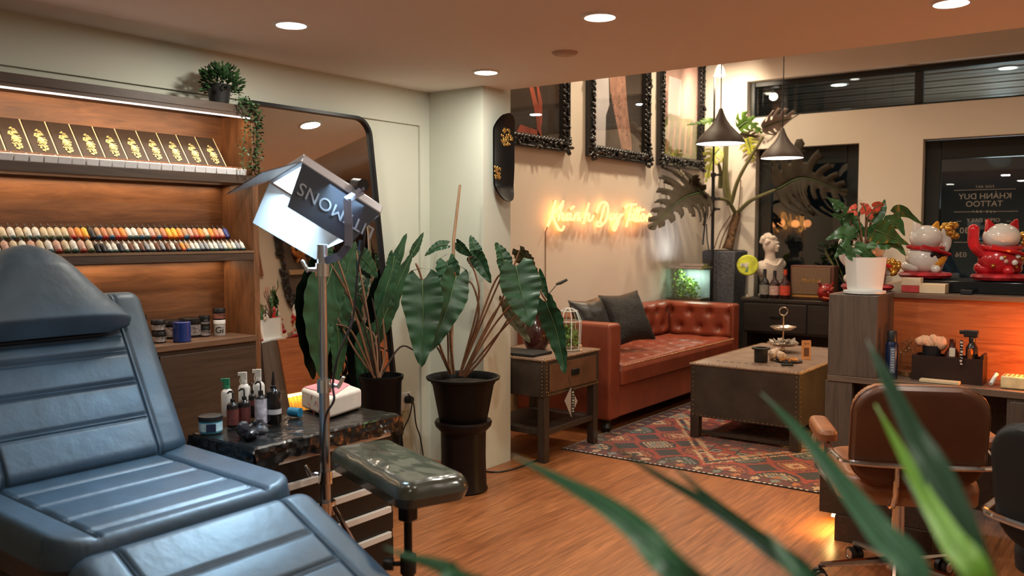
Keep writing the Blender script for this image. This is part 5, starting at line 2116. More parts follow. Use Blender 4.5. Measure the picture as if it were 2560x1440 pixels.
# ================================================================== SIDEBOARD AND THE CORNER
SB0, SBy = .775, 7.98
m_sb = wood('black_brown_sideboard', (.010, .008, .007), (.024, .018, .015), (1, 9, 9), 2.5, .4)
SD = thing('sideboard', 'long black-brown sideboard under the street windows', 'sideboard', (-2.2, 8.2, 0))
MB().bb(-3.17, -1.30, SBy - .01, 8.44, SB0 - .03, SB0).build('top', m_sb, SD, bevel=.004)
b = MB()
b.bb(-3.15, -1.32, SBy + .01, 8.42, .45, SB0 - .03)
b.bb(-3.15, -3.11, SBy + .01, 8.42, 0, .45)
b.bb(-1.36, -1.32, SBy + .01, 8.42, 0, .45)
b.bb(-3.11, -1.36, 8.38, 8.42, 0.05, .45)
b.bb(-3.11, -1.36, SBy + .02, 8.38, .05, .08)
b.build('body', m_sb, SD, bevel=.003)
for i in range(3):
    d = MB().bb(-3.13 + i * .6, -3.13 + i * .6 + .585, SBy - .008, SBy + .012, .47, SB0 - .045).build('drawer', m_sb, SD, bevel=.003)
    MB().box((-2.83 + i * .6, SBy - .016, .61), (.10, .014, .014)).build('handle', m_black_metal, d)

# planter with monstera
m_conc = mat('speckled_grey_concrete', (0.085, 0.088, 0.10), .8, var=.55, vs=70, bump=.3, bs=90)
pc = V((-3.463, 8.285, 0))
MON = thing('monstera_plant', 'tall monstera with big split leaves in a grey speckled planter', 'plant', pc)
b = MB()
h = 1.215
for (z0, a0, z1, a1) in ((0, .13, h, .172),):
    b.hexa([pc + V((sx_ * a0, sy_ * a0, z0)) for sx_, sy_ in ((-1, -1), (1, -1), (1, 1), (-1, 1))] + [pc + V((sx_ * a1, sy_ * a1, z1)) for sx_, sy_ in ((-1, -1), (1, -1), (1, 1), (-1, 1))])
b.build('planter', m_conc, MON, bevel=.012)
MB().box(pc + V((0, 0, h + .003)), (.30, .30, .006)).build('soil', m_soil, MON)
dm = (pc - CAM).dot(FWD)
m_trunkp = mat('scaly_trunk', (.16, .085, .04), .8, var=.6, vs=30, bump=.9, bs=40)
MB().tube([PD(1820, 622, dm), PD(1830, 580, dm), PD(1841, 538, dm), PD(1842, 530, dm)], [.05, .042, .04, .03], 10, smooth=4).build('trunk', m_trunkp, MON)
m_gst = mat('monstera_stem', (.16, .15, .06), .5, var=.2)
for path in ([(1840, 535), (1815, 500), (1770, 498)], [(1822, 512), (1810, 460), (1812, 365)], [(1826, 512), (1816, 440), (1818, 365)], [(1828, 508), (1850, 440), (1908, 342)],
             [(1843, 532), (1880, 500), (1945, 472)], [(1800, 470), (1801, 430), (1795, 405)]):
    e_ = {1770: -.35, 1908: -.32, 1945: -.5, 1795: -.15}.get(path[-1][0], -.1)
    MB().tube([PD(u, v, dm + e_ * i / 2) for i, (u, v) in enumerate(path)], [.022, .014], 8, smooth=5).build('petiole', m_gst, MON)
for path in ([(1826, 540), (1800, 580), (1785, 622)], [(1830, 548), (1808, 590), (1798, 622)], [(1833, 556), (1815, 600), (1806, 622)], [(1852, 450), (1848, 510), (1844, 530)]):
    MB().tube([PD(u, v, dm - .03) for u, v in path], [.006, .005], 6, smooth=4).build('aerial_root', m_pet, MON)
m_mon_d = mat('monstera_dark_leaf', (.036, .028, .018), .6, var=.3, vs=8, spec=.2)
m_mon_g = mat('monstera_green_leaf', (.085, .17, .025), .45, var=.3, vs=8)
m_mon_p = mat('monstera_pale_leaf', (.34, .27, .23), .5, var=.25, vs=10)
m_mon_y = mat('monstera_yellow_leaf', (.36, .36, .045), .45, var=.35, vs=10)


def monstera_leaf(path, wpx, m, dz=(0, 0, 0), tw=0.0, fold=.2, nf=7, seed=0, droop=.2):
    pts = [PD(u, v, dm + dz[min(i, len(dz) - 1)]) for i, (u, v) in enumerate(path)]
    cp = catmull(pts, 10)
    w = wpx / 2 * dm / FPX
    m_ = len(cp) - 1
    b = MB()
    Lr = sum((cp[i + 1] - cp[i]).length for i in range(m_))
    for sg in (1, -1):
        def fn(a, c):
            t = a
            # fingers sweep forward toward the tip
            i = max(0, min(m_ - 1, int(t * m_)))
            p = cp[i].lerp(cp[i + 1], t * m_ - i)
            d = (cp[i + 1] - cp[i]).normalized()
            s = d.cross((CAM - p).normalized()).normalized()
            s = Matrix.Rotation(tw, 3, d) @ s
            n_ = s.cross(d)
            hwid = w * (max(0, 1 - t) ** .55) * (.72 + .4 * math.sin(PI * min(1, t * 1.6)))
            k = t * nf
            fr_ = k - math.floor(k)
            if c > .45:
                q = (c - .45) / .55
                hwid *= 1 - .10 * abs(math.sin(k * 3.3 + seed)) * q
            x = hwid * c
            adv = (.30 * c * c - .12 * c) * Lr * (1 - t * .6)
            return p + d * adv + s * sg * x + n_ * (fold * x - droop * x * x / w + .02 * w * math.sin(k * 2 * PI) * c)

        def skip(a, c):
            fr_ = (a * nf) % 1
            lim = .40 + .1 * math.sin(int(a * nf) * 2.1 + seed)
            return c > lim and fr_ > .70 - .22 * (c - lim) / (1 - lim) and a < .96
        b.grid(fn, nf * 10, 12, skip)
    b.cur = 1
    b.tube([cp[int(i * m_ / 10)] + (CAM - cp[int(i * m_ / 10)]).normalized() * .004 for i in range(11)], [.007, .002], 5)
    o = b.build('leaf', [m, m_rib], MON, smooth=180, norm=False)
    s = o.modifiers.new('thick', 'SOLIDIFY')
    s.thickness = .002
    return o


monstera_leaf([(1762, 478), (1705, 498), (1632, 565)], 190, m_mon_d, (-.35, -.6, -1.0), .35, seed=1, nf=8)
monstera_leaf([(1725, 478), (1745, 470), (1766, 505)], 80, m_mon_d, (-.4, -.4, -.4), .6, seed=5, nf=4)
monstera_leaf([(1940, 474), (2010, 445), (2108, 480)], 220, m_mon_d, (-.5, -.65, -.75), -.2, seed=2, nf=8)
monstera_leaf([(1905, 320), (1965, 300), (2040, 300)], 80, m_mon_p, (-.25, -.3, -.35), .5, seed=3, nf=8)
monstera_leaf([(1845, 320), (1870, 305), (1902, 330)], 70, m_mon_g, (-.16, -.2, -.22), .3, seed=4, nf=6)
monstera_leaf([(1850, 335), (1880, 340), (1900, 345)], 50, m_mon_p, (-.1, -.1, -.1), .9, seed=9, nf=5)
monstera_leaf([(1798, 372), (1782, 395), (1766, 450)], 62, m_mon_y, (-.1, -.12, -.15), .25, seed=6, nf=6)
monstera_leaf([(1868, 345), (1875, 370), (1882, 400)], 56, m_mon_y, (-.12, -.12, -.12), .3, seed=10, nf=5)
monstera_leaf([(1790, 300), (1765, 305), (1722, 312)], 34, m_mon_g, (-.3, -.35, -.4), .9, seed=7, nf=6)
monstera_leaf([(1710, 440), (1700, 430), (1690, 425)], 14, m_mon_p, (-.5, -.5, -.5), .2, seed=8, nf=3)

# tall lamp stand in the corner
lp = V((-3.60, 8.05, 0))
kx = PY(1781, 600, 8.0)
lp = V((kx.x, 8.0, 0))
LS = thing('corner_lamp_stand', 'tall thin black lamp stand with a bright lamp in the wall corner', 'floor lamp', lp)
zl = PY(1800, 190, 8.0).z
MB().cyl(lp + V((0, 0, .1)), lp + V((0, 0, 1.95)), .016, n=12).cyl(lp + V((0, 0, 1.9)), lp + V((0, 0, zl)), .010, n=10).build('pole', m_black_metal, LS)
b = MB()
for z in (1.62, 1.72, 1.95):
    b = MB().cyl(lp + V((0, 0, z - .02)), lp + V((0, 0, z + .02)), .024, n=12)
    b.box(lp + RGT * .04 + V((0, 0, z)), (.06, .02, .02), (0, 0, PSI))
    b.build('clamp', m_black, LS)
for a in (200, 320, 80):
    e = V((math.cos(R(a)), math.sin(R(a)), 0))
    MB().tube([lp + e * .02 + V((0, 0, .35)), lp + e * .12 + V((0, 0, .012))], .009, 8).build('leg', m_black_metal, LS)
hd = lp + V((.06, -.02, zl))
MB().lathe(hd, [(.02, .10), (.045, .06), (.06, 0), (.055, 0), (.04, .05), (0, .06)], 20).build('lamp_head', m_white, LS)
MB().ball(hd + V((0, 0, .012)), (.04, .04, .032), 14, 9).build('bulb', emis('corner_bulb', (1, .86, .66), 14), LS)
cl_ = lamp('SPOT', 'corner_lamp', hd + V((.03, -.07, -.03)), 60, (1.0, .80, .58), LS, shadow_soft_size=.04, spot_size=R(125), spot_blend=.7)
aim(cl_, (-.40, .75, -.28))
b = MB()
b.tube([PY(1768, 490, 7.99), PY(1762, 560, 7.99), PY(1757, 612, 7.99)], .008, 8)
b.tube([PY(1766, 560, 7.99), PY(1768, 600, 7.99), PY(1772, 625, 7.99)], .006, 8)
b.build('cable', m_black, LS)

# aquarium on a stand behind the sofa arm
aq = V((-3.555, 7.68, 0))
MB().bb(-3.77, -3.37, 7.53, 7.80, 0, .745).build('aquarium_stand', m_blackmatt, bevel=.005, label='plain black stand carrying the aquarium behind the sofa arm', cat='stand')
AQ = thing('aquarium', 'small lit planted aquarium between the sofa and the grey planter', 'aquarium', (-3.555, 7.66, .746))
x0, x1, y0, y1, z0, z1 = -3.74, -3.385, 7.54, 7.79, .750, 1.06
b = MB()
for q in ((x0, x1, y0, y0 + .006), (x0, x1, y1 - .006, y1), (x0, x0 + .006, y0 + .006, y1 - .006), (x1 - .006, x1, y0 + .006, y1 - .006)):
    b.bb(*q, z0, z1)
b.build('tank', glass('tank_glass', (.90, .95, .93), .0, 1.0), AQ)
MB().bb(x0 + .01, x1 - .01, y1 - .02, y1 - .01, z0, z1 - .02).build('backdrop', mat('tank_back', (.36, .42, .46), .7, var=.5, vs=4), AQ)
b = MB()
rnd = random.Random(6)
b.bb(x0 + .008, x1 - .008, y0 + .008, y1 - .022, z0, z0 + .03)
b.build('gravel', mat('tank_gravel', (.12, .10, .07), .9, var=.5, vs=90), AQ)
b = MB()
for i in range(420):
    x = x0 + .05 + rnd.random() * .22
    hgt = max(.02, .29 - (x - x0 - .05) * .75)
    leaf_quad(b, V((x, rnd.uniform(y0 + .03, y1 - .05), z0 + .022 + rnd.random() * hgt)), (rnd.uniform(-1, 1), rnd.uniform(-1, .4), rnd.uniform(-.2, 1)), rnd.uniform(.02, .04), rnd.uniform(-1, 1))
b.build('water_plants', mat('water_plant_green', (.30, .48, .10), .6, var=.5, vs=30), AQ, norm=False)
MB().bb(x0 - .006, x1 + .012, y0 - .006, y1, z1, z1 + .014).build('rim', m_steel, AQ)
b = MB().bb(x0 + .12, x1 + .0, y0 + .06, y0 + .16, z1 + .022, z1 + .042)
b.cyl((x0 + .15, y0 + .11, z1 + .012), (x0 + .15, y0 + .11, z1 + .024), .012, n=8)
b.cyl((x1 - .05, y0 + .11, z1 + .012), (x1 - .05, y0 + .11, z1 + .024), .012, n=8)
b.build('light_bar', m_steel, AQ)
la_ = lamp('AREA', 'aquarium_lamp', ((x0 + x1) / 2 + .05, y0 + .12, z1 - .004), 1.5, (.86, 1, .82), AQ, shape='RECTANGLE', size=.2, size_y=.06)
lb_ = lamp('AREA', 'aquarium_light_up', (x0 + .20, y0 + .11, z1 + .046), 1.6, (.86, .93, 1.0), AQ, shape='RECTANGLE', size=.2, size_y=.06, rot=(PI, 0, 0))

# things on the sideboard
ZS = SB0 + .001
p = PY(1868, 740, 8.045)
p.z = ZS
YD = thing('round_disc_ornament', 'round yellow-green disc ornament on a thin stand on the sideboard', 'ornament', p)
zd = PY(1866, 663, 8.045).z
MB().lathe(p, [(.05, 0), (.052, .008), (.012, .016), (.006, .03)], 18).build('base', m_silverw, YD)
MB().cyl(p + V((0, 0, .025)), V((p.x, p.y, zd - .11)), .005, n=8).build('stem', m_steel, YD)
dc = V((p.x, p.y, zd))
fd = (CAM - dc).normalized()
b = MB()
b.lathe(dc, [(0, -.012), (.09, -.012), (.10, 0), (.09, .012), (0, .014)], 32, fd)
b.build('disc', mat('acid_yellow', (.60, .66, .06), .4, var=.35, vs=14), YD)
b = MB(mtx(dc + fd * .0145, RGT, (0, 0, 1)))
b.box((.005, .012, 0), (.15, .022, .002), (0, 0, .12))
b.box((-.03, -.005, 0), (.06, .016, .002), (0, 0, -.4))
b.cur = 1
b.prism([(-.03, -.06), (.04, -.07), (.06, -.02), (.0, -.01)], .0015)
b.build('white_mark', [m_white, mat('mark_green', (.16, .30, .16), .5)], YD)

# plaster bust
bc = PY(1920, 745, 8.27)
bc.z = ZS
k = dm / FPX
BU = thing('plaster_bust', 'white plaster bust of a draped curly-haired figure on the sideboard', 'statue', bc)
m_plaster = mat('plaster', (.66, .55, .46), .75, var=.08, vs=10)
br_ = Matrix.Rotation(R(28), 3, 'Z')
b = MB(mtx(bc, br_ @ RGT, br_ @ V((-RGT.y, RGT.x, 0))))
b.lathe((0, 0, 0), [(.09, 0), (.095, .02), (.06, .05), (.05, .09)], 20)
b.ball((.03, 0, .23), (.135, .085, .155), 16, 10)
b.ball((.13, 0, .31), (.075, .07, .06), 12, 8)
b.ball((-.08, .0, .27), (.07, .07, .08), 12, 8)
b.tube([(.02, 0, .33), (.012, -.006, .42), (.0, -.01, .46)], [.055, .048, .048], 12)
b.ball((.0, -.01, .50), (.062, .072, .085), 16, 10)
b.ball((.03, -.055, .478), (.042, .03, .05), 10, 7)
b.ball((.038, -.085, .487), (.011, .016, .013), 8, 6)
b.ball((.034, -.078, .462), (.014, .01, .006), 8, 5)
b.ball((.034, -.072, .443), (.018, .014, .013), 8, 5)
b.ball((.018, -.075, .507), (.012, .008, .006), 8, 5)
b.ball((.052, -.068, .507), (.012, .008, .006), 8, 5)
b.ball((.035, -.074, .520), (.034, .014, .008), 8, 5)
rnd = random.Random(9)
for i in range(60):
    a, e = rnd.uniform(0, 2 * PI), rnd.uniform(.05, 1.5)
    q = V((.066 * math.cos(a) * math.cos(e), .078 * math.sin(a) * math.cos(e) + .006, .082 * math.sin(e)))
    if q.y < -.045 and q.z < .052:
        continue
    b.ball(V((-.004, -.006, .512)) + q, (.026, .020, .019), 8, 5, (a, e, 0))
for i in range(11):
    t0 = i / 10
    b.tube([(-.09 + .02 * t0, -.06, .33 - .02 * i), (.0, -.098 + .003 * i, .30 - .022 * i), (.10, -.07, .36 - .026 * i), (.16, -.03, .33 - .02 * i)], .012, 6, smooth=4)
b.build('body', m_plaster, BU, remesh=.0048)
for (u, lab, cm, lm, h) in ((1911, 'black liquor bottle with grey label, left of three on the sideboard', (.012, .012, .012), (.20, .19, .17), .275), (1936, 'dark liquor bottle with pale round label, middle of three on the sideboard', (.03, .012, .010), (.45, .30, .26), .265),
                            (1962, 'dark liquor bottle with red label and red neck, right of three on the sideboard', (.035, .010, .008), (.52, .06, .03), .275)):
    p = PY(u, 742, 8.03)
    p.z = ZS
    t = thing('liquor_bottle', lab, 'bottle', p)
    MB().lathe(p, [(.040, 0), (.044, .006), (.046, h * .5), (.036, h * .6), (.017, h * .7), (.015, h * .84)], 20).build('body', mat('bottle_%d' % u, cm, .15, var=.1, spec=.6), t)
    MB().lathe(p, [(.0465, h * .14), (.0472, h * .46)], 20).build('label', mat('blabel_%d' % u, lm, .5, var=.3, vs=50), t)
    MB().lathe(p, [(.0165, h * .82), (.0165, h), (0, h)], 14).build('cap', mat('bcap_%d' % u, (.02, .02, .03) if u < 1960 else (.45, .05, .02), .4), t)
# amplifier style speaker
s0, s1 = PY(1975, 738, 8.09), PY(2084, 740, 8.09)
zt_s = PY(2030, 664, 8.09).z
SPK = thing('retro_speaker', 'brown retro speaker with tan grille on the sideboard', 'speaker', ((s0.x + s1.x) / 2, 8.2, ZS))
MB().bb(s0.x, s1.x, 8.09, 8.23, ZS, zt_s).build('cabinet', mat('speaker_brown', (.10, .035, .02), .5, var=.15, vs=30, bump=.2, bs=120), SPK, bevel=.008)
MB().bb(s0.x + .018, s1.x - .03, 8.078, 8.092, ZS + .05, zt_s - .02).build('grille', mat('speaker_grille', (.16, .095, .055), .8, var=.25, vs=150, bump=.5, bs=200), SPK, bevel=.002)
MB().bb(s0.x + .018, s1.x - .03, 8.080, 8.092, ZS + .025, ZS + .042).build('trim_bar', m_gold, SPK)
vs, fs = text_mesh('Marshall', .052, .001)
tb = MB(mtx(V(((s0.x + s1.x) / 2, 8.076, (ZS + zt_s) / 2 + .02)), (1, 0, 0), (0, 0, 1)))
tb.add(vs, fs)
tb.build('lettering', m_gold, SPK)
# red mask ornament and figurine
p = PY(2064, 745, 7.995)
p.z = ZS
MK = thing('red_mask_ornament', 'red lacquered demon-mask ornament beside the speaker', 'ornament', p)
m_lac = mat('red_lacquer', (.22, .012, .012), .25, var=.5, vs=20, coat=.3)
b = MB(mtx(p, RGT, V((-RGT.y, RGT.x, 0))))
b.ball((0, 0, .08), (.075, .06, .08), 16, 10)
b.ball((-.03, -.055, .10), (.02, .015, .012), 8, 6)
b.ball((.03, -.055, .10), (.02, .015, .012), 8, 6)
b.ball((0, -.06, .075), (.016, .02, .018), 8, 6)
b.tube([(-.05, 0, .14), (-.065, -.01, .17), (-.05, -.01, .19)], [.014, .009, .002], 8)
b.tube([(.05, 0, .14), (.065, -.01, .17), (.05, -.01, .19)], [.014, .009, .002], 8)
b.build('mask', m_lac, MK)
b = MB(mtx(p, RGT, V((-RGT.y, RGT.x, 0))))
b.tube([(-.045, -.052, .04), (0, -.066, .03), (.045, -.052, .04)], .007, 6)
b.tube([(-.05, -.05, .125), (-.02, -.062, .115)], .005, 6)
b.tube([(.05, -.05, .125), (.02, -.062, .115)], .005, 6)
b.build('painted_lines', mat('mask_orange', (.62, .16, .06), .4), MK)
# dark bushy plant behind the speaker
pp = V((-2.30, 8.345, ZS))
BP = thing('bushy_plant', 'dark leafy plant in a pot behind the retro speaker', 'plant', pp)
MB().lathe(pp, [(.055, 0), (.07, .13), (.07, .14), (0, .12)], 18).build('pot', m_blackmatt, BP)
b = MB()
rnd = random.Random(21)
m_bush = mat('bush_dark_green', (.016, .038, .016), .5, var=.5, vs=30)
for i in range(260):
    a = rnd.uniform(0, 6.28)
    r_ = rnd.uniform(.02, .22)
    q = pp + V((r_ * math.cos(a) * 1.3, -abs(r_ * math.sin(a)) * .3 + .05, .16 + rnd.random() * .36))
    leaf_quad(b, q, (math.cos(a), math.sin(a) - .3, rnd.uniform(-.4, .9)), rnd.uniform(.05, .11), rnd.uniform(-1, 1))
b.build('foliage', m_bush, BP, norm=False)
b = MB()
for i in range(9):
    a = i * .7
    b.tube([pp + V((0, 0, .1)), pp + V((.08 * math.cos(a), -.03, .25)), pp + V((.2 * math.cos(a), -.05, .40 + .03 * (i % 3)))], [.006, .003], 5, smooth=3)
b.build('stem', m_gst, BP)

# ================================================================== PENDANT LAMPS
m_pend = mat('pendant_brown', (0.050, 0.032, 0.026), .55, var=.1)


def pendant(label, u, vt, vb, wpx, dep):
    c = PD(u, vb, dep)
    k = dep / FPX
    r, h = wpx / 2 * k, (vb - vt) * k
    t = thing('pendant_lamp', label, 'pendant lamp', V((c.x, c.y, c.z)), group='brown pendant lamps')
    prof = [(r, 0), (r * .99, h * .05), (r * .86, h * .20), (r * .62, h * .36), (r * .40, h * .52), (r * .23, h * .70), (r * .13, h * .86), (r * .08, h * .97), (r * .05, h)]
    b = MB().lathe(c, prof + [(0, h)] + [(max(0, q - .004), z - .004) for q, z in reversed(prof[1:-1])] + [(r - .003, 0)], 40, closed=True)
    b.build('lamp_shade', m_pend, t)
    MB().lathe(c, [(0, -.004), (r * .5, -.003), (r * .975, .004), (r * .97, .008), (0, .008)], 36).build('diffuser', emis('pendant_diffuser', (1.0, .93, .86), 6), t)
    MB().cyl(c + V((0, 0, h)), V((c.x, c.y, ZH)), .004, n=8).build('cord', m_black, t)
    MB().lathe(V((c.x, c.y, ZH - .03)), [(0, 0), (.05, .0), (.055, .03)], 20).build('ceiling_rose', m_pend, t)
    lamp('SPOT', 'pendant_bulb', c + V((0, 0, -.012)), E_PEND, (1, .86, .70), t, spot_size=R(150), spot_blend=.6, shadow_soft_size=.1)


pendant('brown cone pendant lamp, nearer and higher of the two', 1801, 272, 360, 122, 6.4)
pendant('brown cone pendant lamp, farther and lower one by the street wall', 1955, 320, 396, 105, 7.4)

# ================================================================== RECEPTION DESK
m_dgrey = wood('desk_grey_brown_wood', (.052, .036, .026), (.115, .080, .058), (9, 9, .8), 2.6, .5)
m_dgreyh = wood('desk_grey_brown_top', (.085, .056, .038), (.17, .115, .080), (.8, 9, 9), 2.6, .42)
m_dred = wood('desk_red_wood', (.22, .055, .016), (.46, .145, .045), (.7, .7, 8), 2.4, .38)
YD0 = 4.30
dx0, dx1, dx2 = -1.265, -1.041, -0.02
ztop, zwork = 1.092, .700
DK = thing('reception_desk', 'grey-brown wooden reception desk with raised counter and glowing red-wood panel', 'desk', (-.65, 4.7, 0))
MB().bb(dx0, dx1, YD0, 4.64, zwork, ztop - .002).build('end_box', m_dgrey, DK, bevel=.003)
MB().bb(dx1, dx2, 4.62, 4.66, zwork - .03, ztop - .026).build('riser_panel', m_dred, DK)
MB().bb(dx0, dx2, 4.64, 5.15, ztop - .026, ztop - .002).bb(dx1, dx2, 4.60, 4.64, ztop - .026, ztop - .002).build('counter_top', m_dgreyh, DK, bevel=.002)
MB().bb(dx0, dx2, YD0, 4.66, zwork - .03, zwork).build('worktop', m_dgreyh, DK, bevel=.002)
MB().bb(dx0 - .01, dx0 + .115, YD0 + .005, YD0 + .05, .03, zwork - .03).build('leg_panel', m_dgrey, DK, bevel=.002)
MB().bb(dx0, dx2, 4.64, 4.68, .06, zwork - .03).build('modesty_panel', m_shelfdark, DK)
MB().bb(-.50, dx2, YD0 + .01, 4.62, .42, zwork - .03).build('drawer_case', m_dgrey, DK, bevel=.002)
b = MB().bb(-.485, -.27, YD0 - .004, YD0 + .01, .445, zwork - .045)
dw = b.build('drawer', m_dgrey, DK, bevel=.002)
MB().bb(-.42, -.33, YD0 - .018, YD0 - .004, .61, .625).build('handle', m_steel, dw)
# long front towards the mirror: red wood above, lit rattan below
MB().bb(dx0 - .012, dx0 + .01, YD0 + .05, 6.1, .66, ztop - .002).build('front_panel', m_dred, DK)
MB().bb(dx0 - .004, dx0 + .40, 5.15, 6.1, ztop - .026, ztop - .002).build('side_counter', m_dgreyh, DK, bevel=.002)
m_rattan = mat('rattan_gold', (.56, .33, .08), .45, .2, var=.45, vs=10, stretch=(1, 14, 2))
b = MB()
b.grid(lambda a, c: V((dx0 + .035 - .010 * abs(math.sin(a * PI * 46)), YD0 + .05 + a * (6.1 - YD0 - .05), .06 + c * .58)), 276, 3)
b.build('rattan_base', m_rattan, DK)
b = MB().bb(dx0 - .006, dx0 + .012, YD0 + .05, 6.08, .648, .658)
b.build('led_strip', emis('desk_led', (1.0, .66, .22), 6), DK)
l = lamp('AREA', 'desk_led_lamp', (dx0 + .002, (YD0 + 6.1) / 2, .640), 6.0, (1, .62, .18), DK, shape='RECTANGLE', size=.02, size_y=1.7)
l.rotation_euler = (0, R(10), 0)
# low plinth cabinet under the desk, with a light strip at its foot
UC = thing('under_desk_cabinet', 'low dark wood cabinet on the floor under the desk with light at its foot', 'cabinet', (-.93, 4.12, 0))
MB().bb(-1.20, -.68, 4.0, 4.26, .115, .34).build('body', m_shelfdark, UC, bevel=.003)
MB().bb(-1.125, -.72, 3.985, 4.25, 0, .115).build('plinth', m_shelfdark, UC)
MB().bb(-1.145, -1.128, 4.0, 4.24, .100, .112).build('led_strip', emis('foot_led', (1.0, .70, .25), 8), UC)
l = lamp('AREA', 'foot_led_lamp', (-1.15, 4.12, .098), 2.6, (1, .62, .20), UC, shape='RECTANGLE', size=.02, size_y=.24)
l.rotation_euler = (0, R(38), 0)
# warm salt lamp at the right end of the worktop
c = V((-.26, 4.42, zwork + .001))
SLT = thing('salt_lamp', 'glowing orange rock lamp at the right end of the desk worktop', 'lamp', c)
MB().lathe(c, [(.06, 0), (.065, .02), (.05, .03)], 20).build('base', m_leg, SLT)
MB().ball(c + V((0, 0, .10)), (.055, .05, .075), 14, 10, f=lambda q: q * (1 + .2 * mnoise.noise(q * 2.3))).build('rock', emis('salt_glow', (1, .30, .05), 4), SLT, smooth=0)
lamp('POINT', 'salt_lamp_light', c + V((-.09, -.03, .13)), 9, (1, .27, .04), SLT, shadow_soft_size=.02)

# --- things on the worktop
ZW = zwork + .001


def wk(u, y):
    """point on the worktop at picture column u and depth y"""
    d = ray(u, 930)
    return V((d.x / d.y * y, y, ZW))


p = wk(2228, 4.352)
t = thing('blue_can', 'slim dark blue spray can with black cap on the desk worktop', 'can', p)
MB().lathe(p, [(.026, 0), (.028, .005), (.028, .16), (.022, .175)], 20).build('body', mat('can_blue', (.008, .018, .06), .3, .3, var=.2), t)
MB().lathe(p + V((0, 0, .176)), [(.022, 0), (.022, .045), (.019, .05), (0, .05)], 18).build('cap', m_black, t)
fwd_ = V((-p.x, -p.y, 0)).normalized()
b = MB(mtx(p + fwd_ * .0285 + V((0, 0, .09)), fwd_.cross(V((0, 0, 1))) * -1, (0, 0, 1)))
b.box((.004, 0, 0), (.022, .12, .001))
b.cur = 1
for i in range(9):
    b.box((.004, .05 - i * .012, .0008), (.014 - .003 * (i % 3), .004, .001))
b.build('label', [mat('can_label', (.10, .14, .20), .5), mat('can_label_print', (.45, .48, .5), .5)], t)
cx0, cx1 = wk(2280, 4.40).x, wk(2458, 4.40).x
CD = thing('desk_caddy', 'dark wooden desk caddy holding tools on the worktop', 'caddy', ((cx0 + cx1) / 2, 4.44, ZW))
b = MB()
b.bb(cx0, cx1, 4.385, 4.40, ZW + .008, ZW + .115)
b.bb(cx0, cx1, 4.50, 4.515, ZW + .008, ZW + .115)
b.bb(cx0, cx0 + .012, 4.40, 4.50, ZW + .008, ZW + .115)
b.bb(cx1 - .012, cx1, 4.40, 4.50, ZW + .008, ZW + .135)
b.bb(cx0, cx1, 4.385, 4.515, ZW, ZW + .008)
b.build('box', mat('caddy_dark_wood', (.022, .009, .006), .45, var=.2), CD)
zc = ZW + .009
p = wk(2428, 4.45)
p.z = zc
t = thing('spray_bottle', 'black spray bottle standing in the desk caddy', 'bottle', p)
MB().lathe(p, [(.024, 0), (.026, .004), (.026, .15), (.012, .175)], 18).build('body', m_bottle, t)
b = MB()
b.cyl(p + V((0, 0, .175)), p + V((0, 0, .20)), .014, n=12)
b.box(p + V((-.005, 0, .215)), (.06, .022, .032))
b.box(p + V((-.038, 0, .22)), (.03, .018, .018))
b.build('trigger', m_black, t, bevel=.004)
p = wk(2424, 4.415)
p.z = zc
t = MB().lathe(p, [(.011, 0), (.0115, .14), (.008, .15), (0, .152)], 14).build('marker_tube', mat('copper_tube', (.42, .11, .03), .28, .6, var=.1), label='copper coloured tube standing at the front right of the caddy', cat='tube')
p = wk(2379, 4.448)
p.z = zc
t = thing('bottle_with_tag', 'dark bottle with a white tag and orange seal in the caddy', 'bottle', p)
MB().lathe(p, [(.030, 0), (.032, .004), (.032, .12), (.014, .15), (.013, .185), (0, .186)], 18).build('body', mat('caddy_bottle', (.05, .010, .006), .25, var=.2), t)
fwd_ = V((-p.x, -p.y, 0)).normalized()
b = MB(mtx(p + fwd_ * .033 + V((0, 0, .128)), fwd_.cross(V((0, 0, 1))) * -1, (0, 0, 1)))
b.box((0, 0, 0), (.024, .040, .002))
b.cur = 1
b.box((0, -.034, 0), (.002, .028, .001))
b.ball((0, -.056, 0), (.02, .011, .004), 10, 6)
b.build('tag', [mat('tag_cream', (.72, .60, .45), .6), mat('seal_orange', (.60, .12, .03), .5)], t)
p = wk(2404, 4.40)
p.z = zc
b = MB()
b.bb(p.x - .006, p.x + .006, 4.372, 4.376, ZW + .085, ZW + .20)
b.cur = 1
for i in range(8):
    b.box((p.x + .002 * (i % 2), 4.371, ZW + .19 - i * .014), (.010, .001, .009 - .003 * (i % 3)), (0, .3 * (i % 2), 0))
b.build('hanging_strip', [m_black, mat('strip_letters', (.62, .5, .42), .5)], label='thin black strip with pale vertical lettering on the caddy front', cat='strip')
p = wk(2328, 4.45)
p.z = zc
t = thing('black_cup', 'black cup with peach cloth on top in the caddy', 'cup', p)
MB().lathe(p, [(.033, 0), (.042, .15), (.039, .15), (.031, .01), (0, .01)], 22).build('cup', m_black, t)
b = MB()
for i in range(7):
    b.ball(p + V((-.045 + .014 * i, -.005, .165 + .006 * math.sin(i * 2))), (.030, .034, .024), 10, 6, (.3 * i, 0, .5 * i), f=lambda q: q * (1 + .22 * mnoise.noise(q * 2.2)))
b.build('cloth', mat('peach_cloth', (.62, .34, .20), .8, var=.12, vs=20, bump=.3, bs=50), t)
p = wk(2268, 4.50)
b = MB()
for i in range(3):
    c = p + V((.016 * i - .02, 0, .13 + .012 * i))
    b.tube([c + V((.020 * math.cos(R(a)), .004 * i, .026 * math.sin(R(a)))) for a in range(0, 361, 24)], .0022, 5, cap=False)
b.tube([p + V((-.035, 0, .02)), p + V((-.03, 0, .10)), p + V((.02, 0, .17))], .003, 5)
b.tube([p + V((.035, 0, .01)), p + V((.02, 0, .12)), p + V((.0, 0, .16))], .003, 5)
b.lathe(p, [(.04, 0), (.042, .02), (0, .02)], 16)
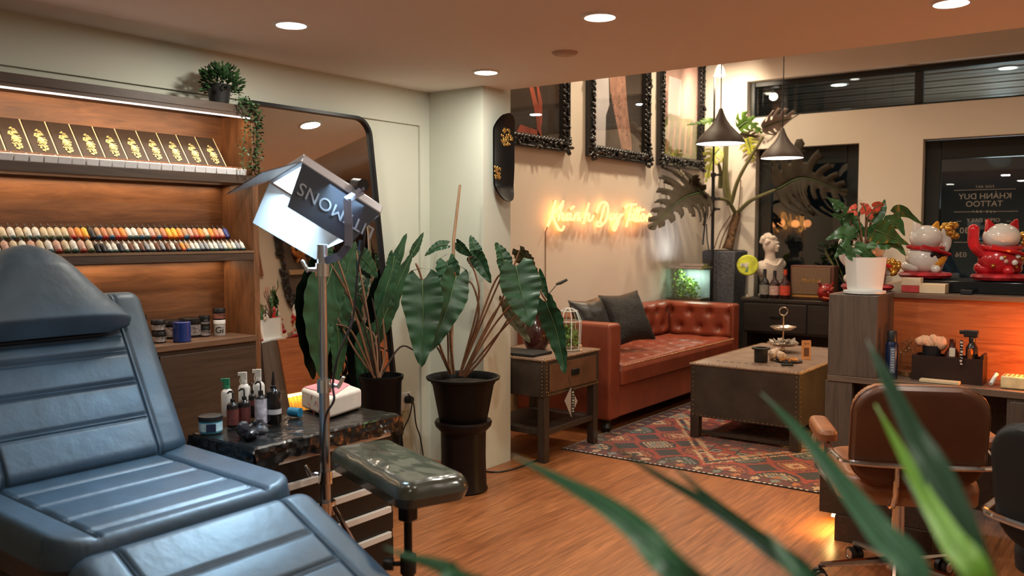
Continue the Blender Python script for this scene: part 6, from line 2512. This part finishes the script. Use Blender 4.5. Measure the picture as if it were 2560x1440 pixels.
b.build('wire_holder', mat('brass_wire', (.55, .30, .14), .3, .8), label='twisted brass wire holder between the blue can and the caddy', cat='holder')
k0, k1 = wk(2300, 4.34), wk(2400, 4.34)
MB().bb(k0.x, k1.x, 4.325, 4.372, ZW, ZW + .014).build('notepad', mat('pale_pad', (.60, .48, .30), .6), bevel=.002, label='pale thin pad lying along the desk edge before the caddy', cat='pad')
k0, k1 = wk(2505, 4.40), wk(2600, 4.40)
b = MB().bb(k0.x, k1.x, 4.36, 4.46, ZW, ZW + .055)
bb2 = b.build('perforated_box', mat('cream_perforated', (.70, .56, .30), .5, var=.2, vs=30), bevel=.006, label='cream box with holes at the right edge of the desk worktop', cat='box')
b = MB()
for i in range(8):
    for j in range(4):
        b.cyl((k0.x + .012 + i * .018, 4.375 + j * .022, ZW + .0545), (k0.x + .012 + i * .018, 4.375 + j * .022, ZW + .0556), .0055, n=8)
b.build('holes', m_black, bb2)
p0, p1 = wk(2478, 4.38), wk(2492, 4.44)
b = MB().tube([p0 + V((0, 0, .012)), p1 + V((0, 0, .05))], .009, 10)
b.build('white_marker', m_white, label='white marker pen leaning beside the caddy on the desk', cat='pen')

# --- things on the counter
ZK = ztop - .001


def ct(u, y, z=None):
    d = ray(u, 700)
    return V((d.x / d.y * y, y, ZK if z is None else z))


p = ct(2162, 4.42)
AN = thing('potted_anthurium', 'red-flowered anthurium in a white ribbed pot on the desk end', 'plant', p)
MB().lathe(p, [(.085, 0), (.096, .004), (.098, .016), (.09, .016), (0, .012)], 32).build('saucer', m_white, AN)
b = MB()
n_ = 96
pot_prof = [(.074, .014), (.078, .02), (.094, .172), (.096, .178), (.088, .178), (.084, .15)]
vs, fs = [], []
for r, z in pot_prof:
    for k in range(n_):
        a = 2 * PI * k / n_
        # rounded square with fine ribs
        sq = 1 / max(abs(math.cos(a)), abs(math.sin(a))) ** .55
        rr_ = r * (.94 * sq ** .8) * (1 + .012 * (k % 2))
        vs.append(p + Matrix.Rotation(PSI, 3, 'Z') @ V((rr_ * math.cos(a), rr_ * math.sin(a), z)))
for i in range(len(pot_prof) - 1):
    for k in range(n_):
        fs.append((i * n_ + k, i * n_ + (k + 1) % n_, (i + 1) * n_ + (k + 1) % n_, (i + 1) * n_ + k))
fs.append(tuple(range(n_ - 1, -1, -1)))
b.add(vs, fs)
b.build('pot', mat('white_ribbed_ceramic', (.74, .74, .70), .4, var=.02), AN, smooth=25)
MB().lathe(p, [(0, .158), (.084, .154)], 20).build('soil', m_soil, AN)
da = (p - CAM).dot(FWD)
m_anl = mat('anthurium_leaf', (.035, .095, .028), .35, var=.35, vs=14, spec=.5)
m_spathe = mat('anthurium_red', (.46, .060, .030), .35, var=.35, vs=14)
heart = lambda t: (max(0, 1 - t) ** .6) * (.65 + .5 * math.sin(PI * min(1, .25 + t)))


def an_leaf(name, path, wpx, m, dz, tw, pet=True, seed=0):
    pts = [PD(u, v, da + dz) for u, v in path]
    o = blade(pts, wpx / 2 * da / FPX, tw, .15, .05, 4, .16, prof=heart, seed=seed).build(name, [m, m_rib], AN, smooth=180, norm=False)
    if pet:
        MB().tube([PD(2162, 648, da), PD((2162 + path[0][0]) / 2, (640 + path[0][1]) / 2 - 14, da + dz * .4), pts[0]], .0035, 6, smooth=5).build('petiole', m_pet, AN)


for i, (pth, w_, dz, tw) in enumerate([
    ([(2128, 600), (2105, 585), (2062, 600)], 60, .02, .3), ([(2140, 575), (2110, 545), (2075, 535)], 44, .05, -.3), ([(2190, 575), (2225, 590), (2272, 612)], 62, -.06, .25),
    ([(2180, 590), (2200, 570), (2225, 545)], 50, .0, .4), ([(2130, 560), (2120, 530), (2095, 515)], 40, .04, .2), ([(2235, 535), (2260, 530), (2308, 562)], 46, .05, .5),
    ([(2150, 590), (2140, 560), (2150, 525)], 44, .03, -.4), ([(2200, 600), (2235, 605), (2265, 640)], 50, -.03, -.3), ([(2125, 615), (2105, 625), (2085, 645)], 44, .05, .2),
    ([(2165, 610), (2165, 630), (2195, 648)], 50, -.08, .3), ([(2180, 555), (2205, 520), (2212, 498)], 36, .06, .2), ([(2100, 520), (2085, 505), (2065, 492)], 26, .08, .2),
    ([(2135, 620), (2130, 640), (2145, 655)], 40, -.06, -.2), ([(2215, 560), (2245, 560), (2262, 590)], 44, .02, .1)]):
    an_leaf('leaf', pth, w_, m_anl, dz, tw, True, i)
for i, (pth, w_, dz) in enumerate([([(2140, 525), (2130, 525), (2118, 532)], 30, -.02), ([(2165, 530), (2160, 515), (2150, 508)], 28, .0), ([(2185, 520), (2200, 512), (2212, 512)], 26, .02),
                                   ([(2170, 540), (2180, 530), (2196, 532)], 24, -.03), ([(2235, 560), (2250, 565), (2262, 578)], 24, .03)]):
    an_leaf('flower', pth, w_, m_spathe, dz, .3, True, i)

# lucky cat figurines, seen from behind
m_porc = mat('white_porcelain', (.72, .68, .62), .18, var=.04, vs=6, coat=.4)
m_redp = mat('red_porcelain', (.46, .012, .018), .22, var=.25, vs=14, coat=.4)
m_redcl = mat('red_cushion_floral', (.42, .020, .028), .4, var=.6, vs=26)
m_ear = mat('orange_porcelain', (.72, .30, .03), .2, var=.1, coat=.3)
m_goldp = mat('gold_glaze', (.72, .38, .07), .22, .75, var=.45, vs=30)
m_blk = mat('black_glaze', (.012, .010, .010), .2)


def cat(label, p, s, body_m, ear_ms, paw_m, paw_side, yaw=0.0, gold=None, tailspot=False, bow=True, cush=True):
    t = thing('lucky_cat', label, 'cat figurine', p)
    Mx = Matrix.Translation(p) @ Matrix.Rotation(PSI + yaw, 4, 'Z') @ Matrix.Scale(s, 4)
    mb = lambda: MB(Mx)
    if cush:
        b = mb()
        b.lathe((0, 0, 0), [(.08, 0), (.135, .006), (.15, .022), (.14, .036), (.10, .042), (0, .042)], 32)
        b.build('cushion', m_redcl, t)
    b = mb()
    b.ball((0, 0, .118), (.118, .098, .095), 22, 14)
    b.ball((-.07, .03, .07), (.055, .075, .04), 12, 8)
    b.ball((.07, .03, .07), (.055, .075, .04), 12, 8)
    b.build('body', body_m, t)
    b = mb()
    b.ball((0, .0, .245), (.097, .085, .074), 22, 14)
    b.ball((0, .07, .232), (.03, .02, .02), 10, 7)
    b.build('head', m_porc, t)
    for sx_, em in ((-1, ear_ms[0]), (1, ear_ms[1])):
        b = mb()
        b.hexa([V((sx_ * .022, -.02, .290)), V((sx_ * .088, -.02, .258)), V((sx_ * .088, .022, .258)), V((sx_ * .022, .022, .290)),
                V((sx_ * .072, -.006, .345)), V((sx_ * .088, -.006, .342)), V((sx_ * .088, .008, .342)), V((sx_ * .072, .008, .345))])
        b.build('ear', em, t, bevel=.008 * s, seg=3)
    b = mb()
    b.tube([(paw_side * .10, .0, .15), (paw_side * .145, .005, .20), (paw_side * .15, .005, .285)], [.03, .03, .030], 12, smooth=5)
    b.ball((paw_side * .15, .005, .285), .0305, 12, 8)
    b.build('raised_paw', paw_m, t)
    b = mb()
    b.tube([(.102 * math.cos(R(a)), .086 * math.sin(R(a)), .188 + .008 * math.sin(R(a * 1.0))) for a in range(0, 361, 20)], .0135, 8, cap=False)
    if bow:
        b.tube([(-.085, -.07, .190), (.0, -.102, .17), (.09, -.098, .145)], [.016, .014, .010], 8, smooth=5)
    b.build('collar', m_redp, t)
    b = mb()
    b.ball((.0, -.085, .06), (.03, .03, .028), 10, 7)
    b.build('tail', body_m, t)
    if tailspot:
        b = mb()
        for i in range(9):
            a = R(150 - 30 * i)
            b.cur = 0 if i < 5 else 1
            r0 = .012 + .006 * min(i, 8 - i)
            b.ball((.0 + .038 * math.cos(a), -.093 - .002, .125 + .036 * math.sin(a)), (r0 * 1.1, .006, r0), 10, 6)
        b.build('painted_patch', [m_blk, m_ear], t)
        b = mb()
        b.ball((.085, -.068, .13), (.02, .01, .03), 10, 6, (0, .4, .7))
        b.build('painted_flower', m_redcl, t)
    else:
        b = mb()
        rnd = random.Random(len(label))
        for i in range(10):
            a, e = rnd.uniform(-2.6, -.5), rnd.uniform(-.5, .6)
            b.cur = i % 3
            b.ball((.119 * math.cos(a) * math.cos(e), .099 * math.sin(a) * math.cos(e), .118 + .096 * math.sin(e)), rnd.uniform(.008, .018), 8, 5)
        b.build('painted_flower', [m_goldp, m_porc, m_pink], t)
    if gold:
        b = mb()
        rnd = random.Random(int(gold[0] * 100) + 5)
        for i in range(34):
            q = V((rnd.uniform(-1, 1), rnd.uniform(-1, 1), rnd.uniform(-1, 1)))
            b.ball(V(gold) + q * .036, rnd.uniform(.012, .022), 8, 6)
        b.build('gold_charm', m_goldp, t)
    return t


PLz = 1.150
MB().bb(-1.02, -.20, 4.74, 5.12, ztop - .001, PLz).build('display_plinth', mat('black_gloss', (.008, .009, .010), .15, var=.1), bevel=.004, label='glossy black low plinth on the desk counter carrying two cat figurines', cat='plinth')
c1 = ct(2312, 4.90, PLz + .001)
c2 = ct(2500, 4.86, PLz + .001)
cat('white lucky cat figurine with one orange ear and a red collar on the plinth', c1, .86, m_porc, (m_porc, m_ear), m_porc, 1, .25, (.165, .0, .285), True)
cat('red lucky cat figurine with red ears and raised red paw on the plinth', c2, .88, m_redp, (m_redp, m_redp), m_redp, -1, -.05, (.185, .04, .24))
c3 = ct(2168, 4.70)
cat('pale lucky cat figurine hidden behind the white anthurium pot', c3, .86, m_porc, (m_porc, m_porc), m_porc, -1, .1, (.12, -.04, .14), False)
q0, q1 = ct(2257, 4.68), ct(2302, 4.68)
MB().bb(q0.x, q1.x, 4.655, 4.72, ZK, ZK + .034).build('red_carton', mat('red_carton', (.50, .05, .05), .5, var=.2, vs=40), bevel=.002, label='small red carton on the desk counter under a cream one', cat='carton')
MB().bb(q0.x - .002, q1.x + .004, 4.655, 4.72, ZK + .0345, ZK + .072).build('cream_carton', mat('cream_carton', (.66, .52, .36), .5, var=.05), bevel=.002, label='cream carton stacked on the small red carton on the counter', cat='carton')
q0, q1 = ct(2298, 4.66), ct(2366, 4.66)
MB().bb(q0.x + .006, q1.x, 4.635, 4.73, ZK, ZK + .046).build('cream_box', mat('pale_box', (.72, .56, .36), .5, var=.04), bevel=.002, label='pale cream box lying at the counter front before the black plinth', cat='box')
q0 = ct(2418, 4.66)
MB().bb(q0.x - .026, q0.x + .026, 4.645, 4.70, ZK, ZK + .022).build('black_box', m_black, bevel=.003, label='small black box at the counter front under the red cat', cat='box')

# ================================================================== OFFICE CHAIRS
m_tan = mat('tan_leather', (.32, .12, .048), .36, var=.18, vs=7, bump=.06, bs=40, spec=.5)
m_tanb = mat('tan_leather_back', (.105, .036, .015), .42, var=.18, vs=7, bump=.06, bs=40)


def office_chair(name, label, loc, rz, ml, mb_):
    """built facing +y about the origin"""
    t = thing(name, label, 'office chair', loc, rz)
    t.scale = (1, 1, .955)
    LM = lambda o, x, y: mtx(o, x, y)

    def put(bd, nm, m, **k):
        return bd.build(nm, m, t, local=True, **k)
    tilt = V((0, -.16, 1)).normalized()
    put(pad(.46, .40, .05, .045, .11, None, .03, 50, 44, LM((0, -.235, .685), (-1, 0, 0), tilt), dome=.012), 'backrest', ml)
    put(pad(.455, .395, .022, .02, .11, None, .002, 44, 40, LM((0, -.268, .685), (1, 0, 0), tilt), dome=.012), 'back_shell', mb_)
    b = MB()
    ro = []
    for cx, cy, a0 in ((.12, .09, 0), (-.12, .09, 90), (-.12, -.09, 180), (.12, -.09, 270)):
        for k in range(6):
            a = R(a0 + 18 * k)
            ro.append(V((0, -.262, .685)) + V((1, 0, 0)) * (cx + .108 * math.cos(a)) + tilt * (cy + .106 * math.sin(a)))
    b.tube(ro + [ro[0]], .006, 6, cap=False)
    put(b, 'piping', mb_)
    put(pad(.50, .48, .05, .045, .10, None, .055, 50, 50, LM((0, .03, .46), (1, 0, 0), (0, 1, .03)), dome=.015), 'seat', ml)
    for s in (-1, 1):
        put(pad(.30, .075, .02, .018, .035, None, .025, 30, 16, LM((s * .285, .02, .645), (0, 1, 0), (-1, 0, 0))), 'arm_pad', ml)
    b = MB()
    b.tube([(-.285, .12, .63), (-.30, .16, .56), (-.29, .16, .46), (-.25, .10, .40)], .010, 8, smooth=6)
    b.tube([(.285, .12, .63), (.30, .16, .56), (.29, .16, .46), (.25, .10, .40)], .010, 8, smooth=6)
    b.tube([(-.285, -.08, .615), (-.275, -.22, .59), (-.20, -.292, .58), (.20, -.292, .58), (.275, -.22, .59), (.285, -.08, .615)], .010, 8, smooth=6)
    for s in (-.075, .075):
        b.tube([(s, -.292, .58), (s, -.285, .48), (s, -.24, .405), (s, -.12, .39)], .010, 8, smooth=6)
    put(b, 'chrome_frame', m_chrome)
    b = MB()
    b.box((0, .02, .385), (.2, .24, .03))
    b.cyl((0, 0, .36), (0, 0, .39), .04, n=16)
    put(b, 'mechanism', m_black, bevel=.005)
    put(MB().cyl((0, 0, .10), (0, 0, .37), .026, .022, 18), 'gas_lift', m_chrome)
    put(MB().cyl((0, 0, .075), (0, 0, .13), .04, n=18), 'hub', m_chrome)
    for k in range(5):
        a = R(72 * k + 40)
        e = V((math.cos(a), math.sin(a), 0))
        b = MB()
        b.tube([e * .03 + V((0, 0, .105)), e * .17 + V((0, 0, .09)), e * .29 + V((0, 0, .075))], [.019, .016, .012], 8)
        lg = put(b, 'leg', m_chrome)
        b = MB()
        c = e * .29
        sd = V((-e.y, e.x, 0))
        for s in (-1, 1):
            b.cyl(c + sd * s * .008 + V((0, 0, .028)), c + sd * s * .026 + V((0, 0, .028)), .028, n=16)
        b.cyl(c + V((0, 0, .03)), c + V((0, 0, .075)), .007, n=8)
        b.build('caster', m_black, lg, local=True)
        for s in (-1, 1):
            b = MB().lathe(c + sd * s * .0265 + V((0, 0, .028)), [(.017, -.001), (.019, .001), (.022, 0)], 16, sd * s)
            b.build('caster_rim', m_chrome, lg, local=True)
    return t


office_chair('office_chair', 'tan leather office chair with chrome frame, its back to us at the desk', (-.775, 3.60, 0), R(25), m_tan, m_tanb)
office_chair('office_chair', 'black office chair cut by the right picture edge', (-.03, 3.02, 0), R(-30), m_blackmatt, m_blackmatt)

# ================================================================== FOREGROUND SPIKY PLANT
m_sp = mat('spiky_leaf_green', (.050, .165, .080), .42, var=.3, vs=3)
m_spd = mat('spiky_leaf_dark', (.020, .075, .032), .42, var=.3, vs=3)
m_spl = mat('spiky_leaf_lime', (.19, .42, .045), .42, var=.3, vs=3)
root = PD(2345, 1830, .80)
FP = thing('spiky_plant', 'spiky green plant with long arching blades in front of the camera', 'plant', (root.x, root.y, 0))
zr = root.z
r0 = V((root.x, root.y, 0))
MB().lathe(r0, [(.11, 0), (.115, .01), (.15, zr - .06), (.16, zr - .05), (.16, zr - .02), (.145, zr - .02), (.14, zr - .05), (0, zr - .05)], 28).build('planter', MATS['black_pot'], FP)
rootl, rootr = PD(2200, 1800, .80), PD(2540, 1800, .80)
for q in (rootl, rootr):
    MB().cyl(V((q.x, q.y, zr - .05)), q + V((0, 0, .01)), .03, .02, 10).build('stem', m_trunkp, FP)
BL = [
    ([(2450, 1465), (2352, 1205), (2285, 1085), (2215, 945), (2168, 852)], 74, .80, 1.05, m_spd),
    ([(2290, 1465), (2200, 1330), (2110, 1215), (2005, 1085), (1905, 985)], 66, .78, 1.05, m_sp),
    ([(2455, 1465), (2380, 1350), (2320, 1250), (2255, 1130), (2190, 1015)], 60, .72, .98, m_spl),
    ([(1735, 1465), (1600, 1330), (1500, 1255), (1390, 1195), (1284, 1142)], 66, .72, .98, m_sp),
    ([(1210, 1470), (1140, 1430), (1080, 1408), (1020, 1392), (965, 1370)], 40, .80, .95, m_sp),
    ([(2030, 1470), (1900, 1355), (1760, 1255), (1640, 1185), (1490, 1085)], 36, .85, 1.05, m_spd),
    ([(2040, 1465), (1940, 1375), (1850, 1305), (1750, 1225), (1668, 1150)], 34, .85, 1.05, m_spd),
    ([(2440, 1440), (2380, 1360), (2330, 1300), (2290, 1240), (2262, 1192)], 30, .82, 1.0, m_sp),
    ([(2030, 1480), (1990, 1430), (1960, 1390), (1940, 1360), (1920, 1335)], 34, .74, .85, m_sp),
]
bl_prof = lambda t: 1.65 * max(0.0, 1 - t) ** .75 * (.6 + .4 * min(1, t * 3))
for i, (pth, w_, d0, d1, m) in enumerate(BL):
    pts = [rootr if i in (0, 2, 7) else rootl] + [PD(u, v, d0 + (d1 - d0) * k / (len(pth) - 1)) for k, (u, v) in enumerate(pth)]
    blade(pts, w_ / 2 * d0 / FPX, 0, .25, .0, 2, 0, prof=bl_prof, seed=i).build('leaf', [m, m], FP, smooth=180, norm=False)

# ================================================================== RIGHT WALL (seen in the mirror)


def via_mirror(u, v, x):
    """where a picture point inside the mirror lands on the wall at x"""
    d = ray(u, v)
    k = (MO - CAM).dot(mirr_n) / d.dot(mirr_n)
    h = CAM + d * k
    r = d - mirr_n * 2 * d.dot(mirr_n)
    return h + r * ((x - h.x) / r.x)


def art_star(b, y0, y1, z0, z1, X):
    b.cur = 0
    poly(b, X, .006, [(y0, z0), (y1, z0), (y1, z1), (y0, z1)], 0)
    return [mat('frame_backing', (.16, .12, .10), .6, var=.3, vs=4)]


pa, pb_ = via_mirror(695, 600, XR), via_mirror(785, 720, XR)
cy, cz = (pa.y + pb_.y) / 2, (pa.z + pb_.z) / 2
WR = thing('ornate_wall_mirror', 'black carved oval-cornered frame with a gold star on the right wall, seen in the mirror', 'wall ornament', (XR, cy, cz - .5))
hw_, hh_ = max(.25, abs(pb_.y - pa.y) / 2), .52
b = MB()
rnd = random.Random(12)
for k in range(240):
    a = 2 * PI * k / 240
    q = abs(math.cos(a)) ** .5 * math.copysign(1, math.cos(a)), abs(math.sin(a)) ** .5 * math.copysign(1, math.sin(a))
    for j in range(2):
        f_ = rnd.uniform(.82, 1.1)
        b.ball((XR - .03 - rnd.random() * .02, cy + q[0] * hw_ * f_, cz + q[1] * hh_ * f_), (.02, rnd.uniform(.02, .05), rnd.uniform(.015, .035)), 7, 5, Matrix.Rotation(rnd.uniform(0, 3), 3, 'X'))
b.build('carved_frame', m_ornate, WR)
MB().bb(XR - .012, XR - .002, cy - hw_ * .9, cy + hw_ * .9, cz - hh_ * .9, cz + hh_ * .9).build('backing', mat('frame_backing', (.16, .12, .10), .6, var=.3, vs=4), WR)
sp_ = via_mirror(742, 640, XR)
b = MB()
st_ = []
for k in range(10):
    a = PI / 2 + 2 * PI * k / 10
    r_ = .13 if k % 2 == 0 else .05
    st_.append((r_ * math.cos(a), r_ * math.sin(a)))
Mst = mtx((XR - .06, sp_.y, sp_.z), (0, -1, 0), (0, 0, 1))
b.M = Mst
b.prism(st_, .03)
b.tube([(.03 + .085 * math.cos(R(a)), .06 + .085 * math.sin(R(a)), .035) for a in range(0, 361, 20)], .026, 8, cap=False)
b.build('gold_star', mat('copper_gold', (.62, .26, .08), .35, .6, var=.3, vs=14), WR)
sp_ = via_mirror(742, 682, XR)
MB().bb(XR - .05, XR - .03, sp_.y - .14, sp_.y + .14, sp_.z - .03, sp_.z + .03).build('name_plate', mat('plate_tan', (.55, .38, .22), .5), WR)


def art_red(b, y0, y1, z0, z1, X):
    poly(b, X, .006, [(y0, z0), (y1, z0), (y1, z1), (y0, z1)], 0)
    poly(b, X, .008, [(y0 + .1, z0 + .35), (y1 - .1, z0 + .45), (y1 - .15, z1 - .2), (y0 + .15, z1 - .25)], 1)
    poly(b, X, .009, [(y0 + .25, z0 + .45), (y1 - .25, z0 + .5), (y1 - .3, z0 + .62), (y0 + .3, z0 + .6)], 2)
    return [m_pdark, mat('print_crimson', (.22, .02, .02), .6, var=.4, vs=6), m_ear]


pa, pb_ = via_mirror(800, 425, XR), via_mirror(905, 520, XR)
ornate('framed_tattoo_photo', 'black carved frame with a crimson print on the right wall, seen in the mirror', min(pa.y, pb_.y), max(pa.y, pb_.y) + .02, pa.z - 1.25, pa.z, art_red, x=XR, nx=-1, seed=7, glassy=False)
pa, pb_ = via_mirror(640, 598, XR), via_mirror(656, 690, XR)


def art_pale(b, y0, y1, z0, z1, X):
    poly(b, X, .006, [(y0, z0), (y1, z0), (y1, z1), (y0, z1)], 0)
    return [m_pgrey]


yb_ = max(pa.y, pb_.y)
tw_ = thing('wood_picture_frame', 'small wood-framed pale picture on the right wall, seen in the mirror', 'picture', (XR, yb_ - .25, pb_.z))
f = MB()
zl_, zh_ = min(pa.z, pb_.z), max(pa.z, pb_.z)
for q in ((yb_ - .5, yb_, zl_, zl_ + .04), (yb_ - .5, yb_, zh_ - .04, zh_), (yb_ - .5, yb_ - .46, zl_ + .04, zh_ - .04), (yb_ - .04, yb_, zl_ + .04, zh_ - .04)):
    f.bb(XR - .03, XR - .002, *q)
f.build('frame', wood('red_wood_frame', (.20, .07, .03), (.34, .13, .06), (1, 6, 6)), tw_)
MB().bb(XR - .012, XR - .003, yb_ - .46, yb_ - .04, zl_ + .04, zh_ - .04).build('print', m_pgrey, tw_)
